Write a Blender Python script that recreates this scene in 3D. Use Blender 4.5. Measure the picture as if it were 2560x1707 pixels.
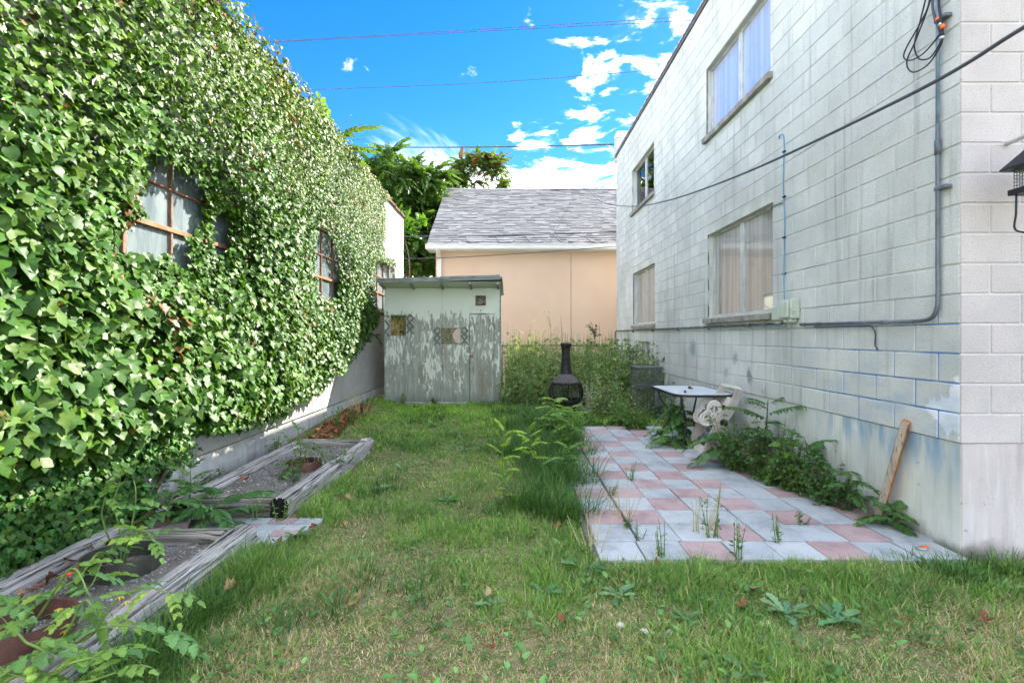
import bpy, math, random
import numpy as np
from mathutils import Vector, Matrix
for o in list(bpy.data.objects): bpy.data.objects.remove(o)
S = bpy.context.scene
COL = S.collection
random.seed(7)
RNG = np.random.default_rng(11)

# ---------------------------------------------------------------- camera, sky, sun, exposure
CAMZ = 1.5
F = 1248.0            # focal length in photograph pixels (photograph is 2560 wide)
VX, VY = 1277.0, 842.0
cd = bpy.data.cameras.new('camera'); cam = bpy.data.objects.new('camera', cd); COL.objects.link(cam)
cd.sensor_width = 36; cd.lens = F / 2560 * 36; cd.clip_start = 0.05; cd.clip_end = 3000
cd.shift_x = 3 / 2560; cd.shift_y = -11.5 / 2560
cam.location = (0, 0, CAMZ); cam.rotation_euler = (math.pi / 2, 0, 0)
S.camera = cam
SUN = Vector((1.0, 0.8, 1.07)).normalized()
sd = bpy.data.lights.new('sun', 'SUN'); sun = bpy.data.objects.new('sun', sd); COL.objects.link(sun)
sd.energy = 2.6; sd.angle = math.radians(0.53); sd.color = (1.0, 0.93, 0.82)
sun.rotation_euler = (-SUN).to_track_quat('-Z', 'Y').to_euler()
sun.location = (8, 6, 20)
S.view_settings.view_transform = 'Standard'; S.view_settings.look = 'None'
S.view_settings.exposure = 2.9; S.view_settings.gamma = 1.0


def build_world():
    w = bpy.data.worlds.new('World'); S.world = w; w.use_nodes = True; w.cycles.sampling_method = 'MANUAL'; w.cycles.sample_map_resolution = 512
    nt = w.node_tree; N = nt.nodes; L = nt.links; N.clear()
    out = N.new('ShaderNodeOutputWorld'); bg = N.new('ShaderNodeBackground'); L.new(bg.outputs[0], out.inputs[0])
    sky = N.new('ShaderNodeTexSky'); sky.sky_type = 'NISHITA'; sky.sun_disc = False
    sky.sun_elevation = math.asin(SUN.z); sky.sun_rotation = math.atan2(SUN.x, SUN.y)
    sky.altitude = 1300; sky.air_density = 1.0; sky.dust_density = 0.25; sky.ozone_density = 2.2
    hs = N.new('ShaderNodeHueSaturation'); hs.inputs['Saturation'].default_value = 1.4
    hs.inputs['Hue'].default_value = 0.507
    L.new(sky.outputs[0], hs.inputs['Color'])
    tc = N.new('ShaderNodeTexCoord'); sp = N.new('ShaderNodeSeparateXYZ'); L.new(tc.outputs['Generated'], sp.inputs[0])
    def math_(op, a, b=None):
        n = N.new('ShaderNodeMath'); n.operation = op
        for i, v in enumerate((a, b)):
            if v is None: continue
            if isinstance(v, (int, float)): n.inputs[i].default_value = v
            else: L.new(v, n.inputs[i])
        return n.outputs[0]
    def mr(v, a, b, c=0, d=1):
        n = N.new('ShaderNodeMapRange'); n.interpolation_type = 'SMOOTHSTEP'
        L.new(v, n.inputs[0]); n.inputs[1].default_value = a; n.inputs[2].default_value = b
        n.inputs[3].default_value = c; n.inputs[4].default_value = d; return n.outputs[0]
    z = math_('MAXIMUM', sp.outputs['Z'], 0.03)
    px = math_('DIVIDE', sp.outputs['X'], z); py = math_('DIVIDE', sp.outputs['Y'], z)
    cb = N.new('ShaderNodeCombineXYZ'); L.new(px, cb.inputs[0]); L.new(py, cb.inputs[1])
    def noise(scale, detail, rough, dist=0.0, off=(0, 0, 0), st=(1, 1, 1)):
        mp = N.new('ShaderNodeMapping'); L.new(cb.outputs[0], mp.inputs[0]); mp.inputs['Location'].default_value = off
        mp.inputs['Scale'].default_value = st
        n = N.new('ShaderNodeTexNoise'); L.new(mp.outputs[0], n.inputs['Vector'])
        n.inputs['Scale'].default_value = scale; n.inputs['Detail'].default_value = detail
        n.inputs['Roughness'].default_value = rough; n.inputs['Distortion'].default_value = dist
        return n.outputs[0]
    # puffy clouds: more of them to the right and toward the horizon
    puff = noise(4.6, 7, 0.58, 0.35, (3.1, 0.4, 0))
    # clear patch ahead left; bright cloud out of view added to fill the shade
    rx = math_('DIVIDE', math_('ADD', px, 0.95), 1.25); ry = math_('DIVIDE', math_('SUBTRACT', py, 1.7), 1.6)
    rad = math_('SQRT', math_('ADD', math_('MULTIPLY', rx, rx), math_('MULTIPLY', ry, ry)))
    bias = math_('ADD', mr(rad, 0.72, 1.12, -0.17, 0.02), mr(py, 2.5, 3.8, 0, 0.12))
    cov = math_('ADD', puff, bias)
    m1 = math_('POWER', mr(cov, 0.48, 0.70), 1.7)
    # thin streaky veil
    veil = noise(1.2, 5, 0.62, 0.8, (0.7, 5, 0), (1.0, 0.5, 1))
    m2 = math_('MULTIPLY', mr(math_('ADD', math_('ADD', veil, mr(py, 1.9, 3.6, -0.12, 0.16)), mr(px, -0.9, 0.9, -0.05, 0.05)), 0.48, 0.90), 0.55)
    mm = math_('MAXIMUM', m1, m2)
    mix = N.new('ShaderNodeMixRGB'); L.new(mm, mix.inputs[0]); L.new(hs.outputs[0], mix.inputs[1])
    mix.inputs[2].default_value = (44.0, 43.5, 42.5, 1)
    L.new(mix.outputs[0], bg.inputs[0]); bg.inputs[1].default_value = 0.050
build_world()

# ---------------------------------------------------------------- coordinates from the photograph
def P(px, py, Y): return np.array(((px - VX) / F * Y, Y, CAMZ - (py - VY) / F * Y))
def G(px, py, z=0.0):
    Y = (CAMZ - z) * F / (py - VY); return np.array(((px - VX) / F * Y, Y, z))
WR, WL = 3.04, -3.04           # wall planes right and left
def sstep(a, b, x):
    t = np.clip((np.asarray(x, float) - a) / (b - a), 0, 1); return t * t * (3 - 2 * t)
_lat = np.random.default_rng(5).random((64, 256, 256)).astype(np.float32) if False else None
def vnoise(x, y, seed=0):
    x = np.asarray(x, float); y = np.asarray(y, float)
    xi = np.floor(x).astype(np.int64); yi = np.floor(y).astype(np.int64); fx = x - xi; fy = y - yi
    fx = fx * fx * (3 - 2 * fx); fy = fy * fy * (3 - 2 * fy)
    def h(a, b):
        n = (a * 374761393 + b * 668265263 + seed * 982451653) & 0xffffffff
        n = ((n ^ (n >> 13)) * 1274126177) & 0xffffffff
        n = (n ^ (n >> 16)) & 0xffff
        return n / 65535.0
    return (h(xi, yi) * (1 - fx) + h(xi + 1, yi) * fx) * (1 - fy) + (h(xi, yi + 1) * (1 - fx) + h(xi + 1, yi + 1) * fx) * fy
def fbm(x, y, seed=0, o=3):
    s = 0; a = 0.5; t = 0
    for i in range(o):
        s = s + a * vnoise(np.asarray(x) * 2 ** i, np.asarray(y) * 2 ** i, seed + i); t += a; a *= 0.5
    return s / t
def gz(x, y):
    x = np.asarray(x, float); y = np.asarray(y, float)
    near = 0.09 * sstep(4.6, 10.2, y) * (1 - sstep(0.1, 1.6, x)) * (1 - sstep(30, 60, y))
    left = 0.10 * (1 - sstep(-3.05, -2.1, x)) * sstep(5.5, 8.0, y) * (1 - sstep(30, 60, y))
    lawn = (1 - sstep(0.3, 0.7, x) * sstep(3.2, 3.4, y)) * (1 - sstep(16, 20, y)) * (1 - sstep(4, 6, np.abs(x)))
    return near + left + 0.028 * (fbm(x * 1.3, y * 1.3, 3) - 0.5) * lawn

# ---------------------------------------------------------------- mesh helpers
def mesh_np(name, V, Fc, col=None, mat=None, smooth=False):
    V = np.ascontiguousarray(V, dtype=np.float32); Fc = np.ascontiguousarray(Fc, dtype=np.int32)
    me = bpy.data.meshes.new(name); m, k = Fc.shape
    me.vertices.add(len(V)); me.vertices.foreach_set('co', V.ravel())
    me.loops.add(m * k); me.loops.foreach_set('vertex_index', Fc.ravel())
    me.polygons.add(m); me.polygons.foreach_set('loop_start', np.arange(m, dtype=np.int32) * k)
    me.update(calc_edges=True)
    if smooth: me.polygons.foreach_set('use_smooth', np.ones(m, dtype=bool))
    if col is not None:
        a = me.attributes.new('Col', 'FLOAT_COLOR', 'POINT')
        c = np.ones((len(V), 4), np.float32); c[:, :3] = col; a.data.foreach_set('color', c.ravel())
    if mat: me.materials.append(mat)
    return me
class MB:
    """collects shapes that belong to one part"""
    def __init__(s): s.v = []; s.f = []; s.c = []
    def add(s, V, Fc, col=None):
        b = len(s.v); s.v.extend([tuple(map(float, p)) for p in V]); s.f.extend([tuple(int(i) + b for i in f) for f in Fc])
        s.c.extend([tuple(col) if col is not None else (1, 1, 1)] * len(V)); return s
    def box(s, x0, x1, y0, y1, z0, z1, col=None):
        V = [(x, y, z) for z in (z0, z1) for y in (y0, y1) for x in (x0, x1)]
        return s.add(V, [(0, 2, 3, 1), (4, 5, 7, 6), (0, 1, 5, 4), (2, 6, 7, 3), (0, 4, 6, 2), (1, 3, 7, 5)], col)
    def bbox(s, x0, x1, y0, y1, z0, z1, b=0.004, col=None):
        V, Fc = bevel_box(x1 - x0, y1 - y0, z1 - z0, b)
        return s.add(np.array(V) + np.array(((x0 + x1) / 2, (y0 + y1) / 2, (z0 + z1) / 2)), Fc, col)
    def bar(s, a, b, w, h, up=(0, 0, 1), bev=0.0, col=None):
        """box from a to b, w wide (sideways), h tall (along up)"""
        a = np.array(a, float); b = np.array(b, float); d = b - a; l = np.linalg.norm(d); d /= l
        up = np.array(up, float); x = np.cross(d, up); x /= np.linalg.norm(x); u = np.cross(x, d)
        V, Fc = bevel_box(w, l, h, bev) if bev else bevel_box(w, l, h, 1e-5)
        if not bev:
            V = [(sx * w / 2, sy * l / 2, sz * h / 2) for sz in (-1, 1) for sy in (-1, 1) for sx in (-1, 1)]
            Fc = [(0, 2, 3, 1), (4, 5, 7, 6), (0, 1, 5, 4), (2, 6, 7, 3), (0, 4, 6, 2), (1, 3, 7, 5)]
        V = np.array(V); W = (a + b) / 2 + V[:, :1] * x + V[:, 1:2] * d + V[:, 2:3] * u
        return s.add(W, Fc, col)
    def tube(s, pts, r, n=8, col=None, cap=True):
        pts = np.array(pts, float); m = len(pts); rr = np.full(m, r) if np.isscalar(r) else np.array(r, float)
        t = np.gradient(pts, axis=0); t /= np.linalg.norm(t, axis=1)[:, None] + 1e-12
        ref = np.array((0, 0, 1.0)) if abs(t[0, 2]) < 0.9 else np.array((1.0, 0, 0))
        x = np.cross(t[0], ref); x /= np.linalg.norm(x); V = []
        for i in range(m):
            x = x - t[i] * np.dot(x, t[i]); x /= np.linalg.norm(x) + 1e-12; y = np.cross(t[i], x)
            for k in range(n):
                a = 2 * math.pi * k / n; V.append(pts[i] + rr[i] * (math.cos(a) * x + math.sin(a) * y))
        Fc = [(i * n + k, i * n + (k + 1) % n, (i + 1) * n + (k + 1) % n, (i + 1) * n + k) for i in range(m - 1) for k in range(n)]
        if cap: Fc += [tuple(range(n))[::-1], tuple((m - 1) * n + k for k in range(n))]
        return s.add(V, Fc, col)
    def lathe(s, prof, c, n=28, col=None, closed=False):
        V = [(c[0] + r * math.cos(2 * math.pi * k / n), c[1] + r * math.sin(2 * math.pi * k / n), c[2] + z) for r, z in prof for k in range(n)]
        m = len(prof); Fc = [(i * n + k, i * n + (k + 1) % n, ((i + 1) % m) * n + (k + 1) % n, ((i + 1) % m) * n + k) for i in range(m if closed else m - 1) for k in range(n)]
        return s.add(V, Fc, col)
    def prism(s, poly, axis, a, b, col=None):
        """outline (u,v) extruded along axis from a to b; axis 'x': (u,v)=(y,z), 'y': (x,z), 'z': (x,y)"""
        def pt(u, v, w): return {'x': (w, u, v), 'y': (u, w, v), 'z': (u, v, w)}[axis]
        n = len(poly); V = [pt(u, v, a) for u, v in poly] + [pt(u, v, b) for u, v in poly]
        Fc = [tuple(range(n))[::-1], tuple(range(n, 2 * n))] + [(i, (i + 1) % n, n + (i + 1) % n, n + i) for i in range(n)]
        return s.add(V, Fc, col)
    def mesh(s, name, mat=None, smooth=False, usecol=False):
        me = bpy.data.meshes.new(name); me.from_pydata(s.v, [], s.f); me.update()
        if smooth: me.polygons.foreach_set('use_smooth', np.ones(len(me.polygons), dtype=bool))
        if usecol:
            a = me.attributes.new('Col', 'FLOAT_COLOR', 'POINT'); c = np.ones((len(s.v), 4), np.float32); c[:, :3] = np.array(s.c); a.data.foreach_set('color', c.ravel())
        if mat: me.materials.append(mat)
        return me
def bevel_box(lx, ly, lz, b):
    hx, hy, hz = lx / 2, ly / 2, lz / 2; b = min(b, hx * 0.9, hy * 0.9, hz * 0.9)
    V = []; ix = {}
    for sx in (-1, 1):
        for sy in (-1, 1):
            for sz in (-1, 1):
                for k in range(3):
                    p = [sx * (hx - b), sy * (hy - b), sz * (hz - b)]; p[k] = (sx * hx, sy * hy, sz * hz)[k]
                    ix[(sx, sy, sz, k)] = len(V); V.append(tuple(p))
    Fc = []
    for k in range(3):
        o = [i for i in range(3) if i != k]
        for s in (-1, 1):
            q = []
            for a, c in ((-1, -1), (1, -1), (1, 1), (-1, 1)):
                t = [0, 0, 0]; t[k] = s; t[o[0]] = a; t[o[1]] = c; q.append(ix[(*t, k)])
            Fc.append(q)
        for a in (-1, 1):
            for c in (-1, 1):
                q = []
                for s, kk in ((-1, o[0]), (1, o[0]), (1, o[1]), (-1, o[1])):
                    t = [0, 0, 0]; t[k] = s; t[o[0]] = a; t[o[1]] = c; q.append(ix[(*t, kk)])
                Fc.append(q)
    for sx in (-1, 1):
        for sy in (-1, 1):
            for sz in (-1, 1): Fc.append([ix[(sx, sy, sz, k)] for k in range(3)])
    VV = np.array(V); out = []
    for f in Fc:
        p = VV[f]; n = np.cross(p[1] - p[0], p[2] - p[0])
        out.append(tuple(f) if np.dot(n, p.mean(0)) > 0 else tuple(f[::-1]))
    return V, out
def spline(pts, n=24):
    """Catmull-Rom through points"""
    p = np.array(pts, float); p = np.vstack((2 * p[0] - p[1], p, 2 * p[-1] - p[-2])); out = []
    m = len(p) - 3
    for i in range(m):
        a, b, c, d = p[i:i + 4]
        for t in np.linspace(0, 1, max(2, n // m), endpoint=False):
            out.append(0.5 * (2 * b + (c - a) * t + (2 * a - 5 * b + 4 * c - d) * t * t + (3 * b - a - 3 * c + d) * t ** 3))
    out.append(p[-2]); return np.array(out)

# ---------------------------------------------------------------- object helpers
def obj(name, me, parent=None, loc=None, rot=None, scale=None):
    o = bpy.data.objects.new(name, me); COL.objects.link(o)
    if loc is not None: o.location = loc
    if rot is not None: o.rotation_euler = rot
    if scale is not None: o.scale = scale
    if parent is not None:
        o.parent = parent
        if parent.type == 'EMPTY': o.matrix_parent_inverse = Matrix.Translation(-Vector(parent.location))
    return o
def thing(name, label, cat, loc=(0, 0, 0), group=None):
    o = bpy.data.objects.new(name, None); COL.objects.link(o); o.location = tuple(map(float, loc)); o.empty_display_size = 0.1
    o['label'] = label; o['category'] = cat
    if group: o['group'] = group
    return o
def tag(o, label=None, cat=None, group=None, kind=None):
    if label: o['label'] = label
    if cat: o['category'] = cat
    if group: o['group'] = group
    if kind: o['kind'] = kind
    return o
def place(name, mb, mat, parent=None, smooth=False, usecol=False):
    return obj(name, mb.mesh(name, mat, smooth, usecol), parent)

# ---------------------------------------------------------------- scatter helpers
def nrm(a): return a / (np.linalg.norm(a, axis=-1, keepdims=True) + 1e-12)
def frames(ydir, n):
    """rotation matrices with columns x,y,z: y along the leaf, z close to n"""
    y = nrm(np.asarray(ydir, float)); x = nrm(np.cross(y, n)); z = np.cross(x, y)
    return np.stack((x, y, z), axis=-1)
def scatter(tV, tF, pos, R, s, col):
    """copies of a template: returns V, F, C arrays"""
    tV = np.asarray(tV, float); tF = np.asarray(tF, int); N = len(pos); k = len(tV)
    s = np.asarray(s, float)
    sc = s[:, None, None] if s.ndim == 1 else s[:, None, :]
    V = np.einsum('nij,nkj->nki', R, tV[None] * sc) + np.asarray(pos)[:, None, :]
    Fc = (tF[None] + (np.arange(N) * k)[:, None, None]).reshape(-1, tF.shape[1])
    C = np.repeat(np.asarray(col), k, axis=0)
    return V.reshape(-1, 3), Fc, C
def merge(parts):
    V = []; Fc = []; C = []; b = 0
    for v, f, c in parts:
        V.append(v); Fc.append(f + b); C.append(c); b += len(v)
    return np.vstack(V), np.vstack(Fc), np.vstack(C)
def jitter_col(base, n, dv=0.25, dh=0.1, rng=RNG):
    b = np.tile(np.array(base, float), (n, 1)); v = np.exp(rng.normal(0, dv, (n, 1))); h = rng.normal(0, dh, (n, 1))
    b = b * v; b[:, 0:1] *= 1 + h; b[:, 2:3] *= 1 - 0.5 * h
    return np.clip(b, 0.002, 0.9)
def mixcol(a, b, t): return np.asarray(a)[None] * (1 - t[:, None]) + np.asarray(b)[None] * t[:, None]
def inpoly(x, y, poly):
    x = np.asarray(x); y = np.asarray(y); r = np.zeros(x.shape, bool); n = len(poly); j = n - 1
    for i in range(n):
        xi, yi = poly[i]; xj, yj = poly[j]
        c = ((yi > y) != (yj > y)) & (x < (xj - xi) * (y - yi) / (yj - yi + 1e-12) + xi); r ^= c; j = i
    return r
# leaf templates: x sideways, y from stalk to tip, z out of the face; triangles
def fan(outline, hub, fold=0.18, droop=0.2, wave=0.0, seed=0):
    r = random.Random(seed); V = [hub] + list(outline); n = len(outline)
    W = []
    for i, (x, y) in enumerate(V): W.append((x, y, fold * abs(x) - droop * max(y, 0) ** 2 + (r.uniform(-wave, wave) if i else 0)))
    return np.array(W), np.array([(0, 1 + i, 1 + (i + 1) % n) for i in range(n)])
def sym(half): return half + [(-x, y) for x, y in half[::-1] if abs(x) > 1e-6]
IVY = [fan(sym([(0, 0.02), (0.16, -0.12), (0.42, -0.05), (0.40, 0.12), (0.62, 0.34), (0.34, 0.45), (0.30, 0.66), (0.12, 0.78), (0, 1.0)]), (0, 0.30), 0.22, 0.30, 0.05, 1),
       fan(sym([(0, 0.0), (0.22, -0.14), (0.48, 0.02), (0.58, 0.30), (0.33, 0.42), (0.36, 0.62), (0, 0.95)]), (0, 0.28), -0.16, 0.26, 0.07, 2),
       fan(sym([(0, 0.02), (0.2, -0.08), (0.36, 0.08), (0.56, 0.2), (0.5, 0.42), (0.26, 0.5), (0.2, 0.75), (0, 1.05)]), (0, 0.33), 0.28, 0.18, 0.08, 3),
       fan(sym([(0, 0.0), (0.26, -0.1), (0.5, 0.14), (0.44, 0.5), (0.2, 0.72), (0, 0.92)]), (0, 0.36), 0.10, 0.38, 0.05, 4)]
OVAL = fan(sym([(0, 0), (0.20, 0.22), (0.24, 0.5), (0.13, 0.8), (0, 1)]), (0, 0.42), 0.35, 0.22, 0.0, 5)
LANCE = fan(sym([(0, 0), (0.12, 0.25), (0.12, 0.55), (0, 1)]), (0, 0.42), 0.35, 0.3, 0.0, 6)
JAG = fan(sym([(0, 0), (0.18, 0.08), (0.30, 0.22), (0.22, 0.34), (0.33, 0.48), (0.18, 0.62), (0.18, 0.78), (0, 1)]), (0, 0.42), 0.22, 0.25, 0.05, 7)
def frond(pairs=9, leaflet=0.26, base=OVAL, droop=0.35, spread=1.15, tw=0.006, seed=0, first=0.12):
    """pinnate leaf of unit length"""
    r = random.Random(seed); VV = []; FF = []; b = 0
    lv, lf = base
    def arc(t): return np.array((0, t * (1 - 0.12 * droop * t), -droop * t * t))
    for i in range(pairs):
        t = first + (1 - first) * i / pairs; p = arc(t); l = leaflet * (0.75 + 0.5 * math.sin(math.pi * (0.15 + 0.8 * t))) * r.uniform(0.85, 1.1)
        for s in (-1, 1):
            a = spread * r.uniform(0.85, 1.1) * (1 - 0.35 * t); d = np.array((s * math.sin(a), math.cos(a), -0.25 * r.uniform(0.3, 1.6) - 0.3 * t))
            R = frames(d[None], np.array((0, 0.2, 1.0))[None])[0]
            VV.append((lv * l * np.array((1.15, 1, 1))) @ R.T + p); FF.append(lf + b); b += len(lv)
    p = arc(1.0); R = frames(np.array((0, 1, -droop * 1.5))[None], np.array((0, 0, 1.0))[None])[0]
    VV.append((lv * leaflet) @ R.T + p); FF.append(lf + b); b += len(lv)
    q = np.linspace(0, 1, 6)                     # midrib
    rv = []; 
    for t in q:
        c = arc(t); w = tw * (1.2 - t)
        rv += [c + (-w, 0, 0), c + (w, 0, 0), c + (0, 0, -w)]
    rf = []
    for i in range(5):
        for a_, b_ in ((0, 1), (1, 2), (2, 0)):
            A = i * 3 + a_; B = i * 3 + b_; rf += [(A, B, B + 3), (A, B + 3, A + 3)]
    VV.append(np.array(rv)); FF.append(np.array(rf) + b)
    return np.vstack(VV), np.vstack(FF)

S.cycles.max_bounces = 6; S.cycles.diffuse_bounces = 3; S.cycles.use_adaptive_sampling = True; S.cycles.adaptive_threshold = 0.02; S.cycles.glossy_bounces = 3; S.cycles.transmission_bounces = 4; S.cycles.transparent_max_bounces = 6

# ---------------------------------------------------------------- materials (node based)
class MT:
    def __init__(s, name, rough=0.8, spec=0.3, metal=0.0):
        s.m = bpy.data.materials.new(name); s.m.use_nodes = True; s.nt = s.m.node_tree; s.N = s.nt.nodes; s.L = s.nt.links
        s.b = s.N['Principled BSDF']; s.out = s.N['Material Output']
        s.b.inputs['Roughness'].default_value = rough; s.b.inputs['Specular IOR Level'].default_value = spec; s.b.inputs['Metallic'].default_value = metal
        s.geo = None
    def pos(s):
        if s.geo is None: s.geo = s.N.new('ShaderNodeNewGeometry')
        return s.geo.outputs['Position']
    def obc(s):
        return s.N.new('ShaderNodeTexCoord').outputs['Object']
    def map(s, vec, scale=(1, 1, 1), loc=(0, 0, 0)):
        n = s.N.new('ShaderNodeMapping'); s.L.new(vec, n.inputs[0]); n.inputs['Scale'].default_value = scale; n.inputs['Location'].default_value = loc; return n.outputs[0]
    def noise(s, vec, scale, detail=5, rough=0.55, dist=0.0):
        n = s.N.new('ShaderNodeTexNoise'); s.L.new(vec, n.inputs['Vector']); n.inputs['Scale'].default_value = scale
        n.inputs['Detail'].default_value = detail; n.inputs['Roughness'].default_value = rough; n.inputs['Distortion'].default_value = dist; return n.outputs[0]
    def voro(s, vec, scale, feat='F1'):
        n = s.N.new('ShaderNodeTexVoronoi'); n.feature = feat; s.L.new(vec, n.inputs['Vector']); n.inputs['Scale'].default_value = scale; return n
    def mr(s, v, a, b, c=0.0, d=1.0):
        n = s.N.new('ShaderNodeMapRange'); n.interpolation_type = 'SMOOTHSTEP'; s.L.new(v, n.inputs[0])
        for i, q in enumerate((a, b, c, d)): n.inputs[i + 1].default_value = q
        return n.outputs[0]
    def math(s, op, a, b=0.0):
        n = s.N.new('ShaderNodeMath'); n.operation = op
        for i, v in enumerate((a, b)):
            if isinstance(v, (int, float)): n.inputs[i].default_value = v
            else: s.L.new(v, n.inputs[i])
        return n.outputs[0]
    def mix(s, fac, a, b, mode='MIX'):
        n = s.N.new('ShaderNodeMixRGB'); n.blend_type = mode
        for i, v in enumerate((fac, a, b)):
            if isinstance(v, (int, float)): n.inputs[i].default_value = v
            elif isinstance(v, tuple): n.inputs[i].default_value = (*v[:3], 1)
            else: s.L.new(v, n.inputs[i])
        return n.outputs[0]
    def xyz(s, vec):
        n = s.N.new('ShaderNodeSeparateXYZ'); s.L.new(vec, n.inputs[0]); return n.outputs
    def base(s, c):
        if isinstance(c, tuple): s.b.inputs['Base Color'].default_value = (*c, 1)
        else: s.L.new(c, s.b.inputs['Base Color'])
        return s
    def bump(s, h, strength=0.3, dist=0.01):
        n = s.N.new('ShaderNodeBump'); s.L.new(h, n.inputs['Height']); n.inputs['Strength'].default_value = strength; n.inputs['Distance'].default_value = dist
        s.L.new(n.outputs[0], s.b.inputs['Normal']); return s
    def rnd(s): return s.N.new('ShaderNodeObjectInfo').outputs['Random']
    def isl(s):
        if s.geo is None: s.pos()
        return s.geo.outputs['Random Per Island']
    def attr(s, name='Col'):
        n = s.N.new('ShaderNodeAttribute'); n.attribute_name = name; return n.outputs['Color']

def leaf_mat(name, rough=0.42, spec=0.5, trans=0.35, tint=(1.25, 1.3, 0.5)):
    t = MT(name, rough, spec); c = t.attr(); n = t.noise(t.pos(), 55, 3)
    c2 = t.mix(t.mr(n, 0.3, 0.75, 0, 0.35), c, (0.5, 0.55, 0.3), 'MULTIPLY'); t.base(c2)
    tr = t.N.new('ShaderNodeBsdfTranslucent'); t.L.new(t.mix(1.0, c2, tint, 'MULTIPLY'), tr.inputs[0])
    mx = t.N.new('ShaderNodeMixShader'); mx.inputs[0].default_value = trans
    t.L.new(t.b.outputs[0], mx.inputs[1]); t.L.new(tr.outputs[0], mx.inputs[2]); t.L.new(mx.outputs[0], t.out.inputs[0])
    return t.m
M_IVY = leaf_mat('ivy_leaf', 0.45, 0.27, 0.25)
M_LEAF = leaf_mat('weed_leaf', 0.45, 0.45, 0.35)
M_GRASS = leaf_mat('grass_blade', 0.55, 0.3, 0.3, (1.2, 1.2, 0.6))
M_DRYLEAF = leaf_mat('dry_leaf', 0.7, 0.25, 0.15, (1.2, 1.0, 0.7))
def simple(name, c, rough=0.7, spec=0.3, metal=0.0, var=0.25, scale=12, bump=0.0):
    t = MT(name, rough, spec, metal); n = t.noise(t.pos(), scale, 6, 0.6)
    d = tuple(x * (1 - var) for x in c); l = tuple(min(1, x * (1 + var)) for x in c)
    t.base(t.mix(t.mr(n, 0.25, 0.75), d, l))
    if bump: t.bump(t.noise(t.pos(), scale * 4, 5, 0.6), bump, 0.005)
    return t.m
def block_mat(name, c1, c2, per_island, pink=False, stains=True):
    t = MT(name, 0.92, 0.15); p = t.pos(); r = t.isl() if per_island else t.rnd()
    c = t.mix(t.math('MULTIPLY', r, 0.6), c1, c2)
    big = t.noise(p, 1.1, 6, 0.65); c = t.mix(t.mr(big, 0.35, 0.7, 0.0, 0.7), c, tuple(x * 0.72 for x in c1))
    warm = t.noise(t.map(p, (1, 1, 1), (7, 3, 1)), 0.6, 3); c = t.mix(t.mr(warm, 0.5, 0.75, 0, 0.35), c, (0.40, 0.385, 0.31) if not pink else (0.56, 0.5, 0.47))
    pit = t.noise(p, 130, 3, 0.7); c = t.mix(t.mr(pit, 0.30, 0.46, 0.75, 0.0), c, (0.12, 0.125, 0.12))
    f2 = t.noise(p, 320, 2, 0.6); c = t.mix(t.mr(f2, 0.35, 0.65, 0.0, 0.22), c, (0.75, 0.75, 0.72))
    if stains:
        X = t.xyz(p)
        # water streaks below sills and pipe
        st = t.noise(t.map(p, (1, 9, 0.5)), 1.2, 5, 0.6); c = t.mix(t.mr(st, 0.53, 0.76, 0, 0.5), c, (0.22, 0.225, 0.20))
        # left over paint: white patch by the corner, blue smears and grey graffiti blots
        n1 = t.noise(t.map(p, (1, 1.6, 1)), 6, 4)
        a = t.math('ADD', t.math('MULTIPLY', t.math('SUBTRACT', X[1], 3.37), 2.2), t.math('MULTIPLY', t.math('ABSOLUTE', t.math('SUBTRACT', X[2], 0.98)), 2.6))
        w = t.mr(t.math('ADD', a, t.math('MULTIPLY', t.math('SUBTRACT', n1, 0.5), 1.3)), 0.66, 0.56)
        c = t.mix(t.math('MULTIPLY', w, 0.9), c, (0.8, 0.82, 0.85))
        lo = t.math('MULTIPLY', t.mr(X[1], 6.2, 3.4), t.mr(X[2], 1.75, 1.0))
        b = t.noise(t.map(p, (1, 0.8, 2.2), (0, 2, 0)), 2.4, 5); b = t.math('MULTIPLY', t.mr(b, 0.46, 0.7), t.math('MULTIPLY', lo, 0.40))
        c = t.mix(b, c, (0.16, 0.30, 0.46))
        for (yy, zz, ra, am) in ((6.35, 0.99, 0.13, 0.75), (6.75, 1.22, 0.12, 0.6), (7.05, 1.0, 0.10, 0.35), (8.35, 1.32, 0.2, 0.55), (6.0, 0.84, 0.1, 0.3)):
            d = t.math('SQRT', t.math('ADD', t.math('POWER', t.math('SUBTRACT', X[1], yy), 2.0), t.math('POWER', t.math('SUBTRACT', X[2], zz), 2.0)))
            d = t.math('ADD', d, t.math('MULTIPLY', t.math('SUBTRACT', n1, 0.5), 0.28))
            c = t.mix(t.math('MULTIPLY', t.mr(d, ra, ra * 0.25), am), c, (0.10, 0.17, 0.20))
    t.base(c); t.bump(t.math('ADD', pit, t.math('MULTIPLY', f2, 0.6)), 0.55, 0.006); return t.m
BC1, BC2 = (0.60, 0.61, 0.57), (0.74, 0.745, 0.69)
M_BLOCK = block_mat('concrete_block', BC1, BC2, False)
M_BLOCKS = block_mat('concrete_block_far', BC1, BC2, True)
PC1, PC2 = (0.50, 0.445, 0.43), (0.55, 0.49, 0.47)
M_PINK = block_mat('painted_block', PC1, PC2, False, True, False)
LC1, LC2 = (0.47, 0.455, 0.415), (0.56, 0.54, 0.485)
M_LBLOCK = block_mat('cream_block', LC1, LC2, False, False, False)
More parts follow.
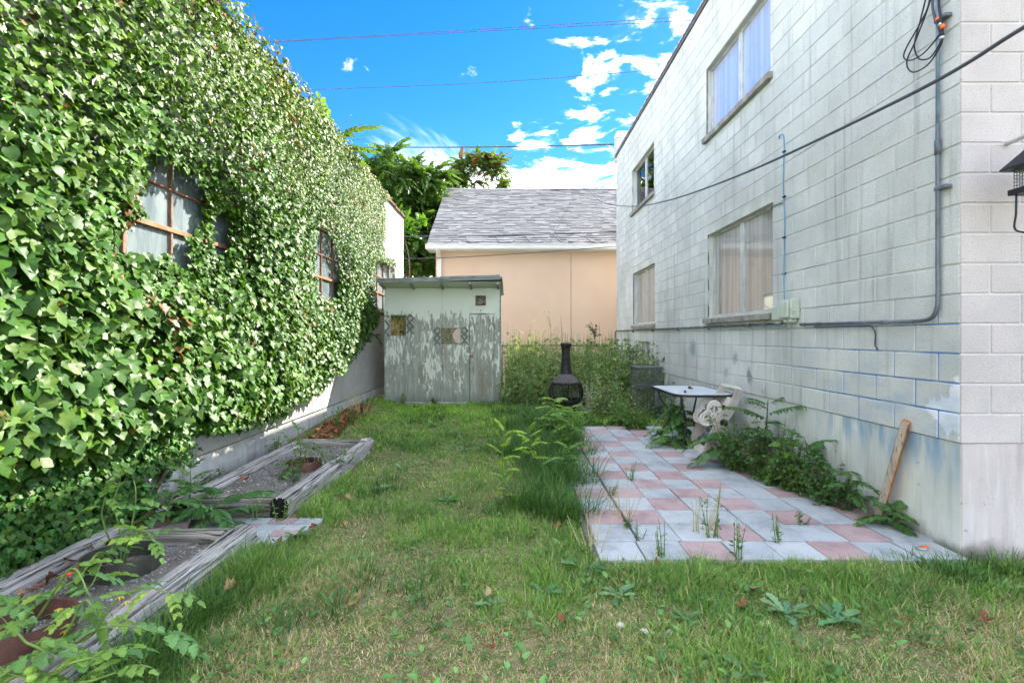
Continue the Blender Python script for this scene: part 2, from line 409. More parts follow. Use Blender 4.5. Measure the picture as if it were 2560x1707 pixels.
def mortar_mat():
    t = MT('mortar', 0.9, 0.15); p = t.pos(); X = t.xyz(p); n = t.noise(p, 3, 5); c = t.mix(t.mr(n, 0.3, 0.7), (0.46, 0.47, 0.43), (0.60, 0.60, 0.53))
    lo = t.math('MULTIPLY', t.mr(X[1], 6.6, 4.2), t.mr(X[2], 2.0, 1.45)); b = t.noise(p, 1.8, 4)
    fr = t.mr(X[1], 3.372, 3.40)
    c = t.mix(t.math('MULTIPLY', t.math('MULTIPLY', t.mr(b, 0.32, 0.5), lo), t.math('MULTIPLY', fr, 0.95)), c, (0.06, 0.20, 0.50))
    c = t.mix(t.mr(X[1], 3.40, 3.372), c, (0.56, 0.53, 0.52))
    t.base(c); t.bump(t.noise(p, 90, 4), 0.3, 0.004); return t.m
M_MORTAR = mortar_mat()
M_LMORTAR = simple('cream_mortar', (0.50, 0.49, 0.45), 0.9, 0.15, 0, 0.12, 5)
def foundation_mat(name, c1, c2, blue):
    t = MT(name, 0.9, 0.2); p = t.pos(); X = t.xyz(p); n = t.noise(p, 1.6, 6, 0.62); c = t.mix(t.mr(n, 0.3, 0.7), c1, c2)
    st = t.noise(t.map(p, (5, 5, 0.5)), 2.0, 6, 0.6); c = t.mix(t.mr(st, 0.45, 0.75, 0, 0.5), c, tuple(x * 0.55 for x in c1))
    li = t.noise(t.map(p, (6, 6, 0.7), (3, 1, 5)), 2.4, 5, 0.6); c = t.mix(t.mr(li, 0.5, 0.75, 0, 0.45), c, (0.62, 0.66, 0.64))
    if blue:
        b = t.noise(t.map(p, (2.5, 2.5, 0.6)), 2.2, 5); m = t.math('MULTIPLY', t.mr(b, 0.4, 0.62), t.math('MULTIPLY', t.mr(X[2], 0.35, 0.74), t.mr(X[1], 5.3, 4.3)))
        c = t.mix(t.math('MULTIPLY', m, 0.75), c, (0.13, 0.28, 0.44))
    d = t.noise(p, 5, 5); dirt = t.mr(t.math('ADD', X[2], t.math('MULTIPLY', d, 0.3)), 0.30, 0.14); c = t.mix(t.math('MULTIPLY', dirt, 0.75), c, (0.14, 0.12, 0.095))
    k = t.noise(p, 17, 4, 0.7); c = t.mix(t.mr(k, 0.62, 0.74, 0, 0.6), c, (0.15, 0.15, 0.14))
    t.base(c); t.bump(t.noise(p, 40, 6, 0.65), 0.4, 0.008); return t.m
M_FOUND = foundation_mat('foundation_concrete', (0.56, 0.585, 0.54), (0.70, 0.715, 0.65), True)
M_FOUNDP = foundation_mat('painted_foundation', (0.47, 0.42, 0.40), (0.54, 0.48, 0.455), False)
M_FOUNDL = foundation_mat('old_footing_concrete', (0.42, 0.42, 0.40), (0.55, 0.55, 0.52), False)
def tile_mat(name, c1, c2):
    t = MT(name, 0.85, 0.2); p = t.pos(); c = t.mix(t.rnd(), c1, c2); sp = t.noise(p, 220, 2, 0.7); c = t.mix(t.mr(sp, 0.58, 0.7, 0, 0.5), c, (0.62, 0.63, 0.63))
    s2 = t.noise(p, 260, 2, 0.6); c = t.mix(t.mr(s2, 0.40, 0.30, 0, 0.5), c, (0.10, 0.10, 0.10))
    n = t.noise(p, 3.2, 8, 0.7); c = t.mix(t.mr(n, 0.42, 0.70, 0, 0.65), c, tuple(x * 0.55 for x in c1))
    t.base(c); t.bump(sp, 0.25, 0.003); return t.m
M_TGREY = tile_mat('grey_paver', (0.385, 0.415, 0.425), (0.465, 0.49, 0.495))
M_TRED = tile_mat('red_paver', (0.40, 0.275, 0.265), (0.46, 0.345, 0.335))
def wood_mat(name, axis, c1, c2, dark, gs=9.0, spec=0.2):
    t = MT(name, 0.88, spec); p = t.pos(); sc = [gs] * 3; sc['xyz'.index(axis)] = gs * 0.05
    v = t.map(p, tuple(sc)); n = t.noise(v, 3.0, 8, 0.66, 0.2); c = t.mix(t.mr(n, 0.28, 0.72), c1, c2)
    f = t.noise(t.map(p, tuple(sc), (5, 2, 9)), 6.5, 6, 0.6); c = t.mix(t.mr(f, 0.53, 0.63, 0, 0.95), c, dark)
    b = t.noise(p, 1.5, 4); c = t.mix(t.mr(b, 0.5, 0.75, 0, 0.5), c, tuple(x * 0.62 for x in c1))
    t.base(c); t.bump(t.math('SUBTRACT', n, f), 0.7, 0.012); return t.m
M_TIMY = wood_mat('weathered_timber', 'y', (0.27, 0.25, 0.225), (0.47, 0.45, 0.42), (0.04, 0.033, 0.027))
M_TIMX = wood_mat('weathered_cross_timber', 'x', (0.22, 0.195, 0.16), (0.40, 0.365, 0.31), (0.035, 0.03, 0.024))
M_FASCIA = wood_mat('weathered_fascia', 'x', (0.19, 0.205, 0.19), (0.34, 0.36, 0.33), (0.06, 0.065, 0.06), 11)
M_RAFT = wood_mat('weathered_rafter', 'y', (0.24, 0.25, 0.20), (0.40, 0.41, 0.34), (0.10, 0.10, 0.08), 11)
M_STUD = wood_mat('fresh_sawn_wood', 'z', (0.50, 0.20, 0.055), (0.62, 0.29, 0.10), (0.20, 0.075, 0.025), 12)
M_STUDG = wood_mat('grey_sawn_wood', 'z', (0.33, 0.27, 0.21), (0.44, 0.38, 0.31), (0.2, 0.14, 0.09), 12)
M_LATT = simple('weathered_lattice', (0.15, 0.155, 0.145), 0.85, 0.2, 0, 0.3, 20)
M_CHAR = simple('rotten_end_grain', (0.018, 0.016, 0.014), 0.95, 0.1, 0, 0.5, 30, 0.6)
def peel_mat():
    t = MT('peeling_paint_plywood', 0.85, 0.2); p = t.pos(); X = t.xyz(p)
    g = t.noise(t.map(p, (9, 9, 0.7)), 3.0, 8, 0.62, 0.3); wood = t.mix(t.mr(g, 0.28, 0.72), (0.27, 0.275, 0.225), (0.43, 0.435, 0.37))
    gg = t.noise(t.map(p, (16, 16, 1.0), (4, 0, 2)), 4.0, 6, 0.6); wood = t.mix(t.mr(gg, 0.52, 0.68, 0, 0.7), wood, (0.10, 0.095, 0.08))
    br = t.noise(t.map(p, (2.0, 2.0, 0.8), (1, 3, 2)), 1.6, 4); wood = t.mix(t.mr(br, 0.5, 0.7, 0, 0.55), wood, (0.20, 0.16, 0.11))
    paint = t.mix(t.noise(p, 3, 4), (0.60, 0.63, 0.53), (0.74, 0.755, 0.655))
    m = t.noise(t.map(p, (7.5, 7.5, 1.7)), 2.6, 9, 0.72, 0.25); m2 = t.noise(t.map(p, (1.3, 1.3, 0.7), (2, 8, 1)), 1.7, 5)
    hgt = t.math('ADD', t.mr(X[2], 1.75, 2.35, 0, 0.34), t.mr(X[2], 0.95, 0.35, 0.0, -0.09))
    k = t.math('ADD', t.math('ADD', m, t.math('MULTIPLY', t.math('SUBTRACT', m2, 0.5), 0.45)), hgt)
    k = t.math('ADD', k, 0.022); msk = t.mr(k, 0.545, 0.56); c = t.mix(msk, wood, paint)
    edge = t.math('MULTIPLY', t.mr(k, 0.525, 0.545), t.mr(k, 0.56, 0.545)); c = t.mix(t.math('MULTIPLY', edge, 0.6), c, (0.12, 0.12, 0.10))
    low = t.noise(p, 3, 5); gr = t.mr(t.math('ADD', X[2], t.math('MULTIPLY', low, 0.4)), 0.62, 0.25); c = t.mix(t.math('MULTIPLY', gr, 0.6), c, (0.16, 0.19, 0.15))
    t.base(c); t.bump(t.math('ADD', t.math('MULTIPLY', msk, 0.6), t.math('MULTIPLY', g, 0.5)), 0.6, 0.006); return t.m
M_PEEL = peel_mat()
def stucco_mat():
    t = MT('peach_stucco', 0.95, 0.1); p = t.pos(); n = t.noise(p, 0.7, 4, 0.5); c = t.mix(t.mr(n, 0.3, 0.7), (0.70, 0.50, 0.365), (0.75, 0.555, 0.415))
    f = t.noise(p, 60, 4, 0.65); c = t.mix(t.mr(f, 0.4, 0.7, 0, 0.12), c, (0.5, 0.34, 0.24)); t.base(c); t.bump(f, 0.35, 0.01); return t.m
M_STUCCO = stucco_mat()
def shingle_mat(name, isl):
    t = MT(name, 0.95, 0.1); p = t.pos(); r = t.isl() if isl else t.rnd()
    c = t.mix(r, (0.14, 0.14, 0.145), (0.25, 0.25, 0.25)); n = t.noise(p, 60, 2, 0.6); c = t.mix(t.mr(n, 0.4, 0.7, 0, 0.25), c, (0.2, 0.2, 0.21)); t.base(c); t.bump(t.noise(p, 90, 3), 0.3, 0.004); return t.m
M_SHING = shingle_mat('asphalt_shingle', False); M_SHINGS = shingle_mat('asphalt_shingle_far', True)
M_WHITE = simple('white_painted_metal', (0.72, 0.70, 0.66), 0.5, 0.4, 0, 0.06, 4)
M_FLASH = simple('roof_edge_metal', (0.10, 0.085, 0.075), 0.6, 0.4, 0.2, 0.3, 8)
M_FLASHL = simple('pale_edge_strip', (0.42, 0.46, 0.50), 0.45, 0.5, 0.3, 0.2, 8)
M_ALU = simple('aluminium_frame', (0.50, 0.51, 0.49), 0.42, 0.5, 0.35, 0.2, 7)
M_SILL = simple('concrete_sill', (0.30, 0.29, 0.25), 0.92, 0.15, 0, 0.35, 9, 0.5)
M_CURT = simple('pale_blind', (0.85, 0.82, 0.74), 0.9, 0.1, 0, 0.08, 1.2)
M_CURTB = simple('lavender_blind', (0.74, 0.78, 0.88), 0.9, 0.1, 0, 0.05, 1.2)
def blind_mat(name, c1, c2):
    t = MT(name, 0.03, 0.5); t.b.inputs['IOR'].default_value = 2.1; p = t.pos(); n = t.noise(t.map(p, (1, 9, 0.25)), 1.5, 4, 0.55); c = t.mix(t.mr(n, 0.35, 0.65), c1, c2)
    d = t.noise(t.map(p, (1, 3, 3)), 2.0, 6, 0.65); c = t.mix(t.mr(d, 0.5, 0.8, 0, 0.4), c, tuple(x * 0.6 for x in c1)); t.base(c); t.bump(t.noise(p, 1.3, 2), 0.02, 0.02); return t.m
M_BLIND = blind_mat('glass_over_pale_blind', (0.27, 0.265, 0.245), (0.42, 0.40, 0.355))
M_SKYPANE = blind_mat('pale_privacy_film', (0.34, 0.39, 0.53), (0.42, 0.465, 0.60))  # pale sky reflection is painted into the opaque pane colour
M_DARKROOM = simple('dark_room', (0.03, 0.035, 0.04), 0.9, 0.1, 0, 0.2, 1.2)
def glass_mat(name, tint, gloss=0.12, rough=0.01):
    t = MT(name); N = t.N; tr = N.new('ShaderNodeBsdfTransparent'); tr.inputs[0].default_value = (*tint, 1)
    gl = N.new('ShaderNodeBsdfGlossy'); gl.inputs['Roughness'].default_value = rough
    fr = N.new('ShaderNodeFresnel'); fr.inputs[0].default_value = 1.6
    nz = t.noise(t.pos(), 2.0, 2); bp = N.new('ShaderNodeBump'); bp.inputs['Strength'].default_value = 0.04; t.L.new(nz, bp.inputs['Height']); t.L.new(bp.outputs[0], gl.inputs['Normal'])
    f = t.math('ADD', t.math('MULTIPLY', fr.outputs[0], 1.0), gloss)
    mx = N.new('ShaderNodeMixShader'); t.L.new(f, mx.inputs[0]); t.L.new(tr.outputs[0], mx.inputs[1]); t.L.new(gl.outputs[0], mx.inputs[2]); t.L.new(mx.outputs[0], t.out.inputs[0]); return t.m
M_GLASS = glass_mat('window_glass', (0.93, 0.96, 0.96), 0.03)
def dirty_glass():
    t = MT('dirty_wire_glass', 0.22, 0.6); p = t.pos(); n = t.noise(t.map(p, (1, 3, 0.7)), 1.8, 5, 0.6); c = t.mix(t.mr(n, 0.3, 0.7), (0.10, 0.13, 0.14), (0.17, 0.205, 0.205))
    s = t.noise(t.map(p, (1, 14, 0.8), (2, 2, 2)), 1.6, 4); c = t.mix(t.mr(s, 0.55, 0.75, 0, 0.5), c, (0.27, 0.30, 0.30)); t.base(c)
    t.L.new(t.mr(n, 0.3, 0.7, 0.12, 0.4), t.b.inputs['Roughness']); return t.m
M_DGLASS = dirty_glass()
M_RUST = simple('rusty_steel', (0.27, 0.135, 0.075), 0.8, 0.25, 0.1, 0.4, 14, 0.3)
M_RUSTD = simple('old_steel', (0.20, 0.125, 0.085), 0.75, 0.3, 0.2, 0.45, 14, 0.3)
M_COPE = simple('clay_coping', (0.13, 0.075, 0.05), 0.85, 0.2, 0, 0.5, 6, 0.4)
M_CONDUIT = simple('blue_grey_conduit', (0.20, 0.27, 0.34), 0.45, 0.5, 0.3, 0.3, 7, 0.1)
M_CONDUITD = simple('grey_conduit', (0.12, 0.14, 0.155), 0.5, 0.5, 0.2, 0.3, 7, 0.1)
M_BLACK = simple('black_rubber', (0.014, 0.014, 0.016), 0.5, 0.4, 0, 0.3, 20)
M_CABLE = simple('grey_cable', (0.07, 0.075, 0.085), 0.55, 0.4, 0, 0.2, 5)
M_BLUEWIRE = simple('blue_wire', (0.10, 0.30, 0.44), 0.5, 0.4, 0, 0.2, 9)
M_BOXG = simple('pale_green_box', (0.46, 0.52, 0.43), 0.55, 0.35, 0, 0.10, 9)
M_ORANGE = simple('orange_tape', (0.75, 0.16, 0.04), 0.6, 0.3, 0, 0.15, 9)
M_IRON = simple('cast_iron', (0.030, 0.028, 0.027), 0.6, 0.4, 0.4, 0.4, 22, 0.3)
M_IRONG = simple('ashy_iron', (0.095, 0.088, 0.088), 0.75, 0.3, 0.2, 0.5, 26, 0.4)
M_TABLE = MT('frosted_table_glass', 0.25, 0.7).base((0.68, 0.74, 0.78)).m
M_STEEL = simple('dark_steel_tube', (0.035, 0.033, 0.032), 0.45, 0.5, 0.3, 0.3, 9)
M_CART = simple('taupe_plastic', (0.42, 0.375, 0.325), 0.55, 0.35, 0, 0.14, 6)
M_CARTL = simple('bleached_plastic', (0.64, 0.60, 0.53), 0.55, 0.35, 0, 0.10, 6)
M_WIRE = simple('galvanised_wire', (0.16, 0.165, 0.16), 0.55, 0.5, 0.5, 0.3, 12)
M_LIDG = simple('dark_grey_sheet', (0.10, 0.11, 0.12), 0.6, 0.4, 0.2, 0.3, 9)
M_RING1 = simple('grey_green_plastic', (0.06, 0.06, 0.045), 0.5, 0.4, 0, 0.3, 8)
M_RING2 = simple('brown_plastic', (0.13, 0.058, 0.045), 0.45, 0.45, 0, 0.35, 8)
M_STEM = simple('green_stem', (0.14, 0.22, 0.05), 0.6, 0.3, 0, 0.25, 14)
M_STEMB = simple('brown_stem', (0.115, 0.085, 0.055), 0.9, 0.15, 0, 0.4, 18, 0.4)
M_STEMD = simple('straw_stem', (0.50, 0.42, 0.22), 0.8, 0.2, 0, 0.2, 18)
M_BARK = simple('grey_bark', (0.16, 0.135, 0.105), 0.95, 0.1, 0, 0.4, 14, 0.6)
M_TOMG = simple('green_tomato', (0.27, 0.42, 0.06), 0.25, 0.5, 0, 0.15, 20)
M_TOMR = simple('red_tomato', (0.65, 0.05, 0.02), 0.25, 0.5, 0, 0.15, 20)
M_YEL = simple('yellow_petal', (0.80, 0.58, 0.03), 0.6, 0.3, 0, 0.1, 20)
M_STONE = simple('pale_stone', (0.50, 0.47, 0.42), 0.85, 0.2, 0, 0.2, 20, 0.3)
M_STONES = leaf_mat('bed_pebbles', 0.8, 0.25, 0.0)
M_CAN = simple('crushed_can_metal', (0.55, 0.57, 0.58), 0.3, 0.6, 0.8, 0.2, 30, 0.3)
def ground_mat():
    t = MT('soil_and_thatch', 0.98, 0.1); p = t.pos(); n = t.noise(p, 2.0, 6, 0.62); c = t.mix(t.mr(n, 0.3, 0.7), (0.13, 0.11, 0.06), (0.28, 0.23, 0.125))
    s = t.noise(t.map(p, (1, 1, 1), (4, 4, 0)), 45, 4, 0.7); c = t.mix(t.mr(s, 0.45, 0.7, 0, 0.7), c, (0.34, 0.28, 0.16)); g = t.noise(p, 14, 4, 0.6); c = t.mix(t.mr(g, 0.42, 0.62, 0, 0.8), c, (0.085, 0.135, 0.035))
    t.base(c); t.bump(s, 0.6, 0.02); return t.m
M_GROUND = ground_mat()
def soil_mat():
    t = MT('gravelly_soil', 0.95, 0.12); p = t.pos(); n = t.noise(p, 7, 6, 0.65); c = t.mix(t.mr(n, 0.3, 0.7), (0.10, 0.09, 0.075), (0.20, 0.185, 0.16))
    v = t.voro(p, 75); c = t.mix(t.mr(v.outputs['Distance'], 0.45, 0.2, 0, 0.75), c, t.mix(0.4, (0.27, 0.26, 0.245), v.outputs['Color'], 'MULTIPLY')); t.base(c); t.bump(v.outputs['Distance'], -0.6, 0.012); return t.m
M_SOIL = soil_mat()
def leaf_refl_mat():  # ivy reflection with an amber patch, painted into the pane colour
    t = MT('leaf_print_window_film', 0.25, 0.5); p = t.pos(); v = t.voro(t.map(p, (22, 22, 11)), 1.6); n = t.noise(t.map(p, (3, 3, 1.6)), 9, 4, 0.65)
    X = t.xyz(p); c = t.mix(t.mr(n, 0.36, 0.62), (0.02, 0.024, 0.008), (0.20, 0.17, 0.05)); c = t.mix(t.mr(v.outputs['Distance'], 0.1, 0.45, 0.6, 0), c, (0.11, 0.10, 0.03))
    am = t.math('MULTIPLY', t.mr(X[0], -2.335, -2.35), t.mr(t.math('ADD', X[2], t.math('MULTIPLY', n, 0.12)), 1.93, 1.86)); c = t.mix(t.math('MULTIPLY', am, 0.75), c, t.mix(t.mr(n, 0.35, 0.65), (0.16, 0.11, 0.035), (0.42, 0.32, 0.13)))
    t.base(c); return t.m
M_LEAFREFL = leaf_refl_mat()

# ================================================================ ground
def build_ground():
    xs = np.concatenate((np.linspace(-300, -12, 14), np.linspace(-10, -4, 10), np.linspace(-3.8, 5, 89), np.linspace(5.4, 12, 10), np.linspace(16, 300, 14)))
    ys = np.concatenate((np.linspace(-60, -3, 10), np.linspace(-2, 12, 141), np.linspace(12.4, 22, 24), np.linspace(25, 800, 24)))
    X, Y = np.meshgrid(xs, ys); Z = gz(X, Y); V = np.stack((X, Y, Z), -1).reshape(-1, 3); n = len(xs)
    i, j = np.meshgrid(np.arange(len(ys) - 1), np.arange(n - 1), indexing='ij'); a = (i * n + j).ravel()
    o = obj('ground', mesh_np('ground', V, np.stack((a, a + 1, a + n + 1, a + n), 1), None, M_GROUND, True)); o['kind'] = 'structure'
build_ground()

# ================================================================ block walls
_bm = {}
def block_mesh(lx, ly, lz, mat, b=0.006):
    k = (round(lx, 3), round(ly, 3), round(lz, 3), mat.name)
    if k not in _bm:
        V, Fc = bevel_box(lx, ly, lz, b); me = bpy.data.meshes.new('block'); me.from_pydata(V, [], Fc); me.materials.append(mat); _bm[k] = me
    return _bm[k]
def split(a, b, cuts):
    """part of [a,b] outside the intervals in cuts"""
    segs = [(a, b)]
    for c0, c1 in cuts:
        n = []
        for s, e in segs:
            if c1 <= s or c0 >= e: n.append((s, e)); continue
            if c0 > s: n.append((s, c0))
            if c1 < e: n.append((c1, e))
        segs = n
    return [(s, e) for s, e in segs if e - s > 0.03]
def core_boxes(mb, axis_x0, axis_x1, y0, y1, z0, z1, holes):
    ys = sorted({y0, y1, *[h[0] for h in holes], *[h[1] for h in holes]})
    for a, b in zip(ys[:-1], ys[1:]):
        hz = [(h[2], h[3]) for h in holes if h[0] < (a + b) / 2 < h[1]]
        for s, e in split(z0, z1, hz): mb.box(axis_x0, axis_x1, a, b, s, e)
CH, CL = 0.2032, 0.4064
# ---- right building
RY0, RY1, RZ0, RTOP = 3.37, 14.37, 0.78, 0.78 + 29 * CH
RW = [(5.80, 7.72, 1.80, 3.07), (10.55, 12.42, 1.80, 3.07), (5.85, 7.77, 4.60, 5.65), (10.60, 12.50, 4.60, 5.65), (10.95, 11.55, 0.83, 1.40)]
def right_building():
    T = thing('block_building', 'two storey grey concrete block building with sliding windows on the right', 'building', (4.5, 8.8, 0))
    mb = MB(); core_boxes(mb, WR + 0.0065, WR + 0.30, RY0 + 0.0075, RY1, RZ0, RTOP, RW)
    mb.box(WR + 0.301, 9.0, RY0 + 0.0075, RY0 + 0.35, RZ0, RTOP); mb.box(WR + 0.301, 9.0, RY1 - 0.2, RY1, RZ0, RTOP); mb.box(WR + 0.301, 9.0, RY0 + 0.351, RY1 - 0.201, RTOP - 0.25, RTOP - 0.05)
    place('mortar_bed', mb, M_MORTAR, T)
    items = []
    for i in range(29):
        z0 = RZ0 + i * CH; z1 = z0 + CH - 0.010
        y = RY0 + 0.016; first = 0.19 if i % 2 == 0 else 0.39
        edges = [y] + [RY0 + first + k * CL for k in range(0, 28) if RY0 + first + k * CL < RY1 - 0.05] + [RY1]
        for a, b in zip(edges[:-1], edges[1:]):
            hh = [(h[0], h[1]) for h in RW if h[2] < z1 - 0.03 and h[3] > z0 + 0.03]
            for s, e in split(a, b - 0.010, hh):
                items.append((WR, s, e, z0, z1, 'side'))
        x = WR; first = 0.41 if i % 2 == 0 else 0.205
        xe = [x] + [WR + first + k * CL for k in range(14)]
        for a, b in zip(xe[:-1], xe[1:]): items.append((a, RY0, b - 0.010, z0, z1, 'front'))
    def size(it):
        x, a, b, z0, z1, k = it
        if k == 'side':
            ym = (a + b) / 2; px0 = WR / a * F; px1 = WR / b * F; y0 = abs((CAMZ - (z0 + z1) / 2)) / ym * F
            vis = px1 < 1290 and (CAMZ - (z0 + z1) / 2) / ym * F > -850
            return (px0 - px1) * (CH / ym * F) * (1 if vis else 0)
        vis = x / RY0 * F < 1283 and (CAMZ - (z0 + z1) / 2) / RY0 * F > -845
        return 1e6 if vis else 0
    items.sort(key=size, reverse=True); rest = MB(); restf = MB()
    rr = random.Random(3)
    for n, it in enumerate(items):
        x, a, b, z0, z1, k = it
        if n < 300:
            dz = rr.uniform(-0.0012, 0.0012)
            if k == 'side': obj('block', block_mesh(0.03, b - a, z1 - z0, M_BLOCK), T, (WR + 0.015 + dz, (a + b) / 2, (z0 + z1) / 2))
            else: obj('block', block_mesh(b - x, 0.014, z1 - z0, M_PINK), T, ((x + b) / 2, RY0 + 0.007 + dz * 0.5, (z0 + z1) / 2))
        elif k == 'side': rest.bbox(WR, WR + 0.03, a, b, z0, z1, 0.006)
        else: restf.bbox(x, b, RY0, RY0 + 0.014, z0, z1, 0.006)
    place('far_blocks', rest, M_BLOCKS, T)['kind'] = 'stuff'
    if restf.v: place('unseen_blocks', restf, M_PINK, T)['kind'] = 'stuff'
    # foundation with form-board seams
    mb = MB(); ys = [RY0 + 0.014, 4.72, 7.2, 9.7, 12.1, RY1]
    for a, b in zip(ys[:-1], ys[1:]): mb.bbox(WR + 0.012, WR + 0.25, a, b - 0.006, -0.4, RZ0 - 0.004, 0.004)
    place('foundation', mb, M_FOUND, T)
    place('front_foundation', MB().bbox(WR + 0.0135, 9.0, RY0 + 0.008, RY0 + 0.25, -0.4, RZ0 - 0.002, 0.005), M_FOUNDP, T)
    # roof edge
    place('roof_edge', MB().box(WR - 0.02, WR + 0.2, RY0 - 0.02, RY1 + 0.1, RTOP + 0.002, RTOP + 0.07), M_FLASH, T)
    place('roof_edge_strip', MB().box(WR - 0.035, WR + 0.22, RY0 - 0.035, RY1 + 0.11, RTOP + 0.072, RTOP + 0.10), M_FLASHL, T)
    rv = MB(); y = RY0 + 0.2
    while y < RY1: rv.box(WR - 0.041, WR - 0.0355, y, y + 0.016, RTOP + 0.078, RTOP + 0.094); y += 0.3
    place('roof_edge_rivets', rv, M_FLASH, T)['kind'] = 'stuff'
    mb = MB(); 
    for k in range(4): mb.bbox(WR + 0.02, WR + 0.42, RY1 + 0.02, RY1 + 0.40, RTOP - 0.05 + k * 0.205, RTOP + 0.145 + k * 0.205, 0.008)
    place('parapet_pier', mb, M_BLOCKS, T)
    place('pier_flashing', MB().box(WR + 0.004, WR + 0.25, RY1 + 0.01, RY1 + 0.44, RTOP + 0.10, RTOP + 0.42), M_FLASHL, T)
    for wi, (a, b, z0, z1) in enumerate(RW[:4]):
        X = WR + 0.085; fw = 0.035; mid = (a + b) / 2
        f = MB(); f.bbox(X, X + 0.05, a, a + fw, z0, z1, 0.003); f.bbox(X, X + 0.05, b - fw, b, z0, z1, 0.003)
        f.bbox(X, X + 0.05, a + fw, b - fw, z1 - fw, z1, 0.003); f.bbox(X, X + 0.05, a + fw, b - fw, z0, z0 + fw, 0.003)
        f.bbox(X - 0.008, X + 0.04, mid - 0.026, mid + 0.026, z0 + fw, z1 - fw, 0.003)
        f.bbox(X - 0.004, X + 0.03, mid - 0.075, mid - 0.03, z0 + fw, z1 - fw, 0.003)
        f.bbox(X - 0.014, X - 0.001, a + 0.002, b - 0.002, z1 - 0.018, z1 - 0.002, 0.002)
        w = place('window', f, M_ALU, T)
        place('pane', MB().box(X + 0.018, X + 0.022, a + fw, mid - 0.03, z0 + fw, z1 - fw), (M_BLIND, M_BLIND, M_SKYPANE, M_GLASS)[wi], w)
        place('pane', MB().box(X + 0.024, X + 0.028, mid - 0.03, b - fw, z0 + fw, z1 - fw), (M_BLIND, M_BLIND, M_SKYPANE, M_GLASS)[wi], w)
        cm = (M_CURT, M_CURT, M_CURTB, M_DARKROOM)[wi]
        c = MB(); n = 46
        V = []; 
        for k in range(n + 1):
            yy = a + (b - a) * k / n; xx = X + 0.052 + 0.006 * math.sin(k * 1.9) + 0.003 * math.sin(k * 0.7)
            V += [(xx, yy, z0 - 0.02), (xx, yy, z1 + 0.02)]
        c.add(V, [(2 * k, 2 * k + 2, 2 * k + 3, 2 * k + 1) for k in range(n)]); place('curtain', c, cm, w)
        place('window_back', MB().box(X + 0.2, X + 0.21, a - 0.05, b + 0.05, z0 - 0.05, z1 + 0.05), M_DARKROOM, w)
        k = a - 0.06; e = b + 0.05; nb = 6; st = (e - k) / nb
        for q in range(nb):                      # sloping sill of single concrete blocks
            y0, y1 = k + q * st, k + (q + 1) * st - 0.006; d = rr.uniform(-0.004, 0.004); s = MB()
            s.prism([(WR - 0.055 + d, z0 - 0.095), (WR + 0.01, z0 - 0.10), (WR + 0.12, z0 - 0.06), (WR + 0.12, z0 - 0.002), (WR + 0.08, z0 - 0.002), (WR - 0.06 + d, z0 - 0.028)], 'y', y0, y1)
            place('sill_block', s, M_SILL, w)
    a, b, z0, z1 = RW[4]; f = MB(); X = WR + 0.10
    for q in range(9): f.bar((X, a + 0.03, z0 + 0.05 + q * 0.058), (X, b - 0.03, z0 + 0.05 + q * 0.058), 0.05, 0.008, (0.5, 0, 0.8))
    f.bbox(X - 0.02, X + 0.02, a, a + 0.03, z0, z1, 0.003); f.bbox(X - 0.02, X + 0.02, b - 0.03, b, z0, z1, 0.003); f.bbox(X - 0.02, X + 0.02, a + 0.03, b - 0.03, z1 - 0.03, z1, 0.003); f.box(X + 0.04, X + 0.05, a, b, z0, z1)
    place('louvre_vent', f, M_WHITE, T)
    return T
RB = right_building()

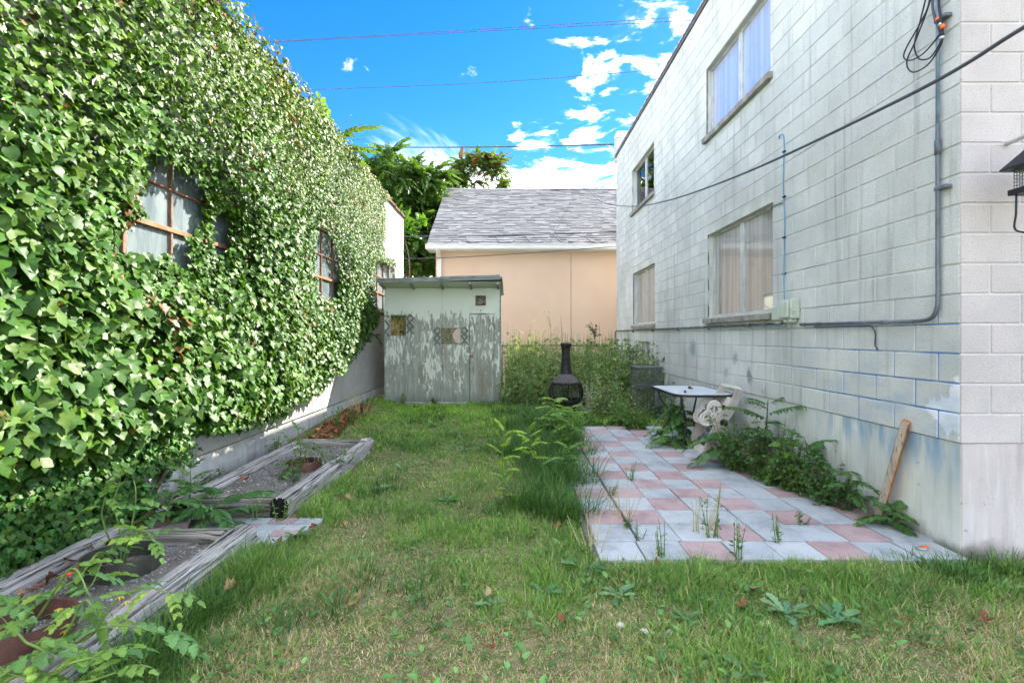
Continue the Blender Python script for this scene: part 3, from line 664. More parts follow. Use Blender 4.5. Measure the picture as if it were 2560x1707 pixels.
# ---- wiring on the right building (each run a thing of its own)
def wiring():
    T = thing('electrical_conduit', 'blue-grey conduit bending from vertical run into long horizontal run on block wall', 'conduit', (WR - 0.03, 3.51, 1.6))
    X = WR - 0.034; mb = MB()
    bend = [(X, 3.514, 1.78), (X, 3.522, 1.70), (X, 3.555, 1.645), (X, 3.61, 1.622), (X, 3.72, 1.616)]
    mb.tube(spline([(X, 3.514, 3.0)] + [(X, 3.514, 2.0)] + bend, 40), 0.0145, 10)
    mb.tube([(X, 3.72, 1.616), (X, 5.18, 1.628)], 0.0145, 10); place('lower_run', mb, M_CONDUITD, T, True)
    place('upper_run', MB().tube([(X, 3.514, 2.98), (X, 3.514, 4.6)], 0.013, 10), M_CONDUIT, T, True)
    place('far_run', MB().tube(spline([(X, 5.46, 1.628), (X, 7.5, 1.635), (X, 10, 1.642), (X + 0.01, RY1 + 0.02, 1.66)], 20), 0.012, 8), M_CONDUIT, T, True)
    place('down_pipe', MB().tube([(X + 0.01, RY1 + 0.02, 1.66), (X + 0.01, RY1 + 0.02, 0.1)], 0.022, 8), M_CONDUITD, T, True)
    for z in (2.83,): place('coupling', MB().tube([(X, 3.514, z - 0.05), (X, 3.514, z + 0.05)], 0.021, 10), M_CONDUITD, T, True)
    for y in (4.02, 4.86, 4.9, 5.12): place('coupling', MB().tube([(X, y - 0.02, 1.6225 + (y - 4.5) * 0.008), (X, y + 0.02, 1.6225 + (y - 4.5) * 0.008)], 0.018, 10), M_CONDUITD, T, True)
    for z in (2.54, 3.72): place('strap', MB().bbox(X - 0.018, X + 0.03, 3.43, 3.53, z - 0.012, z + 0.012, 0.003), M_CONDUITD, T)
    for y in (6.3, 7.6, 9.0, 10.6, 12.3): place('strap', MB().bbox(X - 0.016, X + 0.03, y - 0.01, y + 0.01, 1.61, 1.665, 0.003), M_CONDUITD, T)
    w = MB(); 
    for q in range(3):
        pts = [(X - 0.012 + 0.006 * math.sin(k * 1.3 + q), 5.5 + k * 0.62, 1.648 + k * 0.0016 + 0.012 * math.sin(k * 2.1 + q * 2)) for k in range(15)]
        w.tube(spline(pts, 60), 0.004, 5)
    place('loose_wires', w, M_BLACK, T, True)
    w = MB().tube(spline([(X, 4.95, 1.60), (X, 4.3, 1.597), (X, 4.16, 1.585), (X + 0.01, 4.13, 1.52), (X + 0.015, 4.14, 1.44), (X + 0.02, 4.12, 1.395)], 30), 0.006, 6)
    place('drop_wire', w, M_CABLE, T, True)
    T = thing('junction_box', 'larger pale green utility box on block wall fed by thin blue wire', 'utility box', (2.97, 5.33, 1.66), 'utility boxes on the block wall')
    mb = MB(); mb.bbox(2.94, WR - 0.001, 5.24, 5.44, 1.695, 1.90, 0.008); place('box_body', mb, M_BOXG, T)
    mb = MB(); mb.bbox(2.915, 2.9395, 5.262, 5.425, 1.70, 1.885, 0.012); place('cover', mb, M_BOXG, T)
    mb = MB(); mb.bbox(2.945, WR - 0.01, 5.28, 5.33, 1.655, 1.694, 0.004); mb.bbox(2.945, WR - 0.01, 5.36, 5.40, 1.655, 1.694, 0.004); place('cable_spout', mb, M_BOXG, T)
    mb = MB(); mb.bbox(2.93, 2.955, 5.226, 5.2395, 1.80, 1.815, 0.002); mb.bbox(2.95, 2.99, 5.226, 5.2395, 1.775, 1.79, 0.002); mb.bbox(2.935, 2.96, 5.226, 5.2395, 1.765, 1.775, 0.002); place('latch', mb, M_CARTL, T)
    T = thing('junction_box', 'smaller pale green utility box beside the near window sill', 'utility box', (2.98, 5.56, 1.65), 'utility boxes on the block wall')
    mb = MB(); mb.bbox(2.965, WR - 0.001, 5.475, 5.655, 1.68, 1.845, 0.008); place('box_body', mb, M_BOXG, T)
    mb = MB(); mb.bbox(2.945, 2.9645, 5.49, 5.645, 1.685, 1.835, 0.010); place('cover', mb, M_BOXG, T)
    mb = MB(); mb.bbox(2.97, WR - 0.01, 5.53, 5.60, 1.645, 1.679, 0.004); place('cable_spout', mb, M_BOXG, T)
    T = thing('blue_wire', 'thin blue wire stapled vertically on block wall above utility boxes', 'wire', (WR, 5.5, 1.9))
    x = WR - 0.012
    place('wire', MB().tube(spline([(WR + 0.01, 5.66, 3.72), (x, 5.63, 3.76), (x, 5.55, 3.74), (x, 5.53, 3.6), (x, 5.545, 3.2), (x, 5.52, 2.8), (x, 5.53, 2.4), (x - 0.02, 5.50, 2.1), (x - 0.04, 5.45, 1.90)], 60), 0.006, 6), M_BLUEWIRE, T, True)
    place('branch_wire', MB().tube(spline([(x, 5.53, 2.98), (x, 5.62, 2.995), (x, 5.78, 3.0), (x + 0.02, 5.83, 2.99)], 16), 0.005, 6), M_BLACK, T, True)
    for z in (3.55, 3.05, 2.6, 2.2): place('staple', MB().bbox(x - 0.012, WR - 0.001, 5.51, 5.555, z - 0.008, z + 0.008, 0.002), M_BLACK, T)
    T = thing('cable_loops', 'black cable loops with orange tape hanging from top of conduit', 'cable', (2.98, 3.6, 3.3))
    x = 2.985
    def wp(px, py, xx=x): Y = xx * F / (px - VX); return (xx, Y, CAMZ - (py - VY) / F * Y)
    l1 = [wp(2330, -60), wp(2322, 10), wp(2300, 60), wp(2266, 120), wp(2260, 145), wp(2278, 151), wp(2310, 133), wp(2345, 92), wp(2352, 70)]
    l2 = [wp(2336, -40), wp(2320, 20), wp(2290, 100), wp(2268, 150), wp(2272, 175), wp(2290, 180), wp(2322, 160), wp(2350, 118), wp(2357, 98)]
    l3 = [wp(2326, -50), wp(2300, 55), wp(2287, 105), wp(2288, 130), wp(2300, 149), wp(2325, 145), wp(2345, 118), wp(2356, 95)]
    for l in (l1, l2, l3): place('loop', MB().tube(spline(l, 60), 0.0052, 6), M_BLACK, T, True)
    place('lead', MB().tube(spline([wp(2335, -60), wp(2331, 10), wp(2338, 50), wp(2350, 80)], 20), 0.008, 6), M_CABLE, T, True)
    place('lead', MB().tube(spline([wp(2346, -60), wp(2347, 10), wp(2353, 50), wp(2356, 75)], 20), 0.008, 6), M_BLACK, T, True)
    for a, b, m in (((2344, 46), (2346, 52), M_ORANGE), ((2346, 52), (2350, 60), M_BLACK), ((2356, 64), (2358, 72), M_ORANGE), ((2353, 78), (2355, 90), M_BLACK), ((2350, 60), (2351, 65), M_CAN), ((2354, 92), (2356, 98), M_CAN)):
        place('tape_band', MB().tube([wp(*a, 2.982), wp(*b, 2.982)], 0.0145, 8), m, T, True)
wiring()

# ================================================================ left building under ivy
LY0, LY1, LZ0, LTOP = -3.0, 14.16, 0.34, 0.34 + 22.5 * CH
LW = [(3.42, 5.62, 2.03, 3.27), (7.05, 9.15, 2.03, 3.27), (10.95, 13.10, 2.06, 3.30)]
def left_building():
    T = thing('ivy_covered_building', 'long cream block building with steel windows on the left', 'building', (-6, 6, 0))
    mb = MB(); core_boxes(mb, WL - 0.30, WL - 0.0065, LY0, LY1, LZ0, LTOP, LW)
    mb.box(-10, WL - 0.301, LY1 - 0.3, LY1, LZ0, LTOP); mb.box(-10, WL - 0.301, LY0, LY1 - 0.301, LTOP - 0.25, LTOP - 0.1)
    place('mortar_bed', mb, M_LMORTAR, T)
    items = []
    for i in range(22):
        z0 = LZ0 + i * CH; z1 = z0 + CH - 0.009; off = 0.0 if i % 2 == 0 else CL / 2; k = 0
        while True:
            b = LY1 - off - k * CL; a = b - CL; k += 1
            if b < 3.9: break
            if a > LY1 - 0.02: continue
            vis = (i < 3 and a > 3.9) or (a > 9.0 and i < 9) or a > 11.2 or (i < 5 and a > 7)
            if not vis: continue
            hh = [(h[0], h[1]) for h in LW if h[2] < z1 - 0.03 and h[3] > z0 + 0.03]
            for s, e in split(max(a, 3.9), min(b, LY1) - 0.009, hh): items.append((s, e, z0, z1))
    items.sort(key=lambda t: -1 / (t[0] + t[1])); items.sort(key=lambda t: t[0]); rest = MB()
    for n, (s, e, z0, z1) in enumerate(items):
        if n < 300: obj('block', block_mesh(0.03, e - s, z1 - z0, M_LBLOCK), T, (WL - 0.015, (s + e) / 2, (z0 + z1) / 2))
        else: rest.bbox(WL - 0.03, WL, s, e, z0, z1)
    if rest.v: place('far_blocks', rest, M_LBLOCK, T)['kind'] = 'stuff'
    # rough footing
    ys = np.linspace(LY0, LY1, 170); zs = np.linspace(-0.4, LZ0 - 0.012, 9); Yg, Zg = np.meshgrid(ys, zs)
    Xg = WL + 0.02 + 0.02 * (fbm(Yg * 3, Zg * 6, 9) - 0.3) - 0.03 * sstep(LZ0 - 0.05, LZ0, Zg); V = np.stack((Xg, Yg, Zg), -1).reshape(-1, 3); n = len(ys)
    i, j = np.meshgrid(np.arange(len(zs) - 1), np.arange(n - 1), indexing='ij'); a = (i * n + j).ravel()
    obj('footing', mesh_np('footing', V, np.stack((a, a + 1, a + n + 1, a + n), 1), None, M_FOUNDL, True), T)
    y = LY1 + 0.03; k = 0
    while y > 2.2:
        mb = MB(); d = random.Random(k).uniform(-0.008, 0.008); y0 = max(2.0, y - 0.6)
        prof = [(WL - 0.32, LTOP - 0.04 + d), (WL + 0.05, LTOP - 0.045 + d), (WL + 0.05, LTOP + 0.01 + d), (WL - 0.05, LTOP + 0.05 + d), (WL - 0.32, LTOP + 0.06 + d)]
        mb.prism(prof, 'y', y0, y - 0.008); mb.prism([(u - 0.006 if u < WL - .1 else u + 0.012, v + 0.012) for u, v in prof], 'y', y - 0.07, y - 0.006)
        place('coping_tile', mb, M_COPE, T); y -= 0.6; k += 1
    for wi, (a, b, z0, z1) in enumerate(LW):
        X = WL - 0.05; cols = 4; dy = (b - a) / cols; rows = [z0, 2.46 if wi < 2 else 2.52, 2.83 if wi < 2 else 2.9, z1]
        f = MB(); f.bbox(X - 0.02, X + 0.03, a, a + 0.03, z0, z1, 0.003); f.bbox(X - 0.02, X + 0.03, b - 0.03, b, z0, z1, 0.003)
        f.bbox(X - 0.02, X + 0.03, a + 0.03, b - 0.03, z1 - 0.03, z1, 0.003); f.bbox(X - 0.02, X + 0.04, a + 0.03, b - 0.03, z0, z0 + 0.03, 0.003)
        for k in range(1, cols):
            w_ = 0.022 if k in (1, 3) else 0.012
            f.bbox(X - 0.012, X + 0.024, a + k * dy - w_, a + k * dy + w_, z0 + 0.03, z1 - 0.03, 0.003)
        w = place('window', f, M_RUSTD, T)
        place('rail', MB().bbox(X - 0.016, X + 0.034, a + 0.03, b - 0.03, rows[1] - 0.02, rows[1] + 0.022, 0.004), M_RUST, w)
        place('glazing_bar', MB().bbox(X - 0.013, X + 0.021, a + 0.03, b - 0.03, rows[2] - 0.010, rows[2] + 0.010, 0.003), M_RUST, w)
        for k in range(cols):
            for q in range(3):
                t = random.Random(wi * 99 + k * 7 + q).uniform(-0.004, 0.004)
                p = MB(); y0, y1, u0, u1 = a + k * dy + 0.02, a + (k + 1) * dy - 0.02, rows[q] + 0.012, rows[q + 1] - 0.012
                p.add([(X - 0.004 + t, y0, u0), (X - 0.004 - t, y1, u0), (X - 0.004 - t, y1, u1), (X - 0.004 + t, y0, u1), (X - 0.008 + t, y0, u0), (X - 0.008 - t, y1, u0), (X - 0.008 - t, y1, u1), (X - 0.008 + t, y0, u1)],
                      [(0, 1, 2, 3), (7, 6, 5, 4), (0, 4, 5, 1), (1, 5, 6, 2), (2, 6, 7, 3), (3, 7, 4, 0)]); place('pane', p, M_DGLASS, w)
        place('sill', MB().bbox(X - 0.02, WL + 0.05, a - 0.05, b + 0.05, z0 - 0.055, z0 - 0.003, 0.006), M_COPE, w)
left_building()

# ================================================================ peach house
def peach_house():
    T = thing('peach_house', 'peach stucco house with grey shingle roof beyond the shed', 'house', (3, 17, 0))
    HX0, HX1, HY = -2.37, 12.0, 16.0
    xs = [HX0, (1428 - VX) / F * HY, 6.6, HX1]
    for a, b in zip(xs[:-1], xs[1:]): place('stucco_panel', MB().bbox(a, b - 0.012, HY, HY + 0.2, -0.3, 4.28, 0.004), M_STUCCO, T)
    place('wall_body', MB().box(HX0 + 0.02, HX1, HY + 0.15, HY + 7.8, -0.3, 4.27), M_STUCCO, T)
    ey, ez, pitch = 15.58, 4.40, 0.67; ry = 20.15; rz = ez + (ry - ey) * pitch
    L = math.hypot(ry - ey, rz - ez); d = np.array((0, (ry - ey) / L, (rz - ez) / L)); n = np.array((0, -d[2], d[1]))
    rx0, rx1 = -2.62, 12.3
    rb = MB(); rb.add([(rx0, ey, ez), (rx1, ey, ez), (rx1, ry, rz), (rx0, ry, rz), (rx0, ey, ez - 0.12), (rx1, ey, ez - 0.12), (rx1, ry, rz - 0.12), (rx0, ry, rz - 0.12), (rx0, 2 * ry - ey, ez), (rx1, 2 * ry - ey, ez), (rx0, 2 * ry - ey, ez - .12), (rx1, 2 * ry - ey, ez - .12)],
           [(0, 1, 2, 3), (4, 7, 6, 5), (0, 4, 5, 1), (0, 3, 7, 4), (1, 5, 6, 2), (3, 2, 9, 8), (7, 10, 11, 6), (8, 9, 11, 10)])
    roof = place('roof_deck', rb, M_SHINGS, T)
    items = []; rr = random.Random(8); ex = 0.148; nr = int(L / ex)
    for i in range(nr):
        x = rx0 + 0.0
        while x < 4.9:
            w = rr.choice((0.17, 0.24, 0.31, 0.36)) * rr.uniform(0.9, 1.1); items.append((i, x, min(x + w, 4.95))); x += w
    cache = {}; rest = MB()
    def shing(wd, th):
        V = [(-wd / 2, 0, th), (wd / 2 - 0.004, 0, th), (wd / 2 - 0.004, ex + 0.03, 0.004), (-wd / 2, ex + 0.03, 0.004), (-wd / 2, 0, 0), (wd / 2 - 0.004, 0, 0)]
        return V, [(0, 1, 2, 3), (0, 4, 5, 1), (0, 3, 4), (1, 5, 2)]
    R = np.stack((np.array((1, 0, 0)), d, n), -1)
    for k, (i, a, b) in enumerate(items):
        wd = round((b - a) * 40) / 40 if k < 300 else b - a; th = rr.choice((0.022, 0.034)); p = np.array(((a + b) / 2, ey, ez)) + d * (i * ex - 0.02) + n * 0.003
        if k < 300:
            if (wd, th) not in cache:
                V, Fc = shing(wd, th); me = bpy.data.meshes.new('shingle'); me.from_pydata(V, [], Fc); me.materials.append(M_SHING); cache[(wd, th)] = me
            obj('shingle', cache[(wd, th)], T, p, (math.atan2(d[2], d[1]), 0, 0))
        else:
            V, Fc = shing(wd, th); rest.add(np.array(V) @ R.T + p, Fc)
    place('upper_shingles', rest, M_SHINGS, T)['kind'] = 'stuff'
    place('ridge_cap', MB().prism([(ry - 0.16, rz - 0.075), (ry, rz + 0.03), (ry + 0.16, rz - 0.075), (ry, rz - 0.02)], 'x', rx0, rx1), M_SHINGS, T)
    g = MB(); prof = [(ey - 0.13, ez - 0.02), (ey - 0.13, ez - 0.045), (ey - 0.115, ez - 0.07), (ey - 0.115, ez - 0.15), (ey - 0.09, ez - 0.185), (ey + 0.0, ez - 0.185), (ey + 0.0, ez - 0.02), (ey - 0.012, ez - 0.02), (ey - 0.012, ez - 0.17), (ey - 0.1, ez - 0.17), (ey - 0.1, ez - 0.02)]
    g.prism(prof, 'x', rx0 - 0.03, rx1); place('gutter', g, M_WHITE, T)
    place('soffit', MB().box(rx0, rx1, ey + 0.003, HY + 0.1, ez - 0.20, ez - 0.121), M_WHITE, T)
    ds = MB(); ds.bbox(-2.34, -2.21, HY - 0.10, HY - 0.012, -0.2, 4.0, 0.01); ds.bar((-2.275, HY - 0.055, 3.98), (-2.275, ey - 0.05, 4.22), 0.125, 0.08, (0, 1, 0.2), 0.008); place('downspout', ds, M_WHITE, T)
    place('corner_trim', MB().bbox(HX0 - 0.03, HX0 + 0.02, HY - 0.012, HY - 0.002, -0.2, 4.2, 0.002), M_STUCCO, T)
    # heat cable looping along the lower roof
    C = thing('heat_cable', 'dark de-icing cable looping along lower edge of shingle roof', 'cable', (0, 15.7, 4.5))
    pts = []; x = -2.1
    def rp(x, s, h=0.03): return np.array((x, ey, ez)) + d * s + n * h
    while x < 4.6:
        pts += [rp(x, 0.0), rp(x + 0.2, 0.10), rp(x + 0.32, 0.26), rp(x + 0.42, 0.46), rp(x + 0.52, 0.54), rp(x + 0.62, 0.53), rp(x + 0.68, 0.40), rp(x + 0.71, 0.22), rp(x + 0.79, 0.06), rp(x + 0.88, 0.0)]; x += 0.97
    place('cable', MB().tube(spline(pts, 300), 0.010, 6), M_CABLE, C, True)
peach_house()

# ================================================================ overhead wires
def wires():
    def run(name, label, pts, r, m=M_CABLE, n=40):
        o = place(name, MB().tube(spline(pts, n), r, 6), m, None, True); tag(o, label, 'wire', 'overhead wires')
    run('overhead_wire', 'upper strand of the paired thin wires highest in the sky', [P(300, 122, 22), P(615, 108, 20), P(1200, 74, 18), P(1752, 40, 16.5), P(2100, 10, 16)], 0.011)
    run('overhead_wire', 'lower strand of the paired thin wires highest in the sky', [P(300, 124, 22), P(615, 110, 20), P(1200, 79, 18), P(1752, 50, 16.5), P(2100, 24, 16)], 0.011)
    run('overhead_wire', 'single thin wire crossing mid sky below the paired wires', [P(500, 232, 22), P(735, 226, 20), P(1200, 208, 19), P(1671, 173, 17), P(1950, 150, 16)], 0.011)
    run('overhead_wire', 'thick twisted cable crossing level above the tree and house roof', [P(600, 370, 26), P(870, 369, 24), P(1200, 368, 19), P(1545, 361, 15.2), P(1700, 352, 14.9)], 0.024)
    run('overhead_wire', 'pale thin wire running just above the house roof ridge', [P(700, 466, 24), P(941, 467, 22), P(1200, 472, 20.6), P(1545, 474, 19.5), P(1700, 473, 19)], 0.016)
    run('overhead_wire', 'dark cable crossing in front of the lower shingles', [P(800, 592, 15.3), P(1081, 591, 15.2), P(1300, 588, 15.1), P(1541, 579, 15.0), P(1650, 572, 15.0)], 0.017)
    run('overhead_wire', 'dark wire crossing in front of the peach wall', [P(800, 650, 15.3), P(1090, 645, 15.2), P(1300, 634, 15.1), P(1541, 616, 15.0), P(1650, 606, 15.0)], 0.012)
    run('service_cable', 'long sagging grey cable from house ridge past the upper block wall', [(2.95, 20.05, 7.62), P(1500, 502, 16.0), P(1571, 516, 12.2), P(1664, 503, 9.2), P(1852, 437, 6.0), P(2261, 244, 3.5), P(2560, 69, 2.7), P(2900, -130, 2.1)], 0.012, M_CABLE, 90)
    # thin mast carrying the service cable at the ridge
    o = place('cable_mast', MB().tube([(2.95, 20.1, 7.35), (2.95, 20.1, 7.66)], 0.02, 6), M_CABLE); tag(o, 'short mast on house ridge holding the sagging cable', 'mast')
wires()

# ================================================================ shed
SY = 10.5
def shed():
    T = thing('shed', 'weathered plywood garden shed with peeling pale green paint', 'shed', (-1.45, 11.6, 0.1))
    x0, x1, zb = -2.655, -0.235, 0.135
    W1 = (-2.537, -2.198, 1.517, 1.963); W2 = (-1.472, -1.052, 1.34, 1.694); D = (-0.872, -0.35, 0.155, 1.984); VV = (-0.715, -0.55, 2.185, 2.34)
    def panel(name, a, b, holes, mat=M_PEEL):
        mb = MB(); ys = sorted({a, b, *[v for h in holes for v in h[:2] if a < v < b]})
        for p, q in zip(ys[:-1], ys[1:]):
            hz = [(h[2], h[3]) for h in holes if h[0] < (p + q) / 2 < h[1]]
            for s, e in split(zb, 2.53, hz): mb.box(p, q, SY, SY + 0.02, s, e)
        return place(name, mb, mat, T)
    s1 = -1.445
    panel('plywood_sheet', x0, s1 - 0.002, [W1, W2]); panel('plywood_sheet', s1 + 0.002, x1, [W2, D, VV])
    mb = MB(); mb.box(x0 + 0.005, x0 + 0.025, SY + 0.021, SY + 2.35, zb, 2.55); place('side_wall', mb, M_PEEL, T)
    mb = MB(); mb.box(x1 - 0.025, x1 - 0.005, SY + 0.021, SY + 2.35, zb, 2.6); mb.box(x0 + 0.026, x1 - 0.026, SY + 2.33, SY + 2.349, zb, 2.55); place('side_wall', mb, M_PEEL, T)
    place('corner_board', MB().bbox(x1 + 0.001, x1 + 0.035, SY - 0.01, SY + 0.10, zb, 2.55, 0.003), M_FASCIA, T)
    place('door_post', MB().bbox(D[1] + 0.008, D[1] + 0.026, SY - 0.012, SY - 0.001, zb, 2.0, 0.002), M_PEEL, T)
    place('base_slab', MB().bbox(x0 - 0.03, x1 + 0.05, SY - 0.02, SY + 2.4, -0.05, zb - 0.004, 0.006), M_FOUNDL, T)
    # roof: deck, fascia boards, rafters
    def roofz(x): return 2.60 + (x - x0) / (x1 - x0) * 0.055
    r = MB(); r.add([(x0 - 0.05, SY - 0.42, roofz(x0) + 0.06), (x1 + 0.06, SY - 0.42, roofz(x1) + 0.06), (x1 + 0.06, SY + 2.5, roofz(x1) - 0.04), (x0 - 0.05, SY + 2.5, roofz(x0) - 0.04), (x0 - 0.05, SY - 0.42, roofz(x0) + 0.03), (x1 + 0.06, SY - 0.42, roofz(x1) + 0.03), (x1 + 0.06, SY + 2.5, roofz(x1) - 0.07), (x0 - 0.05, SY + 2.5, roofz(x0) - 0.07)],
          [(0, 1, 2, 3), (7, 6, 5, 4), (0, 4, 5, 1), (1, 5, 6, 2), (2, 6, 7, 3), (3, 7, 4, 0)]); roof = place('roof', r, M_FASCIA, T)
    xm = -1.43
    place('fascia_board', MB().bar((x0 - 0.06, SY - 0.44, roofz(x0) + 0.034), (xm - 0.004, SY - 0.44, roofz(xm) + 0.034), 0.03, 0.09, (0, 0, 1), 0.004), M_FASCIA, roof)
    place('fascia_board', MB().bar((xm + 0.004, SY - 0.442, roofz(xm) + 0.040), (x1 + 0.02, SY - 0.442, roofz(x1) + 0.046), 0.03, 0.098, (0, 0, 1), 0.004), M_FASCIA, roof)
    place('soffit', MB().prism([(SY + 0.02, 2.540), (SY - 0.43, 2.600), (SY - 0.43, 2.606), (SY + 0.02, 2.546)], 'x', x0 - 0.03, x1 + 0.03), M_PEEL, T)
    for x in (x0 + 0.005, x0 + 0.62, -1.42, -0.83, x1 - 0.03):
        m = MB(); m.prism([(SY - 0.002, 2.492), (SY - 0.424, 2.552), (SY - 0.424, 2.598), (SY - 0.002, 2.541)], 'x', x - 0.019, x + 0.019); place('rafter', m, M_RAFT, roof)
    # door with hasp
    mb = MB(); mb.bbox(D[0] + 0.012, D[1] - 0.008, SY - 0.006, SY + 0.022, D[2] + 0.004, D[3] - 0.014, 0.002); door = place('door', mb, M_PEEL, T)
    mb = MB(); mb.bbox(D[0] - 0.075, D[0] + 0.045, SY - 0.014, SY - 0.0045, 1.115, 1.16, 0.002); place('hasp', mb, M_WHITE, door)
    mb = MB(); mb.tube(spline([(D[0] + 0.03, SY - 0.03, 1.12), (D[0] + 0.02, SY - 0.03, 1.15), (D[0] + 0.045, SY - 0.03, 1.165), (D[0] + 0.065, SY - 0.03, 1.14)], 16), 0.006, 6); mb.bbox(D[0] + 0.02, D[0] + 0.075, SY - 0.045, SY - 0.02, 1.07, 1.12, 0.004); place('padlock', mb, M_RUSTD, door)
    place('door_sill', MB().bbox(D[0] - 0.02, x1, SY - 0.03, SY - 0.001, zb - 0.002, zb + 0.018, 0.002), M_FASCIA, T)
    # windows
    for i, w in enumerate((W1, W2)):
        mb = MB()
        for a, b, c, d in ((w[0], w[0] + 0.012, w[2], w[3]), (w[1] - 0.012, w[1], w[2], w[3]), (w[0] + 0.012, w[1] - 0.012, w[3] - 0.012, w[3]), (w[0] + 0.012, w[1] - 0.012, w[2], w[2] + 0.012)): mb.box(a, b, SY + 0.002, SY + 0.05, c, d)
        win = place('window', mb, M_RAFT, T)
        place('pane', MB().box(w[0] + 0.0125, w[1] - 0.0125, SY + 0.034, SY + 0.038, w[2] + 0.0125, w[3] - 0.0125), M_LEAFREFL, win)
        if i == 1:
            pts = [(-1.066, 1.356), (-1.09, 1.36), (-1.13, 1.375), (-1.17, 1.40), (-1.20, 1.43), (-1.215, 1.47), (-1.228, 1.53), (-1.215, 1.58), (-1.205, 1.60), (-1.175, 1.64), (-1.15, 1.665), (-1.12, 1.681), (-1.066, 1.681)]
            place('torn_board', MB().prism(pts, 'y', SY + 0.022, SY + 0.030), simple('cream_board', (0.62, 0.50, 0.38), 0.85, 0.15, 0, 0.08, 6), win)
            st = MB()
            for k in range(4): st.bar((-1.235 + k * 0.018, SY + 0.031, 1.42 - k * 0.012), (-1.16 + k * 0.018, SY + 0.031, 1.365 - k * 0.002), 0.003, 0.004)
            place('torn_strip', st, M_CARTL, win)
    # vent with crossed slats
    mb = MB(); a, b, c, d = -0.743, -0.523, 2.156, 2.367
    for p, q, r_, s in ((a, a + 0.03, c, d), (b - 0.03, b, c, d), (a + 0.03, b - 0.03, d - 0.028, d), (a + 0.03, b - 0.03, c, c + 0.028)): mb.bbox(p, q, SY - 0.022, SY + 0.03, r_, s, 0.002)
    v = place('vent', mb, M_RUSTD, T)
    place('vent_back', MB().box(a + 0.01, b - 0.01, SY + 0.05, SY + 0.06, c, d), M_CHAR, v)
    for (p, q, r_, s) in ((-0.713, 2.19, -0.57, 2.335), (-0.69, 2.186, -0.555, 2.30), (-0.713, 2.23, -0.62, 2.335), (-0.66, 2.18, -0.553, 2.25)): place('slat', MB().bar((p, SY - 0.004, q), (r_, SY - 0.004, s), 0.018, 0.008, (0, 1, 0)), M_RAFT, v)
    for (p, q, r_, s) in ((-0.713, 2.325, -0.60, 2.20), (-0.67, 2.325, -0.555, 2.205)): place('slat', MB().bar((p, SY + 0.006, q), (r_, SY + 0.006, s), 0.018, 0.008, (0, 1, 0)), M_RAFT, v)
    place('trim_board', MB().bbox(-0.849, -0.447, SY - 0.016, SY - 0.001, 2.369, 2.418, 0.003), M_PEEL, T)
    place('trim_board', MB().bbox(-0.853, -0.455, SY - 0.016, SY - 0.001, 2.098, 2.150, 0.003), M_PEEL, T)
    m = MB().bbox(-0.853, -0.455, SY - 0.010, SY - 0.001, 1.995, 2.096, 0.003); place('trim_board', m, M_PEEL, T)
    place('knob_hole', MB().tube([(-0.635, SY - 0.0125, 2.052), (-0.635, SY - 0.0102, 2.052)], 0.013, 10), M_CHAR, T)
    # zigzag lattice strips beside the windows
    for (xa, xb, za, zc, segs) in ((x0 + 0.01, -2.55, 1.50, 1.95, [((0, 1), (1, .93)), ((0, .78), (1, .48)), ((1, .50), (0, .22)), ((0, .22), (1, .02))]),
                                   (-2.19, -2.04, 1.54, 1.97, [((0, .8), (.5, 1)), ((.5, 1), (1, .8)), ((0, .8), (1, .35)), ((0, .45), (1, .82)), ((0, .45), (1, .05)), ((0, .1), (1, .45))]),
                                   (-1.615, -1.48, 1.33, 1.70, [((.0, .78), (.5, 1)), ((.5, 1), (1, .85)), ((0, .78), (1, .4)), ((0, .35), (1, .78)), ((0, .35), (1, 0)), ((.1, 0), (1, .45))]),
                                   (-1.045, -0.90, 1.33, 1.70, [((.0, .9), (.5, 1)), ((.5, 1), (1, .78)), ((0, .78), (1, .45)), ((0, .45), (1, .82)), ((0, .5), (1, .02)), ((0, .05), (1, .5))])):
        for i, ((u0, v0), (u1, v1)) in enumerate(segs):
            dy = 0.006 + 0.007 * (i % 2)
            place('lattice_strip', MB().bar((xa + (xb - xa) * u0, SY - dy, za + (zc - za) * v0), (xa + (xb - xa) * u1, SY - dy, za + (zc - za) * v1), 0.007, 0.032, (0, 0, 1)), M_LATT, T)
shed()

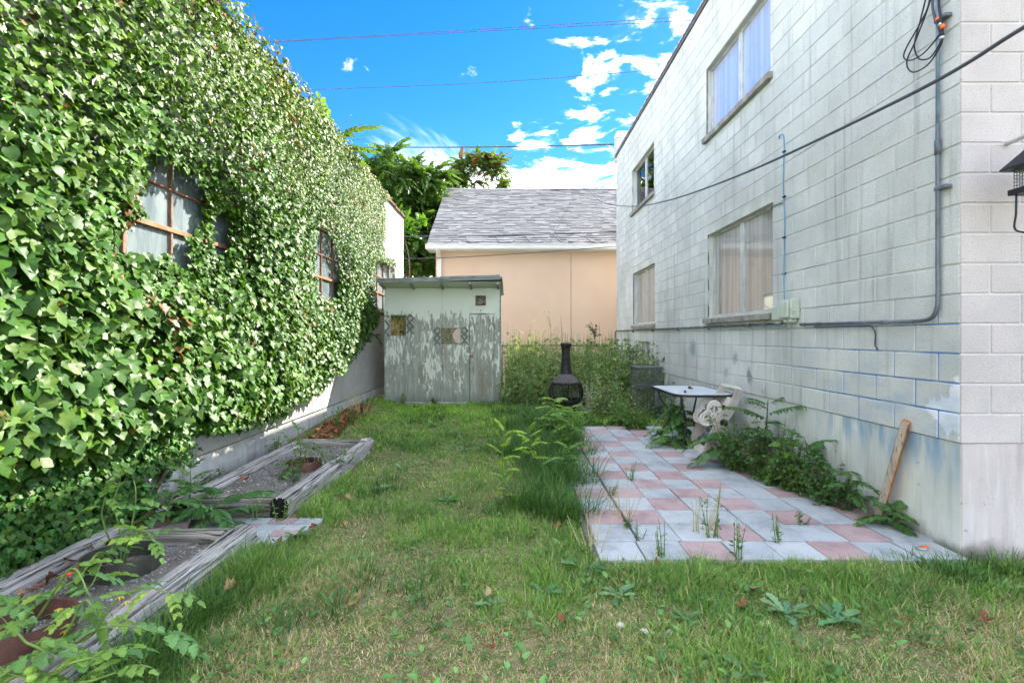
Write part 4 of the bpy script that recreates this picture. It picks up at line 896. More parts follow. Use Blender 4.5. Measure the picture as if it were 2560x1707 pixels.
# ================================================================ patio
PX0, PT = 0.61, 0.3048
PROWS = [3.29, 3.588, 3.93, 4.245, 4.56, 4.855, 5.155, 5.465, 5.79, 6.10, 6.41, 6.72, 7.03, 7.34, 7.65, 7.96, 8.2]
RED = {0: (2, 5), 1: (3, 6), 2: (0, 1, 5, 7), 3: (2, 4, 7), 4: (0, 1, 3, 6), 5: (2, 4), 6: (1, 3, 6), 7: (2, 4), 8: (1, 5), 9: (2, 4, 6), 10: (1, 6), 11: (1, 2, 5), 12: (3, 7), 13: (1, 4), 14: (4, 2), 15: (3, 6)}
def patio():
    o = obj('patio', MB().box(PX0 - 0.05, WR + 0.01, 3.28, 8.25, -0.06, 0.012).mesh('patio', M_SOIL)); o['kind'] = 'structure'
    rr = random.Random(4)
    V, Fc = bevel_box(0.298, 0.298, 0.05, 0.004); ms = {}
    for nm, m in (('g', M_TGREY), ('r', M_TRED)):
        me = bpy.data.meshes.new('paver'); me.from_pydata(V, [], Fc); me.materials.append(m); ms[nm] = me
    for r in range(16):
        y0, y1 = PROWS[r], PROWS[r + 1]
        for c in range(8):
            if c == 0 and r > 12: continue
            x = PX0 + PT * (c + 0.5) + (0.012 if c >= 1 and r > 0 else 0) + rr.uniform(-0.003, 0.003)
            p = obj('paver', ms['r' if c in RED.get(r, ()) else 'g'], o, (x - (0.02 if r == 0 else 0), (y0 + y1) / 2, 0.008 + rr.uniform(-0.003, 0.004)), (rr.uniform(-0.008, 0.008), rr.uniform(-0.008, 0.008), rr.uniform(-0.006, 0.006)), (1, min(1.06, (y1 - y0 - 0.007) / 0.298), 1))
patio()
def side_path():
    o = obj('side_path', MB().box(-2.8, -1.66, 3.58, 4.07, -0.06, 0.004).mesh('side_path', M_SOIL)); o['kind'] = 'structure'
    rr = random.Random(14); V, Fc = bevel_box(0.198, 0.118, 0.05, 0.004); ms = []
    for m in (M_TGREY, M_TGREY, M_TRED):
        me = bpy.data.meshes.new('paver'); me.from_pydata(V, [], Fc); me.materials.append(m); ms.append(me)
    for r in range(4):
        for c in range(6):
            if (c < 2 and r > 1) or (c == 0): continue
            obj('paver', ms[(r + 2 * c) % 3], o, (-2.74 + 0.205 * c + 0.04 * r - 0.03, 3.64 + r * 0.123, 0.0 + rr.uniform(-0.004, 0.004)), (0, 0, rr.uniform(-0.03, 0.03)))
    pv = obj('loose_paver', ms[2], None, (-2.62, 3.86, 0.06), (0.12, -0.1, 0.4), (1.2, 1.6, 1)); tag(pv, 'loose pinkish paver tilted against the ivy end of the path', 'paver')
    pv = obj('loose_paver', ms[0], None, (-2.72, 4.02, 0.07), (-0.1, 0.14, -0.3), (1.4, 1.6, 1)); tag(pv, 'loose grey paver by the rotten corner of the far bed', 'paver')
side_path()

# ================================================================ raised beds
def timber(name, axis, a0, a1, c0, c1, z0, z1, mat, parent, seed, split_line=False, ends=None):
    """weathered beam with grooves: axis 'x' or 'y' is the length, c the cross range"""
    nl = int((a1 - a0) / 0.035) + 2; per = []
    w, h = c1 - c0, z1 - z0; ns = 9
    for k in range(ns): per.append((c0 + w * k / ns, z0))
    for k in range(ns): per.append((c1, z0 + h * k / ns))
    for k in range(ns * 2): per.append((c1 - w * k / (2 * ns), z1))
    for k in range(ns): per.append((c0, z1 - h * k / ns))
    per = np.array(per); ctr = np.array(((c0 + c1) / 2, (z0 + z1) / 2)); n = len(per); A = np.linspace(a0, a1, nl)
    dirs = per - ctr; rad = np.maximum(np.abs(dirs[:, 0]) / (w / 2), np.abs(dirs[:, 1]) / (h / 2))[:, None]
    V = np.zeros((nl, n, 3)); idx = np.arange(n)
    for i, a in enumerate(A):
        g = fbm(idx * 0.9 + seed, np.full(n, a * 2.2 + seed), seed, 2); crack = np.clip(g - 0.60, 0, 1) * 0.11
        if split_line: crack = crack + 0.02 * np.exp(-((per[:, 1] - (z0 + h * 0.52)) / 0.006) ** 2)
        corner = np.exp(-((np.abs(dirs[:, 0]) - w / 2) ** 2 + (np.abs(dirs[:, 1]) - h / 2) ** 2) / 0.0006) * (0.006 + 0.014 * vnoise(np.array([a * 3.1 + seed * 3]), np.array([0.5]), seed)[0])
        sag = 0.006 * math.sin(a * 2.1 + seed); k = 1 - (crack + corner) / (0.5 * min(w, h)) + 0.02 * (vnoise(idx * 1.7, np.full(n, a * 9), seed + 9) - 0.5)
        p = ctr + dirs * k[:, None]; aa = a + (0.012 * (vnoise(idx * 0.8, np.full(n, 3.0), seed + 4) - 0.5) if i in (0, nl - 1) else 0)
        if axis == 'y': V[i, :, 0] = p[:, 0] + sag; V[i, :, 1] = aa
        else: V[i, :, 0] = aa; V[i, :, 1] = p[:, 0] + sag
        V[i, :, 2] = p[:, 1]
    Fq = [(i * n + k, i * n + (k + 1) % n, (i + 1) * n + (k + 1) % n, (i + 1) * n + k) for i in range(nl - 1) for k in range(n)]
    me = bpy.data.meshes.new(name); VV = V.reshape(-1, 3).tolist(); base = len(VV)
    VV.append(V[0].mean(0).tolist()); VV.append(V[-1].mean(0).tolist())
    Fq += [(k, base, (k + 1) % n) for k in range(n)] + [((nl - 1) * n + k, (nl - 1) * n + (k + 1) % n, base + 1) for k in range(n)]
    me.from_pydata(VV, [], Fq); me.materials.append(mat); me.materials.append(M_CHAR)
    if ends:
        nf = len(me.polygons)
        if 'near' in ends:
            for k in range(nf - 2 * n, nf - n): me.polygons[k].material_index = 1
    me.update(); return obj(name, me, parent)
def pebbles(x0, x1, y0, y1, z, n, seed, zf=None):
    r = np.random.default_rng(seed); t = bpy.data.meshes.new('tmp')
    V = np.array([(0, 0, 1), (1, 0, 0.1), (0.3, 0.9, 0.1), (-0.8, 0.55, 0.1), (-0.8, -0.6, 0.1), (0.3, -0.9, 0.1), (0, 0, -0.6)], float); Fc = np.array([(0, 1, 2), (0, 2, 3), (0, 3, 4), (0, 4, 5), (0, 5, 1), (6, 2, 1), (6, 3, 2), (6, 4, 3), (6, 5, 4), (6, 1, 5)])
    bpy.data.meshes.remove(t)
    p = np.stack((r.uniform(x0, x1, n), r.uniform(y0, y1, n), np.full(n, z)), 1)
    if zf is not None: p[:, 2] = zf(p[:, 0], p[:, 1])
    a = r.uniform(0, 6.28, n); yd = np.stack((np.cos(a), np.sin(a), r.normal(0, 0.2, n)), 1); R = frames(yd, np.tile((0, 0, 1.0), (n, 1)))
    s = np.clip(r.lognormal(math.log(0.0055), 0.5, n), 0.002, 0.02); sc = np.stack((s, s * r.uniform(0.6, 1.1, n), s * r.uniform(0.45, 0.8, n)), 1)
    c = np.array([(0.36, 0.33, 0.29), (0.20, 0.20, 0.21), (0.50, 0.48, 0.45), (0.26, 0.21, 0.17), (0.30, 0.34, 0.38)])[r.integers(0, 5, n)] * r.uniform(0.7, 1.2, (n, 1))
    return scatter(V, Fc, p, R, sc, c)
def bed(name, label, x0, x1, y0, y1, seed, far):
    T = thing(name, label, 'raised bed', ((x0 + x1) / 2, (y0 + y1) / 2, 0))
    tw, th = 0.15, 0.165
    if far:
        timber('timber', 'y', y0, 5.36, x1 - tw + 0.005, x1, -0.03, 0.178, M_TIMY, T, seed + 1, False, 'near')
        timber('timber', 'y', 5.38, y1, x1 - tw + 0.05, x1 + 0.045, -0.03, 0.185, M_TIMY, T, seed + 2)
        timber('timber', 'y', y0 - 0.02, y1 - 0.12, x0, x0 + tw, -0.03, 0.175, M_TIMY, T, seed + 3, False, 'near')
        timber('timber', 'x', x0 + tw + 0.004, x1 - tw, y0 + 0.03, y0 + 0.20, -0.03, 0.165, M_TIMX, T, seed + 4, True)
        timber('timber', 'x', x0 + 0.10, x1 - tw + 0.04, y1 - 0.12, y1 + 0.03, -0.03, 0.17, M_TIMX, T, seed + 5)
    else:
        timber('timber', 'y', y0, y1, x1 - 0.165, x1, -0.03, 0.158, M_TIMY, T, seed + 1)
        timber('timber', 'y', y0, y1 - 0.02, x0, x0 + tw, -0.03, 0.165, M_TIMY, T, seed + 3)
        timber('timber', 'x', x0 + tw + 0.004, x1 - 0.168, y1 - 0.19, y1 - 0.04, -0.03, 0.158, M_TIMX, T, seed + 4)
    xs = np.linspace(x0 + 0.1, x1 - 0.1, 34); ys = np.linspace(y0 + 0.1, y1 - 0.06, 70); X, Y = np.meshgrid(xs, ys)
    sf = lambda a, b: 0.072 + 0.03 * fbm(np.asarray(a) * 5, np.asarray(b) * 5, seed)
    Z = sf(X, Y); n = len(xs); i, j = np.meshgrid(np.arange(len(ys) - 1), np.arange(n - 1), indexing='ij'); a = (i * n + j).ravel()
    obj('soil', mesh_np('soil', np.stack((X, Y, Z), -1).reshape(-1, 3), np.stack((a, a + 1, a + n + 1, a + n), 1), None, M_SOIL, True), T)
    v, f, c = pebbles(x0 + 0.13, x1 - 0.13, y0 + 0.15, y1 - 0.1, 0.09, 5200 if not far else 4200, seed, lambda a, b: sf(a, b) + 0.001)
    obj('pebbles', mesh_np('pebbles', v, f, c, M_STONES), T)['kind'] = 'stuff'
bed('raised_bed', 'nearest timber raised bed with pebbly soil and tomato plants', -2.86, -1.82, 0.9, 3.58, 20, False)
bed('raised_bed', 'farther timber raised bed with blackened rotten ends', -2.80, -1.83, 4.10, 6.52, 40, True)
def collar(label, c, r, h, mat, tilt):
    mb = MB(); n = 44; prof = [(r * 0.985, -0.02), (r, h * 0.5), (r * 1.01, h - 0.012), (r * 1.03, h - 0.012), (r * 1.03, h), (r * 0.975, h), (r * 0.965, -0.02)]
    mb.lathe(prof, (0, 0, 0), n, None, True); mb.bbox(r - 0.004, r + 0.006, -0.012, 0.012, 0.005, h - 0.014, 0.002)
    o = obj('plastic_collar', mb.mesh('plastic_collar', mat, False), None, c, tilt); tag(o, label, 'planter ring', 'plant collars in the raised beds')
    ang = math.radians(30)
    return o
collar('grey-green plastic planter ring around tomato in nearest bed', (-2.36, 3.03, 0.085), 0.20, 0.105, M_RING1, (0.03, 0.04, 2.0))
collar('brown plastic planter ring with pale rim at lower left corner', (-2.27, 2.30, 0.085), 0.205, 0.115, M_RING2, (-0.04, 0.05, 0.9))
collar('reddish brown planter ring in the farther bed', (-2.19, 5.32, 0.085), 0.165, 0.10, M_RING2, (0.03, -0.02, 4.4))
o = place('rock', MB().bbox(-1.9, -1.82, 6.28, 6.36, 0.178, 0.212, 0.016), M_STONE); tag(o, 'small pale stone resting on far corner of the farther bed', 'stone')

# ================================================================ chiminea
def chiminea():
    c = np.array((1.06, 9.6, 0.0)); z0 = gz(c[0], c[1]).item(); T = thing('chiminea', 'black cast iron chiminea with mesh bowl in the weeds', 'chiminea', (c[0], c[1], z0))
    place('chimney', MB().lathe([(0.118, 0.785), (0.104, 0.83), (0.094, 0.90), (0.087, 1.0), (0.081, 1.09), (0.083, 1.095), (0.0835, 1.105), (0.080, 1.112), (0.079, 1.18), (0.083, 1.25), (0.093, 1.315), (0.106, 1.325), (0.109, 1.35), (0.106, 1.378), (0.093, 1.38), (0.085, 1.36), (0.074, 1.1)], c, 32), M_IRON, T, True)
    place('dome', MB().lathe([(0.116, 0.79), (0.135, 0.772), (0.175, 0.745), (0.215, 0.71), (0.245, 0.675), (0.262, 0.650), (0.276, 0.646), (0.278, 0.630), (0.262, 0.626)], c, 40), M_IRONG, T, True)
    place('bowl_rim', MB().lathe([(0.262, 0.626), (0.283, 0.622), (0.285, 0.595), (0.27, 0.59)], c, 40), M_IRON, T, True)
    def rad(z): return 0.33 * math.sqrt(max(0.02, 1 - ((z - 0.43) / 0.31) ** 2)) if z < 0.43 else 0.33 - 0.05 * ((z - 0.43) / 0.17) ** 2
    m = MB(); zs = np.linspace(0.30, 0.60, 12)
    for k in range(64):
        for s in (-1, 1):
            pts = [(c[0] + rad(z) * math.cos(2 * math.pi * k / 64 + s * i * 0.055), c[1] + rad(z) * math.sin(2 * math.pi * k / 64 + s * i * 0.055), z) for i, z in enumerate(zs)]
            m.tube(pts, 0.0022, 3, None, False)
    place('mesh_screen', m, M_IRON, T)
    for k in range(6):
        a = 2 * math.pi * (k + 0.25) / 6; pts = [(c[0] + (rad(z) + 0.004) * math.cos(a), c[1] + (rad(z) + 0.004) * math.sin(a), z) for z in np.linspace(0.28, 0.61, 10)]
        place('screen_rib', MB().tube(pts, 0.010, 6), M_IRON, T, True)
    place('fire_bowl', MB().lathe([(rad(0.30) + 0.004, 0.31), (rad(0.30) + 0.012, 0.30), (rad(0.25), 0.25), (rad(0.2) * 0.97, 0.2), (0.19, 0.15), (0.05, 0.125), (0.0, 0.125)], c, 36), M_IRON, T, True)
    for k in range(3):
        a = 2 * math.pi * (k + 0.6) / 3; place('leg', MB().tube(spline([(c[0] + 0.15 * math.cos(a), c[1] + 0.15 * math.sin(a), 0.19), (c[0] + 0.22 * math.cos(a), c[1] + 0.22 * math.sin(a), 0.11), (c[0] + 0.24 * math.cos(a), c[1] + 0.24 * math.sin(a), -0.01)], 12), 0.017, 7), M_IRON, T, True)
    mb = MB(); mb.tube([(c[0] - 0.06, c[1] - 0.345, 0.50), (c[0] - 0.06, c[1] - 0.37, 0.50), (c[0] + 0.0, c[1] - 0.37, 0.47)], 0.007, 6); place('door_latch', mb, M_IRON, T)
chiminea()

# ================================================================ patio table
def table():
    x0, x1, y0, y1, z = 2.14, 2.93, 6.42, 7.72, 0.75; T = thing('patio_table', 'glass topped patio table with dark rim standing against block wall', 'table', ((x0 + x1) / 2, (y0 + y1) / 2, 0.03))
    def rr(o, r=0.19):
        pts = []
        for cx, cy, a in ((x1 - r, y1 - r, 0), (x0 + r, y1 - r, 90), (x0 + r, y0 + r, 180), (x1 - r, y0 + r, 270)):
            for k in range(9): t = math.radians(a + k * 11.25); pts.append((cx + (r + o) * math.cos(t), cy + (r + o) * math.sin(t)))
        return pts
    place('table_top', MB().prism(rr(-0.012), 'z', z - 0.006, z), M_TABLE, T)
    m = MB(); a, b = rr(-0.010), rr(0.010); n = len(a); V = [(x, y, z + 0.003) for x, y in a] + [(x, y, z + 0.003) for x, y in b] + [(x, y, z - 0.03) for x, y in b] + [(x, y, z - 0.03) for x, y in a]
    m.add(V, [(r * n + k, r * n + (k + 1) % n, ((r + 1) % 4) * n + (k + 1) % n, ((r + 1) % 4) * n + k) for r in range(4) for k in range(n)]); place('rim', m, M_STEEL, T)
    cx, cy = (x0 + x1) / 2, (y0 + y1) / 2
    for sx in (-1, 1):
        for sy in (-1, 1):
            pts = [(cx + sx * 0.30, cy + sy * 0.52, z - 0.03), (cx + sx * 0.27, cy + sy * 0.48, 0.58), (cx + sx * 0.17, cy + sy * 0.33, 0.36), (cx + sx * 0.22, cy + sy * 0.42, 0.17), (cx + sx * 0.31, cy + sy * 0.55, 0.035)]
            place('leg', MB().tube(spline(pts, 28), 0.013, 8), M_STEEL, T, True)
    place('brace_ring', MB().tube([(cx + 0.19 * math.cos(t), cy + 0.36 * math.sin(t), 0.36) for t in np.linspace(0, 2 * math.pi, 33)], 0.008, 6), M_STEEL, T, True)
    o = place('bottle_cap', MB().bbox(2.33, 2.36, 6.70, 6.73, z + 0.001, z + 0.028, 0.006), M_BLACK); tag(o, 'small dark cap standing on the glass table', 'cap')
    return z
TZ = table()

# ================================================================ hose reel cart
def cart():
    T = thing('hose_reel_cart', 'taupe plastic hose reel cart without hose leaning by the table', 'hose reel', (2.5, 6.45, 0.03)); b = 0.03
    path = [(2.425, 0.0), (2.445, 0.10), (2.49, 0.22), (2.55, 0.33), (2.61, 0.42), (2.68, 0.51), (2.755, 0.62), (2.80, 0.73), (2.83, 0.82)]
    wd = [0.075, 0.07, 0.075, 0.09, 0.12, 0.105, 0.085, 0.075, 0.07]
    sp = spline([(x, 0, z) for x, z in path], 40)[:, [0, 2]]; ws = np.interp(np.linspace(0, 1, len(sp)), np.linspace(0, 1, len(wd)), wd)
    t = nrm(np.gradient(sp, axis=0)); nn = np.stack((-t[:, 1], t[:, 0]), 1); A = sp + nn * ws[:, None] / 2; B = sp - nn * ws[:, None] / 2
    poly = [(p[0], p[1] + b) for p in A] + [(p[0], p[1] + b) for p in B[::-1]]
    for yy in (6.17, 6.66):
        m = MB(); n = len(A)
        for k in range(n - 1):                         # strip of short boxes following the curve, one skin
            pass
        V = []
        for k in range(n):
            for (p, y) in ((A[k], yy), (B[k], yy), (B[k], yy + 0.05), (A[k], yy + 0.05)): V.append((p[0], y, p[1] + b))
        Fq = [(k * 4 + q, k * 4 + (q + 1) % 4, (k + 1) * 4 + (q + 1) % 4, (k + 1) * 4 + q) for k in range(n - 1) for q in range(4)] + [(0, 1, 2, 3), tuple(4 * (n - 1) + q for q in (3, 2, 1, 0))]
        m.add(V, Fq); fr = place('side_frame', m, M_CART, T)
        place('foot', MB().bbox(2.37, 2.48, yy - 0.012, yy + 0.062, b - 0.002, b + 0.025, 0.006), M_CARTL, T)
        place('brace', MB().bar((2.73, yy + 0.026, 0.42), (2.50, yy + 0.026, 0.17), 0.022, 0.04, (0, 0, 1), 0.004), M_CART, T)
    Y0, Y1 = 6.22, 6.66
    place('base_plate', MB().bar((2.425, Y0, 0.075), (2.425, Y1, 0.075), 0.02, 0.10, (0.25, 0, 1), 0.004), M_CARTL, T)
    place('tray', MB().bar((2.765, Y0, 0.675), (2.765, Y1, 0.675), 0.02, 0.12, (0.5, 0, 1), 0.004), M_CARTL, T)
    place('handle', MB().bar((2.835, Y0 - 0.05, 0.855), (2.835, Y1 + 0.05, 0.855), 0.045, 0.04, (0.4, 0, 1), 0.012), M_CARTL, T)
    g = MB()
    for k in range(13): y = Y0 + 0.06 + k * 0.028; g.bar((2.815, y, 0.878), (2.855, y, 0.872), 0.012, 0.012, (0, 0, 1), 0.003)
    place('handle_grip', g, M_CARTL, T)
    for sy in (6.165, 6.715):
        hub = MB().tube([(2.625, sy - 0.02, 0.44), (2.625, sy + 0.02, 0.44)], 0.05, 18); place('hub', hub, M_BLACK, T, False)
        place('hub_ring', MB().tube([(2.625, sy - 0.012, 0.44), (2.625, sy + 0.012, 0.44)], 0.066, 20), M_CART, T)
    for yy in (6.34, 6.55):                            # reel discs: three-lobed rims with spokes
        cx, cz = 2.575, 0.50; m = MB(); k = 48; rim = []
        def lob(t): return 0.148 * (1 + 0.27 * math.cos(3 * (t - math.radians(205))))
        for q in range(k): t = 2 * math.pi * q / k; rim.append((cx + lob(t) * math.cos(t), yy, cz + lob(t) * math.sin(t)))
        m.tube(rim + rim[:1], 0.013, 6, None, False)
        inn = [(cx + (p[0] - cx) * 0.72, yy, cz + (p[2] - cz) * 0.72) for p in rim]; m.tube(inn + inn[:1], 0.008, 6, None, False)
        for q in range(9): t = math.radians(205 + q * 40); m.bar((cx + 0.03 * math.cos(t), yy, cz + 0.03 * math.sin(t)), (cx + lob(t) * math.cos(t), yy, cz + lob(t) * math.sin(t)), 0.014, 0.022, (0, 1, 0))
        V = []; 
        for q in range(k):
            for f_, dy in ((0.74, -0.004), (0.98, -0.004), (0.98, 0.004), (0.74, 0.004)): p = rim[q]; V.append((cx + (p[0] - cx) * f_, yy + dy, cz + (p[2] - cz) * f_))
        m.add(V, [(q * 4 + r, q * 4 + (r + 1) % 4, ((q + 1) % k) * 4 + (r + 1) % 4, ((q + 1) % k) * 4 + r) for q in range(k) for r in range(4)])
        m.tube([(cx, yy - 0.03, cz), (cx, yy + 0.03, cz)], 0.035, 14); place('reel_disc', m, M_CARTL, T)
    place('drum', MB().tube([(2.575, 6.34, 0.50), (2.575, 6.55, 0.50)], 0.06, 18), M_CART, T, True)
cart()

# ================================================================ wire cage, fence, leaning stud, lantern
def cage():
    T = thing('wire_cage', 'tall wire mesh cage with dark lid among weeds by block wall', 'cage', (2.52, 9.2, 0.02)); x0, x1, y0, y1, z0, z1 = 2.29, 2.74, 9.05, 9.5, 0.03, 0.93
    m = MB(); w = 0.003
    for y in (y0, y1):
        for x in np.arange(x0, x1 + 0.001, 0.028): m.box(x - w / 2, x + w / 2, y - w / 2, y + w / 2, z0, z1)
        for z in np.arange(z0, z1, 0.03): m.box(x0, x1, y - w, y - w / 2 - 0.0002, z - w / 2, z + w / 2)
    for x in (x0, x1):
        for y in np.arange(y0, y1 + 0.001, 0.028): m.box(x - w / 2, x + w / 2, y - w / 2, y + w / 2, z0, z1)
        for z in np.arange(z0, z1, 0.03): m.box(x - w, x - w / 2 - 0.0002, y0, y1, z - w / 2, z + w / 2)
    place('wire_mesh', m, M_WIRE, T); f = MB()
    for x in (x0, x1):
        for y in (y0, y1): f.tube([(x, y, 0.0), (x, y, z1)], 0.006, 6)
    for z in (0.30, 0.62): f.tube([(x0, y0, z), (x1, y0, z), (x1, y1, z), (x0, y1, z), (x0, y0, z)], 0.004, 5)
    place('frame', f, M_WIRE, T); place('lid', MB().bbox(x0 - 0.02, x1 + 0.02, y0 - 0.02, y1 + 0.02, z1, z1 + 0.022, 0.004), M_LIDG, T)
    place('side_panel', MB().bbox(x1 - 0.14, x1 + 0.01, y0 - 0.012, y0 - 0.005, 0.25, 0.66, 0.002), M_LIDG, T)
    place('shelf', MB().box(x0 + 0.01, x1 - 0.01, y0 + 0.01, y1 - 0.01, 0.60, 0.612), M_LIDG, T)
cage()
def fence():
    Y = 13.85; T = thing('chain_link_fence', 'galvanised chain link fence behind the weeds in front of peach wall', 'fence', (1.4, Y, 0)); x0, x1, zt = -0.25, 3.0, 1.26
    place('top_rail', MB().tube([(x0, Y, zt), (x1, Y, zt)], 0.021, 8), M_WIRE, T, True)
    for x in (x0, 2.2, x1 - 0.03): place('post', MB().tube([(x, Y + 0.03, -0.1), (x, Y + 0.03, zt + 0.03)], 0.026, 8), M_WIRE, T, True)
    m = MB(); h = zt - 0.05; n = int((x1 - x0 + h) / 0.07)
    for k in range(n):
        for s in (1, -1):
            xa = x0 - h + k * 0.07 if s == 1 else x0 + k * 0.07; za, zb = 0.03, zt - 0.02; xb = xa + s * (zb - za)
            lo, hi = sorted(((xa, za), (xb, zb)))
            def clip(p, q):
                pts = []
                for t in (0, 1):
                    pts.append((p[0] + (q[0] - p[0]) * t, p[1] + (q[1] - p[1]) * t))
                (ax, az), (bx, bz) = pts
                if bx < x0 or ax > x1: return None
                if ax < x0: az += (bz - az) * (x0 - ax) / (bx - ax); ax = x0
                if bx > x1: bz = az + (bz - az) * (x1 - ax) / (bx - ax); bx = x1
                return (ax, Y + 0.002 * s, az), (bx, Y + 0.002 * s, bz)
            c = clip(lo, hi)
            if c and abs(c[0][0] - c[1][0]) > 0.01: m.tube(c, 0.0022, 3, None, False)
    place('chain_link_mesh', m, M_WIRE, T)
fence()
def stud():
    a = np.array((2.955, 4.02, 0.03)); b = np.array((3.012, 3.80, 0.86)); d = nrm(b - a); m = MB(); w, t = 0.088, 0.05
    up = np.array((0.0, -1.0, 0)); m.bar(a, b, t, w, (-0.75, -0.66, 0), 0.003)
    me = m.mesh('leaning_stud', M_STUD); me.materials.append(M_STUDG)
    for p in me.polygons:
        n = p.normal
        if n.x < -0.35 and n.y > -0.75 and abs(n.z) < 0.8: p.material_index = 1
    o = obj('leaning_stud', me); tag(o, 'short sawn wooden stud leaning on foundation near building corner', 'wood stud')
stud()
def lantern():
    c = np.array((3.29, 3.02, 0)); z = lambda py: CAMZ - (py - VY) / F * 3.02
    T = thing('hanging_lantern', 'black hooded lantern with wire cage bracketed at right picture edge', 'lantern', (c[0], c[1], z(475)))
    zt, zh, zc, zb = z(352), z(404), z(458), z(474); V = []; r0, r1 = 0.075, 0.17
    m = MB(); n = 4
    for (r, zz) in ((0.0, zt + 0.02), (r0, zt), (r1, zh), (r1, zh - 0.008), (0.0, zh - 0.004)):
        for k in range(4): a = math.pi / 4 + k * math.pi / 2; V.append((c[0] + r * 1.414 * math.cos(a), c[1] + r * 1.414 * math.sin(a), zz))
    m.add(V, [(i * 4 + k, i * 4 + (k + 1) % 4, (i + 1) * 4 + (k + 1) % 4, (i + 1) * 4 + k) for i in range(4) for k in range(4)]); place('hood', m, M_BLACK, T)
    m = MB(); h = 0.122
    for s in (-1, 1):
        for k in np.linspace(-h, h, 15): m.box(c[0] + k - 0.0015, c[0] + k + 0.0015, c[1] + s * h - 0.0015, c[1] + s * h + 0.0015, zc, zh - 0.005); m.box(c[0] + s * h - 0.0015, c[0] + s * h + 0.0015, c[1] + k - 0.0015, c[1] + k + 0.0015, zc, zh - 0.005)
        for zz in np.linspace(zc, zh - 0.01, 7): m.box(c[0] - h, c[0] + h, c[1] + s * h - 0.004, c[1] + s * h - 0.002, zz - 0.0015, zz + 0.0015); m.box(c[0] + s * h - 0.004, c[0] + s * h - 0.002, c[1] - h, c[1] + h, zz - 0.0015, zz + 0.0015)
    place('wire_guard', m, M_WIRE, T)
    place('tray', MB().bbox(c[0] - 0.145, c[0] + 0.145, c[1] - 0.145, c[1] + 0.145, zb, zc - 0.003, 0.004), M_BLACK, T)
    place('tube_lamp', MB().tube([(c[0], c[1], zc), (c[0], c[1], zh - 0.01)], 0.03, 12), M_CARTL, T, True)
    place('bracket', MB().tube(spline([(c[0] - 0.06, c[1], zt + 0.005), (c[0] - 0.06, c[1], zt + 0.055), (c[0] - 0.04, c[1] + 0.01, zt + 0.075), (c[0], c[1] + 0.1, zt + 0.10), (c[0] + 0.05, RY0 - 0.005, zt + 0.11)], 24), 0.013, 8), M_ALU, T, True)
    place('power_cord', MB().tube(spline([(c[0] - 0.13, c[1] + 0.10, zb), (c[0] - 0.132, c[1] + 0.10, zb - 0.12), (c[0] - 0.125, c[1] + 0.11, zb - 0.22), (c[0] - 0.1, c[1] + 0.02, zb - 0.28), (c[0] + 0.1, c[1] + 0.2, zb - 0.4), (c[0] + 0.3, RY0 - 0.02, zb - 0.42)], 30), 0.006, 6), M_BLACK, T, True)
lantern()
def litter():
    p = G(2310, 1372, 0.04); T = thing('crushed_can', 'crushed silver can with orange disc on the front corner paver', 'can', p); mb = MB()
    mb.lathe([(0.0, 0.004), (0.030, 0.003), (0.034, 0.008), (0.032, 0.016), (0.0, 0.014)], (p[0] - 0.02, p[1], p[2]), 14); place('can_body', mb, M_CAN, T)
    place('orange_disc', MB().lathe([(0.0, 0.020), (0.024, 0.019), (0.026, 0.0165), (0.0, 0.0165)], (p[0] + 0.012, p[1] + 0.005, p[2]), 16), M_ORANGE, T)
    for i, (px, py, lb) in enumerate(((1500 / 1.0884 * 1.0884, 1565, 'larger pale stone lying in foreground grass below the patio'), (1610, 1581, 'flat pale stone beside the foreground weeds'), (1612 + 62, 1583, 'pale stone farthest right of the three in foreground grass'))):
        q = G(px if i else 1612 - 62, py, 0.01); m = MB().bbox(q[0] - 0.02, q[0] + 0.022, q[1] - 0.015, q[1] + 0.016, 0.0, 0.03, 0.012); o = place('stone', m, M_STONE); tag(o, lb, 'stone')
litter()

